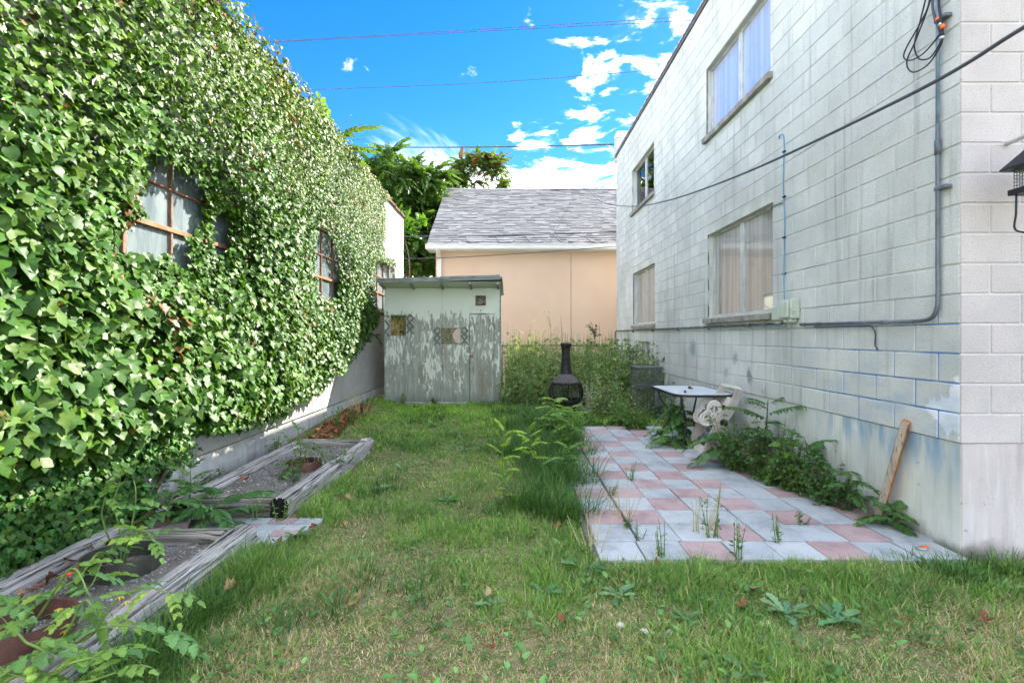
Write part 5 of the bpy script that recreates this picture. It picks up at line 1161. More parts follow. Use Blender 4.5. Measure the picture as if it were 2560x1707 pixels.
# ================================================================ ivy on the left wall
def ivy():
    XP = -2.92
    def wpt(px, py, xx=XP): Y = xx * F / (px - VX); return (Y, CAMZ - (py - VY) / F * Y)
    z1 = lambda x, y: wpt(240 + x / 5.2275, 420 + y / 5.2275)
    z2 = lambda x, y: wpt(740 + x / 3.92, 420 + y / 3.92)
    outline = [(-1.0, 0.05), (4.0, 0.05), wpt(361, 1175), wpt(440, 1150), wpt(478, 1078), wpt(527, 1085), wpt(600, 1078), wpt(645, 1060), wpt(690, 1040), wpt(705, 1012), wpt(760, 998), wpt(800, 981), wpt(812, 948), wpt(851, 930), wpt(876, 883), wpt(900, 856), wpt(925, 830), wpt(945, 808), wpt(952, 785), wpt(934, 765), wpt(934, 690), wpt(942, 655), wpt(962, 655), wpt(985, 668), wpt(993, 672), wpt(985, 650), wpt(966, 640), wpt(958, 620), wpt(964, 606), wpt(972, 580), wpt(966, 550), wpt(962, 512), (12.3, LTOP + 0.0), (-1.0, LTOP + 0.05)]
    hole1 = [z1(570, 330), z1(640, 180), z1(700, 20), z1(860, -60), z1(1100, 60), z1(1300, 130), z1(1420, 200), z1(1440, 420), z1(1430, 690), z1(1370, 900), z1(1240, 925), z1(1245, 1080), z1(1290, 1290), z1(1180, 1320), z1(1080, 1280), z1(1010, 1195), z1(900, 1190), z1(720, 1170), z1(500, 1160), z1(300, 1125), z1(245, 960), z1(240, 800), z1(370, 780), z1(470, 760), z1(520, 700), z1(640, 705), z1(720, 705), z1(640, 600), z1(560, 440)]
    hole1b = [z1(1540, 760), z1(1640, 540), z1(1760, 700), z1(1770, 1000), z1(1700, 1240), z1(1600, 1180), z1(1530, 1050)]
    hole2 = [z2(185, 830), z2(220, 590), z2(300, 600), z2(390, 740), z2(420, 800), z2(430, 1060), z2(420, 1290), z2(300, 1290), z2(215, 1260), z2(200, 1040)]
    holes = [hole1, hole1b, hole2]
    r = np.random.default_rng(21)
    def cand(n): return r.uniform(2.2, 13.8, n), r.uniform(0.04, LTOP + 0.14, n)
    def depth(Y, Z):
        d = 0.06 + 0.13 * fbm(Y * 1.1, Z * 1.3, 31) + 0.10 * fbm(Y * 3.2, Z * 3.6, 33)
        d = d + 0.14 * (1 - sstep(3.5, 7.5, Y)) * sstep(0.5, 0.9, Z)
        d = d * (1 - 0.6 * (1 - sstep(0.45, 0.85, Z)) * (1 - sstep(4.4, 5.0, Y)))
        d = d * 1.2 * (1 - 0.35 * sstep(9, 12, Y))
        for h in holes:                                   # thins out where it meets the glass
            hp = np.array(h); q = np.full(np.shape(Y), 9.0)
            for a_, b_ in zip(hp, np.roll(hp, -1, 0)):
                ab = b_ - a_; t_ = np.clip(((Y - a_[0]) * ab[0] + (Z - a_[1]) * ab[1]) / (ab @ ab + 1e-9), 0, 1); q = np.minimum(q, np.hypot(Y - a_[0] - t_ * ab[0], Z - a_[1] - t_ * ab[1]))
            top = sstep(2.7, 3.1, Z); d = d * (0.25 + 0.35 * top + (0.75 - 0.35 * top) * sstep(0.0, 0.5, q))
        return d
    parts = []; info = []
    for layer in range(4):
        N = 56000; Y, Z = cand(N)
        keep = r.random(N) < np.interp(Y, [2.2, 4, 7, 10, 14], [0.62, 0.55, 0.5, 0.6, 0.75]) * (1.0, 0.8, 0.55, 0.42)[layer]
        Y, Z = Y[keep], Z[keep]
        ok = inpoly(Y, Z, outline)
        xo = WL + depth(Y, Z) * (0.35, 0.62, 0.85, 1.0)[layer] + 0.02; k_ = XP / xo          # the opening seen past leaves that stand off the wall
        for h in holes: ok &= ~inpoly(Y * k_ + r.normal(0, 0.015, len(Y)), CAMZ + (Z - CAMZ) * k_ + r.normal(0, 0.015, len(Y)), h)
        Y, Z = Y[ok], Z[ok]; n = len(Y)
        d = depth(Y, Z); x = WL + d * (0.35, 0.62, 0.85, 1.0)[layer] + r.uniform(-0.015, 0.015, n)
        big = (0.047 + 0.042 * fbm(Y * 1.3, Z * 1.3, 41)) * (1 - 0.30 * sstep(6, 11, Y)) * (1.18 - 0.48 * sstep(1.2, 4.0, Z)) * (1 - 0.45 * (1 - sstep(0.45, 0.85, Z)) * (1 - sstep(4.4, 5.0, Y))) * r.uniform(0.7, 1.3, n)
        nx = np.stack((np.ones(n) * 0.85, r.normal(-0.1, 0.5, n), r.normal(0.75, 0.45, n)), 1); nx = nrm(nx)
        tip = np.stack((r.normal(0.25, 0.2, n), r.normal(0, 0.38, n), -np.ones(n)), 1); tip = tip - nx * np.sum(tip * nx, 1)[:, None]
        R = frames(tip, nx)
        pos = np.stack((x, Y, Z + big * 0.4), 1)
        yel = np.clip(0.55 * fbm(Y * 2.2, Z * 2.2, 51) + 0.35 * sstep(2.5, 4.8, Z) - 0.22 + r.normal(0, 0.12, n), 0, 1)
        col = mixcol((0.046, 0.122, 0.012), (0.175, 0.25, 0.018), yel) * np.exp(r.normal(0, 0.26, (n, 1)))
        rs = ((fbm(Y * 1.5, Z * 1.5, 61) > 0.68) & (r.random(n) < 0.12)) | (r.random(n) < 0.008) | ((Z > LTOP - 0.12) & (r.random(n) < 0.3))
        col[rs] = np.array((0.17, 0.085, 0.022)) * np.exp(r.normal(0, 0.3, (rs.sum(), 1)))
        vi = r.integers(0, 4, n)
        info.append((pos, R, big, col, vi, np.full(n, layer)))
    n = 5200; Y = r.uniform(2.3, 4.5, n); Z = 0.04 + 0.85 * r.random(n) ** 1.2                 # small leaved skirt along the foot of the wall
    nx = nrm(np.stack((np.ones(n), r.normal(0, 0.5, n), r.normal(0.6, 0.5, n)), 1)); tip = np.stack((r.normal(0.2, 0.2, n), r.normal(0, 0.5, n), -np.ones(n)), 1); tip -= nx * np.sum(tip * nx, 1)[:, None]
    sk = inpoly(Y, Z, outline); info.append(tuple(q[sk] for q in (np.stack((WL + 0.06 + r.uniform(0, 0.13, n) + 0.05 * (1 - Z), Y, Z), 1), frames(tip, nx), r.uniform(0.03, 0.055, n), jitter_col((0.06, 0.15, 0.025), n, 0.28, 0.2, r), r.integers(0, 4, n), np.full(n, 2))))
    pos, R, s, col, vi, lay = [np.concatenate(q) for q in zip(*info)]
    # strands creeping over the glass and hanging from the edges
    T = thing('ivy', 'dense lobed green ivy covering the left building wall', 'ivy', (WL, 6, 0))
    strands = [[z1(590, 240), z1(760, 230), z1(900, 290)], [z1(640, 600), z1(730, 760), z1(650, 960), z1(700, 1080)], [z1(700, 700), z1(620, 830), z1(610, 1000)], [z1(1010, 40), z1(1020, 280)], [z1(1180, 160), z1(1230, 240)],
               [z1(1460, 400), z1(1500, 650), z1(1450, 850), z1(1300, 950), z1(1290, 1150), z1(1380, 1250)], [z1(1480, 620), z1(1560, 520), z1(1700, 600)], [z1(1500, 900), z1(1560, 1010), z1(1650, 1080)], [z2(260, 800), z2(320, 950), z2(350, 1070), z2(390, 1150)], [z2(330, 760), z2(400, 880)], [z2(360, 1080), z2(400, 1230)],
               [wpt(962, 512), wpt(971, 530), wpt(966, 560)], [wpt(925, 830), wpt(948, 838), wpt(962, 860)], [wpt(880, 905), wpt(905, 880), wpt(925, 852), wpt(935, 842)], [wpt(455, 1120), wpt(505, 1125)], [wpt(450, 1160), wpt(492, 1140)], [wpt(420, 1180), wpt(445, 1170)], [wpt(975, 655), wpt(992, 690)]]
    ex = []
    for si, st in enumerate(strands):
        deepg = si < 11; x = (WL - 0.10 if deepg else WL + 0.03)
        sp = spline([(x, a, b) for a, b in st], 24); place('creeper', MB().tube(sp, 0.004, 5), M_STEMB, T, True)
        m = int(26 * len(st)); t = r.integers(0, len(sp), m); p = sp[t] + r.normal(0, 1, (m, 3)) * np.array((0.012, 0.032, 0.032)); p[:, 0] = np.abs(p[:, 0] - x) + x + 0.01
        nx = nrm(np.stack((np.ones(m), r.normal(0, 0.4, m), r.normal(0.5, 0.4, m)), 1)); tip = np.stack((r.normal(0.2, 0.2, m), r.normal(0, 0.5, m), -np.ones(m)), 1); tip -= nx * np.sum(tip * nx, 1)[:, None]
        ex.append((p, frames(tip, nx), r.uniform(0.028, 0.055, m), jitter_col((0.055, 0.135, 0.025), m, 0.25, 0.2, r), r.integers(0, 4, m), np.full(m, 0)))
    for q in ex: pos = np.vstack((pos, q[0])); R = np.concatenate((R, q[1])); s = np.concatenate((s, q[2])); col = np.vstack((col, q[3])); vi = np.concatenate((vi, q[4])); lay = np.concatenate((lay, q[5]))
    for a, b in (((3.0, 0.05), (3.4, 1.2)), ((3.5, 0.05), (4.4, 1.4)), ((4.0, 0.1), (5.6, 1.8))):
        c = spline([(WL + 0.10, a[0], a[1]), (WL + 0.07, (a[0] * 2 + b[0]) / 3 + 0.06, (a[1] * 2 + b[1]) / 3), (WL + 0.05, (a[0] + 2 * b[0]) / 3 - 0.05, (a[1] + 2 * b[1]) / 3), (WL + 0.03, b[0], b[1])], 24); place('vine_stem', MB().tube(c, np.linspace(0.018, 0.007, len(c)), 7), M_STEMB, T, True)
    # the leaves that show largest are single parts, the rest one mass
    px = VX + pos[:, 0] / pos[:, 1] * F; py = VY - (pos[:, 2] - CAMZ) / pos[:, 1] * F
    show = s / pos[:, 1] * (lay == 3) * (px > 5) * (px < 2555) * (py > 5) * (py < 1700)
    big = np.argsort(-show)[:300]; mask = np.ones(len(pos), bool); mask[big] = False
    mesh_v = []
    for v in range(4):
        for c in ((0.046, 0.12, 0.016), (0.08, 0.15, 0.018), (0.036, 0.10, 0.014)):
            V, Fc = IVY[v]; mesh_v.append(mesh_np('ivy_leaf', V, Fc, np.tile(c, (len(V), 1)), M_IVY))
    for k, i in enumerate(big):
        o = obj('leaf', mesh_v[vi[i] * 3 + k % 3], T); o.matrix_basis = Matrix.Translation(Vector(pos[i])) @ Matrix(R[i].tolist()).to_4x4() @ Matrix.Scale(float(s[i]), 4)
        o.matrix_parent_inverse = Matrix.Translation(-Vector(T.location))
    parts = []
    for v in range(4):
        q = mask & (vi == v); parts.append(scatter(*IVY[v], pos[q], R[q], s[q], col[q]))
    V, Fc, C = merge(parts); obj('leaf_mass', mesh_np('leaf_mass', V, Fc, C, M_IVY), T)['kind'] = 'stuff'
ivy()

# ================================================================ lawn
def lawn():
    r = np.random.default_rng(77)
    def allowed(x, y):
        ok = (x > WL + 0.06) & ~((x > PX0 - 0.03) & (y > 3.27) & (y < 8.25)) & ~((x > WR) & (y > RY0 - 0.02))
        ok &= ~((x < -1.80) & (y < 3.6)) & ~((x < -1.64) & (y > 3.55) & (y < 4.12)) & ~((x < -1.78) & (y > 4.0) & (y < 6.58))
        ok &= ~((x > -2.72) & (x < -0.17) & (y > SY - 0.04)); return ok
    V = []; Fc = []; C = []; b = 0
    T = np.array([(-1, 0, 0), (1, 0, 0), (-0.8, 0.45, 0.06), (0.8, 0.45, 0.06), (0, 1, 0.32)], float); TF = np.array([(0, 1, 3), (0, 3, 2), (2, 3, 4)])
    bands = [(0.95, 2.0, 30000), (2.0, 3.4, 22000), (3.4, 5.2, 11500), (5.2, 8, 5000), (8, 11.0, 3200), (11.0, 14.5, 500)]
    for y0, y1, dens in bands:
        xa, xb = -2.9, min(4.6, 1.05 * y1 + 0.2); n = int(dens * (xb - xa) * (y1 - y0)); x = r.uniform(xa, xb, n); y = r.uniform(y0, y1, n)
        ok = allowed(x, y) & (np.abs(x) < y * 1.06 + 0.15); x, y = x[ok], y[ok]
        thin = fbm(x * 2.6, y * 2.6, 81)                         # thick tufts and sparse thatch
        dry = fbm(x * 0.9 + 4, y * 1.1, 83) * 0.9 + 0.35 * fbm(x * 4, y * 4, 85) - 0.18
        dry = dry + 0.50 * np.exp(-((x + 0.75) ** 2 / 0.55 + (y - 2.55) ** 2 / 0.7)) + 0.38 * np.exp(-((x - 0.1) ** 2 / 0.7 + (y - 1.9) ** 2 / 0.8)) + 0.45 * np.exp(-((x - 2.75) ** 2 / 0.35 + (y - 2.55) ** 2 / 0.12))
        dry = dry - 0.45 * sstep(5.5, 8, y) - 0.32 * (1 - sstep(-1.75, -1.15, x)) * sstep(1.2, 1.9, y) - 0.3 * np.exp(-((x - 1.5) ** 2 / 0.9 + (y - 3.0) ** 2 / 0.10)) - 0.2 * sstep(0.15, 0.7, x) * (y > 3.4)
        dry = np.clip((dry - 0.38) / 0.36, 0, 1)
        keep = r.random(len(x)) < (0.55 + 0.65 * sstep(0.3, 0.6, thin)) * (1 - 0.15 * dry); x, y, thin, dry = x[keep], y[keep], thin[keep], dry[keep]; n = len(x)
        isdry = r.random(n) < (0.26 + 0.56 * dry)
        h = (0.028 + 0.034 * sstep(0.36, 0.7, thin)) * r.lognormal(0, 0.33, n) * (1 - 0.25 * dry) * (1.0 + 0.25 * sstep(6, 9, y))
        h = h * (1 + 0.9 * np.exp(-((x - 1.5) ** 2 / 1.1 + (y - 3.08) ** 2 / 0.04)) + 0.8 * np.exp(-((x + 1.72) ** 2 / 0.012)) + 1.2 * np.exp(-((x + 1.55) ** 2 / 0.05 + (y - 2.9) ** 2 / 0.3)))
        w = np.where(isdry, 0.0017, 0.0025) * r.uniform(0.7, 1.4, n) * (1 + 0.9 * sstep(3, 9, y))
        a = r.uniform(0, 2 * math.pi, n); tilt = np.where(isdry, r.uniform(0.3, 1.45, n), r.uniform(0.1, 0.95, n))
        yd = np.stack((np.sin(tilt) * np.cos(a), np.sin(tilt) * np.sin(a), np.cos(tilt)), 1); nz = np.stack((-np.cos(tilt) * np.cos(a), -np.cos(tilt) * np.sin(a), np.sin(tilt)), 1)
        # blade bends away from vertical
        R = frames(yd, -nz); pos = np.stack((x, y, gz(x, y) - 0.003), 1)
        g = mixcol((0.10, 0.24, 0.045), (0.23, 0.40, 0.07), np.clip(fbm(x * 1.8, y * 1.8, 91) * 1.2 - 0.1 + r.normal(0, 0.22, n), 0, 1)); lush = sstep(7.0, 9.5, y); g = g * (1 + lush[:, None] * np.array((0.55, 0.55, 0.1)))
        s = mixcol((0.66, 0.55, 0.33), (0.46, 0.39, 0.20), r.random(n)); c = np.where(isdry[:, None], s, g) * np.exp(r.normal(0, 0.2, (n, 1)))
        v, f, cc = scatter(T, TF, pos, R, np.stack((w, h, h), 1), c); V.append(v); Fc.append(f + b); C.append(cc); b += len(v)
    o = obj('lawn_grass', mesh_np('lawn_grass', np.vstack(V), np.vstack(Fc), np.vstack(C), M_GRASS)); tag(o, 'patchy green and straw coloured lawn grass', 'grass', None, 'stuff')
lawn()
def blades(centres, r, hmin, hmax, wid, cols, spread=0.06, droop=0.5, per=40):
    """arching long grass: 4 segment blades"""
    ts = np.linspace(0, 1, 5); T = []; 
    for t in ts: T += [(-(1 - t) ** 0.6 * 1.0 if t < 1 else 0, t * (1 - 0.15 * t), -0.42 * t ** 2.2), ((1 - t) ** 0.6 if t < 1 else 0, t * (1 - 0.15 * t), -0.42 * t ** 2.2)]
    T = np.array(T); TF = []
    for k in range(4): TF += [(2 * k, 2 * k + 1, 2 * k + 3), (2 * k, 2 * k + 3, 2 * k + 2)]
    n = len(centres) * per; c = np.repeat(np.array(centres), per, 0); x = c[:, 0] + r.normal(0, spread, n); y = c[:, 1] + r.normal(0, spread, n); a = np.arctan2(y - c[:, 1], x - c[:, 0]) + r.normal(0, 0.7, n)
    tilt = np.abs(r.normal(0.35, 0.28, n)); yd = np.stack((np.sin(tilt) * np.cos(a), np.sin(tilt) * np.sin(a), np.cos(tilt)), 1); up = np.stack((-np.cos(tilt) * np.cos(a), -np.cos(tilt) * np.sin(a), np.sin(tilt)), 1)
    R = frames(yd, up); h = r.uniform(hmin, hmax, n) * (c[:, 2] if c.shape[1] > 2 else 1); w = wid * r.uniform(0.7, 1.3, n)
    col = np.array(cols)[r.integers(0, len(cols), n)] * np.exp(r.normal(0, 0.22, (n, 1)))
    return scatter(T, np.array(TF), np.stack((x, y, gz(x, y) - 0.005), 1), R, np.stack((w, h, h), 1), col)
def long_grass():
    r = np.random.default_rng(5); cs = []
    for k in range(120):                                  # thick fringe along the patio's left side
        y = r.uniform(4.1, 8.9); x = 0.42 + r.normal(0, 0.16) + 0.06 * (y - 4) * 0.6 - 0.12 * (y < 4.6); cs.append((x, y, r.uniform(0.75, 1.2)))
    for k in range(55): y = r.uniform(6.2, 9.8); cs.append((r.uniform(-0.3, 1.1), y, r.uniform(0.5, 0.95)))
    for k in range(22): cs.append((-1.66 + r.normal(0, 0.05), r.uniform(2.0, 3.3), r.uniform(0.4, 0.75)))
    for k in range(26): cs.append((r.uniform(-2.2, 0.0), r.uniform(6.5, 10.3), r.uniform(0.3, 0.55)))
    for k in range(14): cs.append((r.uniform(-1.4, 0.4), r.uniform(2.2, 5.5), r.uniform(0.3, 0.5)))
    for k in range(16): cs.append((r.uniform(2.2, 3.5), r.uniform(2.9, 3.26), r.uniform(0.3, 0.5)))
    v, f, c = blades(cs, r, 0.20, 0.40, 0.0034, [(0.055, 0.14, 0.026), (0.08, 0.19, 0.035), (0.125, 0.24, 0.045), (0.065, 0.15, 0.04)], 0.07, 0.5, 70)
    o = obj('long_grass', mesh_np('long_grass', v, f, c, M_GRASS)); tag(o, 'tufts of long dark green grass fringing patio and lawn', 'grass', None, 'stuff')
long_grass()

# ================================================================ plants
def stem_tube(mb, pts, r0, r1, n=6, k=14):
    s = spline(pts, k); mb.tube(s, np.linspace(r0, r1, len(s)), n); return s
FR_AIL = [frond(10, 0.20, OVAL, 0.35, 1.2, 0.006, 1), frond(9, 0.22, OVAL, 0.6, 1.2, 0.006, 2), frond(11, 0.19, LANCE, 0.2, 1.15, 0.006, 3)]
FR_BIG = [frond(9, 0.25, OVAL, 0.5, 1.2, 0.007, 4), frond(8, 0.26, OVAL, 0.8, 1.2, 0.007, 5)]
FR_TOM = [frond(3, 0.30, JAG, 0.5, 1.1, 0.012, 6, 0.3), frond(4, 0.27, JAG, 0.9, 1.0, 0.012, 7, 0.25), frond(2, 0.36, JAG, 0.3, 1.1, 0.012, 8, 0.35)]
_fm = {}
def frond_mesh(kind, vi, col):
    k = (kind, vi, col)
    if k not in _fm:
        V, Fc = {'a': FR_AIL, 'b': FR_BIG, 't': FR_TOM}[kind][vi]; r = np.random.default_rng(hash(k) % 1000); C = np.tile(np.array(col), (len(V), 1))
        nl = len(V) // 9 + 1; C = C * np.repeat(np.exp(r.normal(0, 0.14, (nl, 1))), 9, 0)[:len(V)]
        _fm[k] = mesh_np('frond', V, Fc, C, M_LEAF)
    return _fm[k]
def put_frond(T, kind, p, d, length, col, rr, up=(0, 0, 1), name='frond'):
    lst = {'a': FR_AIL, 'b': FR_BIG, 't': FR_TOM}[kind]
    me = frond_mesh(kind, rr.randrange(len(lst)), col); d = np.array(d, float); d /= np.linalg.norm(d); u = np.array(up, float)
    if abs(np.dot(d, u)) > 0.95: u = np.array((0.9, 0.3, 0.2))
    R = frames(d[None], u[None])[0]; o = obj(name, me, T); o.matrix_basis = Matrix.Translation(Vector(p)) @ Matrix(R.tolist()).to_4x4() @ Matrix.Scale(length, 4); o.matrix_parent_inverse = Matrix.Translation(-Vector(T.location)); return o
LIME, MIDG, DARKG, OLIVE = (0.30, 0.48, 0.04), (0.13, 0.26, 0.05), (0.085, 0.19, 0.05), (0.13, 0.17, 0.045)
def sapling(label, base, top, n, flen, col, seed, kind='a', cat='sapling', group=None, stemr=0.008, start=0.25, lift=0.5):
    rr = random.Random(seed); base = np.array(base, float); top = np.array(top, float); T = thing('sapling', label, cat, base, group)
    mid = (base + top) / 2 + np.array((rr.uniform(-0.03, 0.03), rr.uniform(-0.03, 0.03), 0)); mb = MB(); s = stem_tube(mb, [base, mid, top], stemr, stemr * 0.4); place('stem', mb, M_STEM if col != DARKG else M_STEMB, T, True)
    for k in range(n):
        t = start + (1 - start) * k / max(1, n - 1); p = s[min(len(s) - 1, int(t * (len(s) - 1)))]; a = k * 2.4 + rr.uniform(-0.4, 0.4); el = lift * (0.4 + 1.2 * t) + rr.uniform(-0.2, 0.2)
        put_frond(T, kind, p, (math.cos(a) * math.cos(el), math.sin(a) * math.cos(el), math.sin(el)), flen * rr.uniform(0.75, 1.15) * (1.1 - 0.35 * abs(t - 0.5)), col, rr)
    return T
def bush(name, label, base, n_st, hgt, spread, leaf, col, seed, tmpl=OVAL, per=34, cat='weed', group=None, stemm=None, z0=0.0, dens=None, lean=(0, 0), kind=None, mat=None):
    """several upright stems set with small leaves"""
    r = np.random.default_rng(seed); base = np.array(base, float); T = thing(name, label, cat, base, group); mb = MB(); P_, D_, S_ = [], [], []
    for k in range(n_st):
        a = r.uniform(0, 6.28); q = r.uniform(0, 1) ** 0.6; b0 = base + np.array((math.cos(a), math.sin(a), 0)) * q * spread * 0.55; h = hgt * r.uniform(0.6, 1.08)
        tp = b0 + np.array((math.cos(a) * spread * q * 0.6 + lean[0] * h + r.normal(0, 0.06) * h, math.sin(a) * spread * q * 0.6 + lean[1] * h + r.normal(0, 0.06) * h, h))
        s = stem_tube(mb, [b0, (b0 + tp) / 2 + r.normal(0, 0.03 * h, 3), tp], 0.0035 + 0.003 * hgt, 0.0015, 4, 10)
        m = max(4, int(per * h / hgt)); t = r.uniform(0.12, 1, m); i = (t * (len(s) - 1)).astype(int); p = s[i] + r.normal(0, 0.006, (m, 3)); az = r.uniform(0, 6.28, m); el = r.normal(0.25, 0.4, m)
        P_.append(p); D_.append(np.stack((np.cos(az) * np.cos(el), np.sin(az) * np.cos(el), np.sin(el)), 1)); S_.append(leaf * r.uniform(0.6, 1.2, m) * (1.15 - 0.6 * t))
    P_, D_, S_ = np.vstack(P_), np.vstack(D_), np.concatenate(S_); n = len(P_)
    up = np.tile((0, 0, 1.0), (n, 1)) + r.normal(0, 0.3, (n, 3)); c = jitter_col(col, n, 0.25, 0.15, r)
    place('stem', mb, stemm or M_STEM, T, True); v, f, c = scatter(*tmpl, P_, frames(D_, up), S_, c); obj('foliage', mesh_np('foliage', v, f, c, mat or M_LEAF), T)['kind'] = 'stuff'
    return T
# bright saplings in the long grass left of the patio
sapling('tall lime green sapling standing in lawn left of the patio', G(1262, 1265), P(1262, 1062, 4.45), 16, 0.14, LIME, 1, 'a', start=0.15, lift=0.7)
sapling('shorter lime green sapling just right of the tall one', G(1325, 1180, 0.02), P(1318, 1078, 5.45), 11, 0.19, LIME, 2, 'a', start=0.4)
sapling('dense green sapling at left rear edge of the patio', G(1440, 1135), P(1425, 1020, 6.2), 22, 0.21, (0.16, 0.31, 0.04), 3, 'b', start=0.25, lift=0.45)
sapling('bright sapling arching below the chiminea', G(1402, 1100), P(1385, 1000, 7.1), 13, 0.25, (0.22, 0.38, 0.045), 4, 'b', start=0.35)
sapling('small sapling with open fronds between grass and patio edge', G(1400, 1190), P(1420, 1120, 5.2), 10, 0.18, MIDG, 5, 'b', start=0.4)
# weeds against the block wall, right of the patio
sapling('large dark frond sapling between hose reel and wall', (2.82, 5.6, 0.03), (2.86, 5.55, 0.80), 14, 0.48, DARKG, 6, 'a', start=0.15, lift=0.35, stemr=0.012)
sapling('frond sapling spreading over the hose reel foot', (2.62, 5.75, 0.03), (2.58, 5.7, 0.42), 11, 0.42, (0.08, 0.18, 0.055), 7, 'b', start=0.2, lift=0.3)
sapling('sapling with drooping fronds growing under the glass table', (2.36, 7.0, 0.03), (2.42, 6.95, 0.55), 10, 0.40, DARKG, 8, 'b', start=0.3, lift=0.1)
sapling('frond weed beside the near front table leg', (2.20, 6.75, 0.03), (2.16, 6.7, 0.25), 9, 0.32, MIDG, 9, 'b', start=0.2, lift=0.3)
sapling('frond sapling bending out from the foundation middle', (2.93, 4.85, 0.03), (2.80, 4.75, 0.52), 7, 0.30, (0.085, 0.19, 0.05), 10, 'b', start=0.5)
sapling('sapling with broad leaflets left of the leaning stud', (2.90, 4.25, 0.03), (2.84, 4.2, 0.36), 8, 0.27, (0.085, 0.19, 0.05), 11, 'b', start=0.3, lift=0.35)
sapling('low sapling right of the leaning stud at wall base', (2.95, 3.86, 0.03), (2.93, 3.80, 0.16), 9, 0.24, (0.09, 0.20, 0.05), 12, 'b', start=0.2, lift=0.35)
for i, (x, y, h, sp, n, lb) in enumerate(((2.58, 5.55, 0.62, 0.34, 30, 'bushy small leaved weed in front of the hose reel hub'), (2.70, 5.15, 0.62, 0.36, 34, 'widest bushy weed along foundation beside the patio'), (2.78, 4.72, 0.48, 0.30, 26, 'leafy weed clump at middle of the foundation'), (2.82, 4.38, 0.36, 0.26, 20, 'low leafy weed clump left of the leaning stud'), (2.60, 4.98, 0.30, 0.2, 12, 'small weed spilling over red paver by foundation'))):
    bush('weed_clump', lb, (x, y, 0.02), n, h, sp, 0.062, (0.085, 0.19, 0.05) if i % 2 else (0.11, 0.24, 0.05), 60 + i, OVAL, 40, 'weed', None, M_STEMB)
def maple(label, base, n, seed):
    r = random.Random(seed); T = thing('maple_seedling', label, 'seedling', base); mb = MB(); base = np.array(base)
    V, Fc = IVY[0]; me = mesh_np('maple_leaf', V, Fc, np.tile((0.13, 0.26, 0.03), (len(V), 1)), M_LEAF)
    stem_tube(mb, [base, base + (0.02, 0.01, 0.2), base + (0.0, -0.03, 0.48)], 0.006, 0.003); place('stem', mb, M_STEM, T, True)
    for k in range(n):
        a = k * 2.4; z = 0.18 + 0.32 * k / n; p = base + (0.0, -0.02, z); d = np.array((math.cos(a), math.sin(a), 0.1)); R = frames(d[None], np.array((0.0, -0.4, 1.0))[None])[0]
        o = obj('leaf', me, T); o.matrix_basis = Matrix.Translation(Vector(p + d * 0.05)) @ Matrix(R.tolist()).to_4x4() @ Matrix.Scale(r.uniform(0.09, 0.13), 4); o.matrix_parent_inverse = Matrix.Translation(-Vector(T.location))
maple('maple seedling with bright lobed leaves among foundation weeds', (2.66, 4.86, 0.02), 12, 3)
# weeds left of the cage and in front of it
for i, (x, y, h, sp, n, lb, c) in enumerate(((1.98, 7.9, 0.40, 0.25, 16, 'light green leafy weed beside the rear left table leg', (0.10, 0.20, 0.04)), (2.05, 8.45, 0.45, 0.35, 18, 'leafy weed in front of the wire cage', MIDG), (1.55, 8.5, 0.22, 0.40, 18, 'low weeds sprawling over the back edge of patio', MIDG), (2.75, 8.4, 0.75, 0.3, 14, 'dark leafy weed between wire cage and table', DARKG), (2.85, 9.7, 1.35, 0.25, 12, 'tall dark leafy weed beside the wall behind the cage', DARKG))):
    bush('weed_clump', lb, (x, y, 0.01), n, h, sp, 0.07, c, 80 + i, OVAL, 40, 'weed')
# weeds in the paver joints
for i, (px, py, h, lb) in enumerate(((1525, 1238, 0.13, 'small weed in the long paver gap at left of patio'), (1577, 1200, 0.22, 'upright weed on red pavers near the grass fringe'), (1570, 1318, 0.12, 'low weed sprouting in dark gap near patio front left'), (1657, 1392, 0.28, 'wispy weed at the front edge left of the red paver'), (1842, 1395, 0.34, 'largest leafy weed at patio front edge'), (1948, 1355, 0.24, 'upright weed in joint before the front right red paver'), (1782, 1345, 0.40, 'tall wispy flowering weed near patio front middle'), (1595, 1345, 0.15, 'tiny upright weed in second paver row'), (2005, 1308, 0.10, 'small weed flat on the red paver at right'), (1490, 1205, 0.16, 'weed in joint by grass fringe'))):
    b = G(px, py, 0.03); bush('joint_weed', lb, b, 3 if h < 0.2 else 5, h, 0.07, 0.035, (0.085, 0.17, 0.04), 100 + i, LANCE if i % 2 else OVAL, 18, 'weed')
for i, (px, py, h, lb) in enumerate(((1740, 1330, 0.34, 'wispy pale seed stalks on the front pavers'), (1560, 1290, 0.30, 'wispy pale seed stalks by the long paver gap'), (1480, 1370, 0.26, 'dry seed stalks at the front left patio corner'))):
    b = G(px, py, 0.03); bush('seed_stalks', lb, b, 9, h, 0.16, 0.014, (0.42, 0.40, 0.16), 130 + i, LANCE, 26, 'weed', None, M_STEMD)
# white flowering weeds in the lawn
for i, (px, py, h, lb) in enumerate(((1170, 1270, 0.28, 'thin white flowered weed in lawn left of the tall sapling'),)):
    b = G(px, py, 0.01); bush('flower_weed', lb, b, 7, h, 0.14, 0.03, (0.22, 0.28, 0.12), 140 + i, LANCE, 20, 'weed')
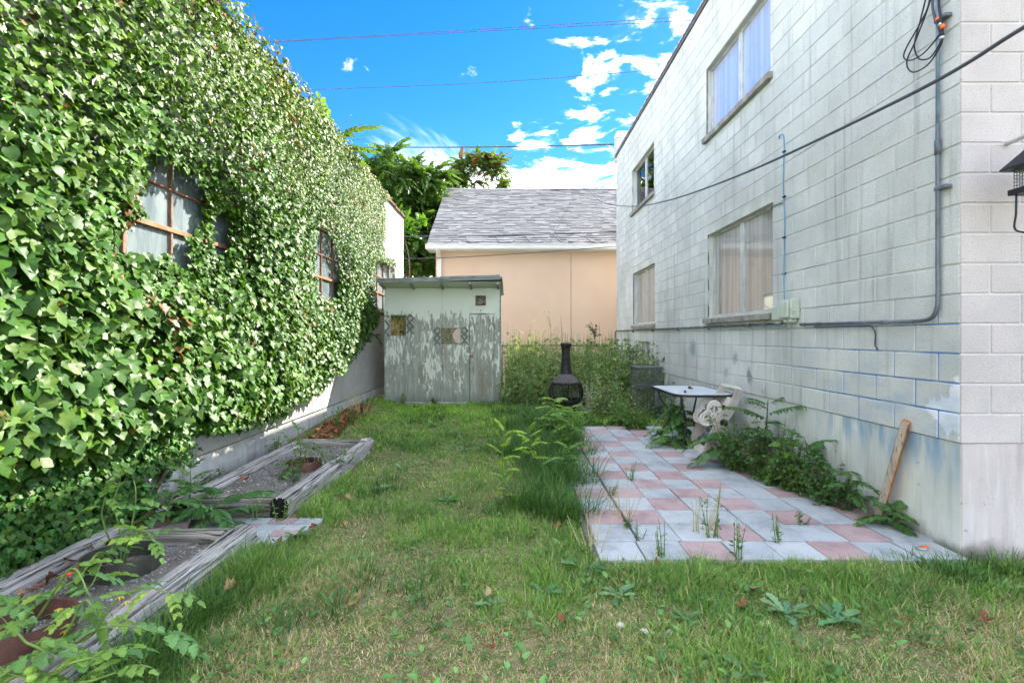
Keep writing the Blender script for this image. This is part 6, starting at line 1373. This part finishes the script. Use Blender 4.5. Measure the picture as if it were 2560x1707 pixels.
# dandelion rosettes
ROS = fan(sym([(0, 0), (0.05, 0.12), (0.10, 0.25), (0.07, 0.32), (0.17, 0.45), (0.10, 0.52), (0.20, 0.66), (0.13, 0.74), (0.16, 0.86), (0, 1)]), (0, 0.5), 0.25, 0.25, 0.02, 9)
def rosette(label, p, size, col, seed, n=9):
    r = np.random.default_rng(seed); a = np.arange(n) * 2.4 + r.normal(0, 0.2, n); el = r.uniform(0.15, 0.7, n); d = np.stack((np.cos(a) * np.cos(el), np.sin(a) * np.cos(el), np.sin(el)), 1)
    v, f, c = scatter(*ROS, np.tile(np.array(p) + (0, 0, 0.012), (n, 1)), frames(d, np.tile((0, 0, 1.0), (n, 1))), size * r.uniform(0.7, 1.15, n), jitter_col(col, n, 0.18, 0.1, r)); o = obj('rosette_weed', mesh_np('rosette_weed', v, f, c, M_LEAF)); tag(o, label, 'weed', 'broad leaved weeds in the lawn')
for i, (px, py, s, lb) in enumerate(((1455, 1425, 0.15, 'dandelion just left of the front patio corner'), (1360, 1490, 0.13, 'dandelion left of foreground centre with pale toothed leaves'), (1545, 1495, 0.11, 'dandelion in dry grass below the patio corner'), (1755, 1420, 0.11, 'dandelion against the front edge of the red paver'), (1880, 1475, 0.08, 'small dandelion in dark grass below the patio'), (1965, 1540, 0.13, 'dandelion in the dark grass right of foreground centre'), (2095, 1560, 0.14, 'pale broad weed farthest right in foreground grass'), (1715, 1555, 0.09, 'narrow leaved weed in foreground below patio'), (1230, 1515, 0.10, 'weed beside a curled brown leaf in foreground'), (1860, 1690, 0.11, 'weed cut by the bottom picture edge right of centre'), (740, 1345, 0.12, 'broad weed beside the near bed corner path'), (1005, 1175, 0.11, 'broad weed in lawn right of the farther bed'), (1160, 1130, 0.12, 'broad weed in middle of the lawn'), (1080, 1065, 0.13, 'weed patch in lawn before the shed'), (890, 1120, 0.14, 'weed between shed wall corner and farther bed'), (1035, 1505, 0.07, 'tiny weed beside the crumpled leaf in foreground'), (1120, 1255, 0.12, 'broad dark weed left of the white flowered weed'), (960, 1225, 0.10, 'weed at lawn edge of the farther bed'))):
    rosette(lb, G(px, py, gz(*G(px, py)[:2]).item()), s, ((0.16, 0.31, 0.12), (0.12, 0.26, 0.07), (0.20, 0.36, 0.17))[i % 3], 200 + i)
# clover and ground cover in the lawn
def clover():
    r = np.random.default_rng(15); n = 7000; x = r.uniform(-2.0, 3.0, n); y = 1.4 + 8.6 * r.random(n) ** 1.3; k = (fbm(x * 1.6, y * 1.6, 71) > 0.50) & ~((x > PX0 - 0.02) & (y > 3.27)) & ~((x < -1.75) & (y < 6.6)); x, y = x[k], y[k]; n = len(x)
    a = r.uniform(0, 6.28, n); el = r.uniform(0.1, 0.8, n); d = np.stack((np.cos(a) * np.cos(el), np.sin(a) * np.cos(el), np.sin(el)), 1)
    v, f, c = scatter(*OVAL, np.stack((x, y, gz(x, y) + r.uniform(0.015, 0.05, n)), 1), frames(d, np.tile((0, 0, 1.0), (n, 1))), np.stack([r.uniform(0.02, 0.055, n)] * 3, 1) * np.array((1.3, 1, 1)), jitter_col((0.13, 0.27, 0.07), n, 0.28, 0.15, r)); o = obj('ground_cover', mesh_np('ground_cover', v, f, c, M_LEAF)); tag(o, 'small broad leaves of ground cover in the lawn', 'ground cover', None, 'stuff')
clover()
# fallen leaves
def curled(seed, v):
    V, Fc = IVY[v]; V = V.copy(); r = random.Random(seed); k = r.uniform(0.8, 1.6); V[:, 2] += k * V[:, 0] ** 2 * 1.2 + 0.5 * (V[:, 1] - 0.5) ** 2; return V, Fc
def dead_leaf(label, p, size, col, seed):
    r = np.random.default_rng(seed); V, Fc = curled(seed, seed % 4); a = r.uniform(0, 6.28); R = frames(np.array((math.cos(a), math.sin(a), r.uniform(-0.1, 0.5)))[None], np.array((r.normal(0, 0.3), r.normal(-0.2, 0.3), 1.0))[None])
    v, f, c = scatter(V, Fc, np.array(p)[None], R, np.array([size]), np.array([col])); o = obj('fallen_leaf', mesh_np('fallen_leaf', v, f, c, M_DRYLEAF)); tag(o, label, 'leaf', 'fallen dry leaves')
BR, TAN, RD = (0.24, 0.105, 0.04), (0.42, 0.28, 0.13), (0.20, 0.06, 0.03)
for i, (px, py, s, c, lb, z) in enumerate(((585, 1488, 0.085, TAN, 'pale tan leaf in grass beside the near bed', .04), (897, 1513, 0.085, TAN, 'crumpled tan leaf on dry lawn patch left of centre', .03), (1232, 1632, 0.06, BR, 'brown curled leaf lowest in the foreground', .03), (1340, 1332, 0.07, TAN, 'tan leaf on lawn left of patio front corner', .03), (1400, 1328, 0.05, BR, 'upright brown leaf left of patio front corner', .04), (1570, 1440, 0.05, BR, 'brown leaf in grass nearest the patio corner', .03), (1637, 1423, 0.055, BR, 'brown leaf at patio front edge left of red paver', .03), (1228, 1500, 0.05, TAN, 'small leaf on the foreground weed', .04), (1410, 1567, 0.055, BR, 'brown curled leaf on dark tuft in foreground', .05), (1890, 1490, 0.07, TAN, 'tan curled leaf in the dark grass', .04), (1862, 1530, 0.06, BR, 'thin reddish leaf in dark foreground grass', .03), (2265, 1565, 0.05, BR, 'small brown leaf far right in the foreground', .03), (2470, 1560, 0.06, RD, 'reddish leaf on the bare patch at right edge', .03), (788, 1325, 0.06, RD, 'reddish leaf near the side path corner', .03), (690, 1368, 0.07, RD, 'reddish brown leaf beside the side path pavers', .03), (665, 1370, 0.06, RD, 'dark red leaf touching the near bed end', .03), (865, 1253, 0.06, TAN, 'tan leaf beside the farther bed', .03), (800, 1252, 0.07, TAN, 'pale torn leaf against the farther bed side', .03), (858, 1322, 0.05, TAN, 'small tan leaf on lawn below the farther bed', .03), (1168, 1121, 0.06, BR, 'brown leaf mid lawn before the shed', .03), (1692, 1117, 0.06, RD, 'red brown leaf on paver by front table leg', .05), (2030, 1225, 0.10, BR, 'large brown leaf under the foundation weeds', .05), (445, 1570, 0.07, TAN, 'pale torn leaf against the near bed side', .04), (845, 1175, 0.05, RD, 'red leaf at farther bed timber joint', .03))):
    p = G(px, py, 0.0); p[2] = gz(p[0], p[1]).item() + z; dead_leaf(lb, p, s, c, 300 + i)
dead_leaf('dry dark leaf lying on the glass table top', (2.52, 7.05, TZ + 0.008), 0.07, (0.06, 0.055, 0.04), 391)
dead_leaf('red leaf on soil near left timber of farther bed', (-2.55, 4.75, 0.13), 0.08, (0.34, 0.08, 0.03), 392)
def leaf_litter():
    r = np.random.default_rng(25); n = 420; t = r.random(n); y = 6.75 + 2.6 * t; x = -2.86 + np.abs(r.normal(0, 0.13, n)) + 0.1 * (1 - t); a = r.uniform(0, 6.28, n); d = np.stack((np.cos(a), np.sin(a), r.normal(0.1, 0.5, n)), 1)
    v, f, c = scatter(*curled(3, 0), np.stack((x, y, gz(x, y) + r.uniform(0.01, 0.07, n)), 1), frames(d, np.tile((0, 0, 1.0), (n, 1)) + r.normal(0, 0.4, (n, 3))), r.uniform(0.04, 0.085, n), jitter_col((0.26, 0.13, 0.06), n, 0.35, 0.2, r))
    x2 = r.uniform(-3.0, -2.6, 160); y2 = r.uniform(2.6, 4.4, 160); a = r.uniform(0, 6.28, 160); d = np.stack((np.cos(a), np.sin(a), r.normal(0.1, 0.5, 160)), 1)
    p2 = scatter(*curled(4, 1), np.stack((x2, y2, r.uniform(0.02, 0.14, 160)), 1), frames(d, np.tile((0, 0, 1.0), (160, 1)) + r.normal(0, 0.4, (160, 3))), r.uniform(0.04, 0.08, 160), jitter_col((0.22, 0.09, 0.04), 160, 0.35, 0.2, r))
    v, f, c = merge([(v, f, c), p2]); o = obj('leaf_litter', mesh_np('leaf_litter', v, f, c, M_DRYLEAF)); tag(o, 'drift of dry brown leaves along the left wall base', 'leaf litter', None, 'stuff')
leaf_litter()
# along the left wall
bush('dry_weed', 'dry straw coloured weed at left wall near the shed corner', (-2.66, 8.7, 0.15), 26, 0.42, 0.34, 0.03, (0.36, 0.33, 0.16), 150, LANCE, 26, 'weed', None, M_STEMD)
for i, (x, y, h, lb) in enumerate(((-2.75, 9.6, 0.28, 'broad leaved weed by the shed left corner'), (-2.72, 7.6, 0.35, 'spindly weed by left wall beyond the farther bed'), (-2.6, 8.05, 0.2, 'low green weed among dry leaves by left wall'), (-2.25, 10.3, 0.28, 'fern like weed against the shed front'), (-1.62, 10.36, 0.16, 'small weed at the foot of shed front'), (-2.93, 6.2, 0.25, 'thin weed on the old footing above farther bed'), (-2.95, 4.9, 0.22, 'weed between footing and left timber of farther bed'), (-2.88, 4.35, 0.35, 'dark weed by the footing beside rotten timber end'))):
    bush('weed_clump', lb, (x, y, gz(x, y).item()), 7, h, 0.16, 0.06, (DARKG, MIDG)[i % 2], 160 + i, OVAL, 14, 'weed')
# between the beds
sapling('fern leaved sapling growing between the two beds', (-2.30, 3.92, 0.02), (-2.26, 3.9, 0.24), 10, 0.36, (0.085, 0.21, 0.06), 31, 'a', start=0.2, lift=0.25)
sapling('sapling with spreading fronds at left end of side path', (-2.62, 3.85, 0.02), (-2.60, 3.85, 0.30), 8, 0.34, (0.10, 0.23, 0.06), 32, 'a', start=0.3, lift=0.3)
sapling('slim sapling rising beside the rotten timber end', (-2.66, 4.12, 0.1), (-2.60, 4.05, 0.42), 6, 0.15, (0.12, 0.24, 0.05), 33, 'b', start=0.4, lift=0.7)
bush('weed_clump', 'small round leaved weed before the blackened timber end', (-1.86, 4.02, 0.01), 3, 0.2, 0.08, 0.04, MIDG, 171, OVAL, 16)
bush('weed_clump', 'slim weed in front of the farther bed cross timber', (-2.05, 4.02, 0.01), 3, 0.32, 0.08, 0.05, (0.12, 0.22, 0.05), 172, LANCE, 14)
bush('weed_clump', 'trailing weed over the right timber joint of farther bed', (-1.86, 5.42, 0.12), 12, 0.22, 0.28, 0.035, (0.09, 0.20, 0.06), 173, OVAL, 20)
bush('weed_clump', 'small upright weed in soil of the farther bed', (-2.15, 4.85, 0.09), 5, 0.18, 0.12, 0.05, (0.06, 0.14, 0.05), 174, OVAL, 12)

# ---- tomato plants
def vine(label, base, stems, leaflen, seed, col, fruit=(), flowers=(), per=5, name='tomato_plant', red=()):
    rr = random.Random(seed); T = thing(name, label, 'tomato plant', base); mb = MB(); base = np.array(base, float)
    for st in stems:
        s = stem_tube(mb, [base] + [np.array(q, float) for q in st], 0.0065, 0.003, 6, 22)
        for k in range(per):
            t = 0.25 + 0.75 * k / (per - 1); i = min(len(s) - 1, int(t * (len(s) - 1))); a = rr.uniform(0, 6.28); d = (math.cos(a), math.sin(a), rr.uniform(-0.1, 0.7)); put_frond(T, 't', s[i], d, leaflen * rr.uniform(0.7, 1.15), col[rr.randrange(len(col))], rr, name='leaf')
        put_frond(T, 't', s[-1], s[-1] - s[-3] + np.array((0, 0, 0.01)), leaflen * 0.8, col[0], rr, name='leaf')
    place('stem', mb, M_STEM, T, True)
    def ball(p, r_, m, nm):
        b = MB().lathe([(0.0, -r_), (r_ * 0.7, -r_ * 0.75), (r_, 0), (r_ * 0.75, r_ * 0.7), (r_ * 0.3, r_ * 0.88), (0, r_ * 0.8)], p, 14); place(nm, b, m, T, True)
        place('fruit_stalk', MB().tube(spline([np.array(p) + (0, 0, r_ * 0.8), np.array(p) + (0.01, 0, r_ + 0.02), np.array(p) + (0.03, 0.01, r_ + 0.035)], 8), 0.002, 4), M_STEM, T)
    for p, r_ in fruit: ball(p, r_, M_TOMG, 'green_tomato')
    for p, r_ in red: ball(p, r_, M_TOMR, 'red_tomato')
    V, Fc = LANCE
    for p in flowers:
        a = np.arange(6) * 1.047; d = np.stack((np.cos(a), np.sin(a), np.full(6, -0.2)), 1); v, f, c = scatter(V, Fc, np.tile(p, (6, 1)), frames(d, np.tile((0, 0, 1.0), (6, 1))), np.full(6, 0.022), np.tile((0.8, 0.6, 0.03), (6, 1))); obj('flower', mesh_np('flower', v, f, c, M_LEAF), T)
TC = ((0.19, 0.34, 0.07), (0.13, 0.28, 0.08), (0.27, 0.42, 0.07))
vine('upright tomato plant in grey-green ring of nearest bed', (-2.38, 3.05, 0.09), [[P(300, 1330, 3.05), P(285, 1260, 3.0), P(300, 1205, 3.0)], [P(330, 1310, 3.1), P(340, 1240, 3.1), P(335, 1200, 3.12)], [P(270, 1340, 2.95), P(255, 1290, 2.9), P(262, 1245, 2.85)], [P(340, 1340, 2.9), P(365, 1330, 2.85), P(380, 1350, 2.8)], [P(250, 1380, 2.75), P(200, 1440, 2.62), P(150, 1470, 2.55)], [P(260, 1400, 2.8), P(230, 1460, 2.7), P(180, 1500, 2.6)]], 0.17, 71, TC, red=[(P(172, 1434, 2.62), 0.013)])
vine('sprawling tomato plant in brown ring reaching over the timber', (-2.25, 2.30, 0.09), [[P(110, 1520, 2.2), P(180, 1420, 2.15), P(225, 1490, 2.1)], [P(150, 1600, 2.05), P(210, 1500, 2.0), P(245, 1540, 2.0)], [P(160, 1620, 2.05), P(230, 1580, 1.98), P(300, 1562, 1.95), P(400, 1580, 1.93)], [P(210, 1600, 2.05), P(290, 1500, 2.1), P(370, 1470, 2.1), P(420, 1480, 2.1)], [P(60, 1560, 2.2), P(20, 1520, 2.1), P(-20, 1510, 2.0)]], 0.16, 72, TC, flowers=[P(316, 1502, 2.05), P(163, 1575, 2.1), P(148, 1520, 2.1), P(300, 1490, 2.06)], fruit=[(P(176, 1636, 2.0), 0.014), (P(200, 1647, 2.0), 0.015)])
vine('tomato plant with green fruit at lower left picture corner', (-2.2, 1.75, 0.09), [[P(90, 1660, 1.75), P(60, 1600, 1.75), P(20, 1560, 1.75)], [P(120, 1690, 1.72), P(170, 1660, 1.7), P(240, 1640, 1.7)], [P(150, 1720, 1.7), P(230, 1700, 1.68), P(290, 1680, 1.66)], [P(60, 1720, 1.7), P(20, 1680, 1.7), P(-30, 1650, 1.7)]], 0.16, 73, TC, fruit=[(P(77, 1674, 1.72), 0.020), (P(80, 1693, 1.70), 0.017)])
vine('small yellowing tomato plant in ring of farther bed', (-2.24, 5.30, 0.09), [[P(752, 1130, 5.3), P(748, 1095, 5.3), P(745, 1075, 5.28)], [P(738, 1135, 5.25), P(728, 1110, 5.2)], [P(765, 1130, 5.3), P(770, 1105, 5.3)], [P(735, 1150, 5.15), P(727, 1170, 5.1)]], 0.17, 74, ((0.12, 0.22, 0.05), (0.15, 0.22, 0.06)), per=4)
bush('dry_weed', 'dried brown stalk inside ring of farther bed', (-2.12, 5.36, 0.09), 4, 0.22, 0.1, 0.03, (0.28, 0.15, 0.06), 175, LANCE, 16, 'weed', None, M_STEMD)

# ================================================================ weed thicket at the back
def thicket():
    r = np.random.default_rng(93); mb = MB(); P_, D_, S_, C_ = [], [], [], []; stemV = []
    sites = []
    for k in range(560):
        x = r.uniform(-0.15, 3.0); y = r.uniform(10.0, 13.6)
        if x > 2.1 and y < 9.8: continue
        h = (1.4 + 0.6 * fbm(np.array([x * 1.4]), np.array([y * 0.7]), 97)[0]) * r.uniform(0.65, 1.1) * (0.8 + 0.06 * (y - 10))
        if abs(x - 1.1) < 0.45 and y < 10.3: continue
        sites.append((x, y, h))
    for k in range(60): sites.append((r.uniform(-0.1, 0.8), r.uniform(9.9, 10.8), r.uniform(0.5, 0.85)))
    for k in range(90): sites.append((r.uniform(1.5, 2.9), r.uniform(8.9, 10.6), r.uniform(0.3, 0.95)))
    for x, y, h in sites:
        b0 = np.array((x, y, 0.0)); tp = b0 + np.array((r.normal(0, 0.10), r.normal(0, 0.10), h)); s = stem_tube(mb, [b0, (b0 + tp) / 2 + r.normal(0, 0.03, 3), tp], 0.006, 0.002, 3, 7)
        m = int(72 * h); t = r.uniform(0.1, 1.0, m) ** 0.8; i = (t * (len(s) - 1)).astype(int); az = r.uniform(0, 6.28, m); el = r.normal(0.2, 0.45, m); d = np.stack((np.cos(az) * np.cos(el), np.sin(az) * np.cos(el), np.sin(el)), 1)
        P_.append(s[i] + d * r.uniform(0, 0.13, (m, 1)) * (1.1 - t[:, None])); D_.append(d); S_.append(0.10 * r.uniform(0.5, 1.15, m) * (1.2 - 0.75 * t)); kind = r.random()
        C_.append(jitter_col((0.24, 0.34, 0.13) if kind < 0.55 else ((0.35, 0.42, 0.17) if kind < 0.85 else (0.20, 0.31, 0.16)), m, 0.25, 0.15, r))
    P_, D_, S_, C_ = np.vstack(P_), np.vstack(D_), np.concatenate(S_), np.vstack(C_); n = len(P_); v, f, c = scatter(*LANCE, P_, frames(D_, np.tile((0, 0, 1.0), (n, 1)) + r.normal(0, 0.45, (n, 3))), np.stack((S_ * 1.7, S_, S_), 1), C_)
    T = thing('weed_thicket', 'waist high thicket of green weeds between shed and block building', 'weeds', (1.4, 11.8, 0)); T['kind'] = 'stuff'
    a = obj('foliage', mesh_np('foliage', v, f, c, M_LEAF), T); a['kind'] = 'stuff'; place('stems', mb, M_STEM, T)['kind'] = 'stuff'
thicket()
def spire(name, label, base, top, seed, col, leaf=0.06, n=220, stemm=None, side=0.22, br=9):
    """tall branching weed with seed spikes"""
    r = np.random.default_rng(seed); base = np.array(base, float); top = np.array(top, float); T = thing(name, label, 'weed', base); mb = MB(); s = stem_tube(mb, [base, (base + top) / 2 + (0.03, 0, 0), top], 0.009, 0.003, 5, 18); segs = [s[5:]]
    for k in range(br):
        i = r.integers(5, len(s) - 2); a = r.uniform(0, 6.28); l = side * r.uniform(0.6, 1.3) * (1.25 - i / len(s)); e = s[i] + np.array((math.cos(a) * l, math.sin(a) * l * 0.6, l * r.uniform(0.6, 1.3))); q = stem_tube(mb, [s[i], (s[i] + e) / 2 + (0, 0, -0.01), e], 0.004, 0.0015, 4, 8); segs.append(q); segs.append(q)
    allp = np.vstack(segs); i = r.integers(0, len(allp), n); az = r.uniform(0, 6.28, n); el = r.normal(0.4, 0.5, n); d = np.stack((np.cos(az) * np.cos(el), np.sin(az) * np.cos(el), np.sin(el)), 1)
    place('stem', mb, stemm or M_STEM, T, True); v, f, c = scatter(*LANCE, allp[i], frames(d, np.tile((0, 0.1, 1.0), (n, 1))), leaf * r.uniform(0.4, 1.2, n), jitter_col(col, n, 0.25, 0.12, r)); obj('foliage', mesh_np('foliage', v, f, c, M_LEAF), T)['kind'] = 'stuff'
spire('tall_weed', 'sunlit yellow branching weed rising before peach wall left of chiminea', (1.0, 12.6, 0), P(1322, 790, 12.6), 1, (0.58, 0.58, 0.22), 0.05, 700, M_STEMD, 0.55, 14)
spire('tall_weed', 'second pale stalk weed right of the sunlit branching weed', (1.15, 12.5, 0), P(1372, 782, 12.5), 2, (0.52, 0.54, 0.20), 0.045, 520, M_STEMD, 0.5, 12)
spire('tall_weed', 'thin dry stalk leaning right above the chiminea', (1.3, 12.4, 0), P(1402, 790, 12.4), 3, (0.20, 0.17, 0.08), 0.02, 70, M_STEMB, 0.3, 6)
spire('tall_weed', 'tall dark green spire weed right of the chiminea', (2.1, 11.2, 0), P(1481, 812, 11.2), 4, (0.055, 0.09, 0.03), 0.09, 260, None, 0.30, 9)
spire('tall_weed', 'broad seed headed weed in front of louvre vent', (2.35, 10.4, 0), P(1588, 855, 10.4), 5, (0.13, 0.16, 0.05), 0.08, 320, None, 0.35, 14)
spire('tall_weed', 'dark climbing weed on block wall behind the cage', (2.93, 10.0, 0), P(1665, 870, 9.9), 6, (0.06, 0.085, 0.03), 0.10, 240, M_STEMB, 0.25, 8)
spire('tall_weed', 'straw coloured seed weed beside the shed edge', (0.35, 12.2, 0), P(1290, 840, 12.2), 7, (0.60, 0.50, 0.26), 0.05, 600, M_STEMD, 0.4, 14)
spire('tall_weed', 'straw coloured seed weed between shed and chiminea', (0.8, 12.3, 0), P(1345, 845, 12.3), 8, (0.60, 0.52, 0.26), 0.05, 560, M_STEMD, 0.4, 14)
bush('silver_weed', 'silvery white leaved weed right of the chiminea', (1.55, 9.9, 0.0), 46, 0.62, 0.42, 0.055, (0.62, 0.66, 0.66), 190, LANCE, 50, 'weed', None, M_STEMD)

# ================================================================ trees beyond
def ail_tree(name, label, base, crowns, nf, flen, col1, col2, seed, limbs, trunk_r=0.14, rust=0.0):
    r = np.random.default_rng(seed); base = np.array(base, float); T = thing(name, label, 'tree', base); mb = MB(); top = np.mean([c[0] for c in crowns], 0)
    fork = base + (top - base) * 0.45; place('trunk', mb.tube(spline([base - (0, 0, 0.2), (base + fork) / 2 + (0.08, 0, 0), fork], 14), np.linspace(trunk_r, trunk_r * 0.7, len(spline([base, base, fork], 14)))[:len(spline([base - (0, 0, 0.2), (base + fork) / 2, fork], 14))], 9), M_BARK, T, True)
    lm = MB(); tips = []; parts = {0: ([], [], [], []), 1: ([], [], [], []), 2: ([], [], [], [])}
    for (c, rad) in crowns:
        c = np.array(c, float); stem_tube(lm, [fork, (fork + c) / 2 + r.normal(0, 0.2, 3), c], trunk_r * 0.5, 0.02, 6, 10); w = int(nf * rad[0] * rad[2] / sum(q[1][0] * q[1][2] for q in crowns)); nb = max(5, w // 14)
        for b in range(nb):                                # sprays: each a twig with fronds around it
            u = nrm(r.normal(0, 1, 3)); q = c + u * np.array(rad) * (r.random() ** 0.35); stem_tube(lm, [c + (q - c) * 0.2, (c + q) / 2 + r.normal(0, 0.1, 3), q], 0.018, 0.006, 4, 6); m = max(3, int(w / nb * r.uniform(0.6, 1.4)))
            az = r.uniform(0, 6.28, m); el = r.normal(0.25, 0.4, m); d = np.stack((np.cos(az) * np.cos(el), np.sin(az) * np.cos(el), np.sin(el)), 1) + u * 0.3; cl = mixcol(col1, col2, np.clip(r.normal(0.4, 0.3, m), 0, 1)) * r.uniform(0.75, 1.25)
            if rust: k = r.random(m) < rust; cl[k] = (0.22, 0.10, 0.03)
            vi = r.integers(0, 3)
            for li, val in zip(parts[vi], (q + r.normal(0, 0.08, (m, 3)), d, flen * r.uniform(0.65, 1.2, m), cl)): li.append(val)
    place('limbs', lm, M_BARK, T, True); out = []
    for vi, (p, d, s, c) in parts.items():
        if p: p = np.vstack(p); d = np.vstack(d); s = np.concatenate(s); c = np.vstack(c); out.append(scatter(*FR_AIL[vi], p, frames(d, np.tile((0, 0, 1.0), (len(p), 1))), s, c))
    v, f, c = merge(out); obj('crown', mesh_np('crown', v, f, c, M_LEAF), T)['kind'] = 'stuff'
ail_tree('tree_of_heaven', 'large dark green tree with feathery leaves left of house roof', (-4.4, 19.5, 0), [(P(985, 440, 19), (1.2, 1.0, 0.95)), (P(940, 500, 19), (1.0, 0.9, 1.1)), (P(1050, 470, 20), (1.1, 1.0, 0.9)), (P(1030, 560, 19.5), (1.2, 0.9, 1.2)), (P(960, 590, 18.5), (1.0, 0.8, 1.2)), (P(1050, 650, 18.5), (1.3, 0.8, 1.3)), (P(1090, 530, 21), (1.0, 1.0, 1.1))], 2400, 0.75, (0.06, 0.135, 0.03), (0.14, 0.24, 0.045), 11, 7, 0.16)
ail_tree('tree_of_heaven', 'farther tree with reddish seed clusters above the roof ridge', (-2.2, 24, 0), [(P(1120, 440, 23.5), (0.9, 0.8, 1.0)), (P(1185, 420, 24), (1.0, 0.8, 0.95)), (P(1235, 430, 24), (0.8, 0.7, 0.75)), (P(1100, 490, 23.5), (1.2, 0.8, 0.8)), (P(1180, 500, 24), (1.2, 0.8, 0.6)), (P(1370, 510, 24), (0.35, 0.4, 0.25))], 1000, 0.62, (0.08, 0.15, 0.03), (0.17, 0.24, 0.045), 12, 6, 0.12, 0.14)
ail_tree('young_tree', 'bright green young tree between ivy building end and house', (-3.7, 16.9, 0), [(P(1000, 560, 16.6), (0.45, 0.4, 0.55)), (P(1020, 610, 16.8), (0.55, 0.4, 0.55)), (P(1045, 585, 16.8), (0.4, 0.4, 0.5)), (P(1060, 640, 16.9), (0.5, 0.4, 0.5)), (P(1030, 675, 17), (0.6, 0.4, 0.5)), (P(985, 650, 16.8), (0.4, 0.4, 0.5))], 420, 0.42, (0.085, 0.20, 0.03), (0.16, 0.30, 0.035), 13, 6, 0.06)
def wall_sprig(label, base, tips, seed):
    rr = random.Random(seed); T = thing('sapling', label, 'sapling', base); mb = MB(); base = np.array(base)
    for tp, ln in tips:
        tp = np.array(tp); s = stem_tube(mb, [base, (base + tp) / 2 + (0, 0, 0.05), tp], 0.008, 0.004); d = tp - base; put_frond(T, 'a', base + d * 0.15, d, ln, (0.13, 0.22, 0.04), rr)
    place('stem', mb, M_STEM, T, True)
wall_sprig('pale feathery sapling sprouting above the ivy wall top', (-3.30, 9.0, 4.88), [((-3.25, 8.7, 5.6), 0.75), ((-2.9, 9.1, 5.55), 0.8), ((-2.6, 9.2, 5.15), 0.7), ((-2.7, 9.5, 4.98), 0.6)], 41)
wall_sprig('small sprig at coping farther along the ivy wall top', (-3.25, 10.6, 4.85), [((-3.0, 10.6, 5.2), 0.3), ((-3.05, 10.9, 5.15), 0.3)], 42)
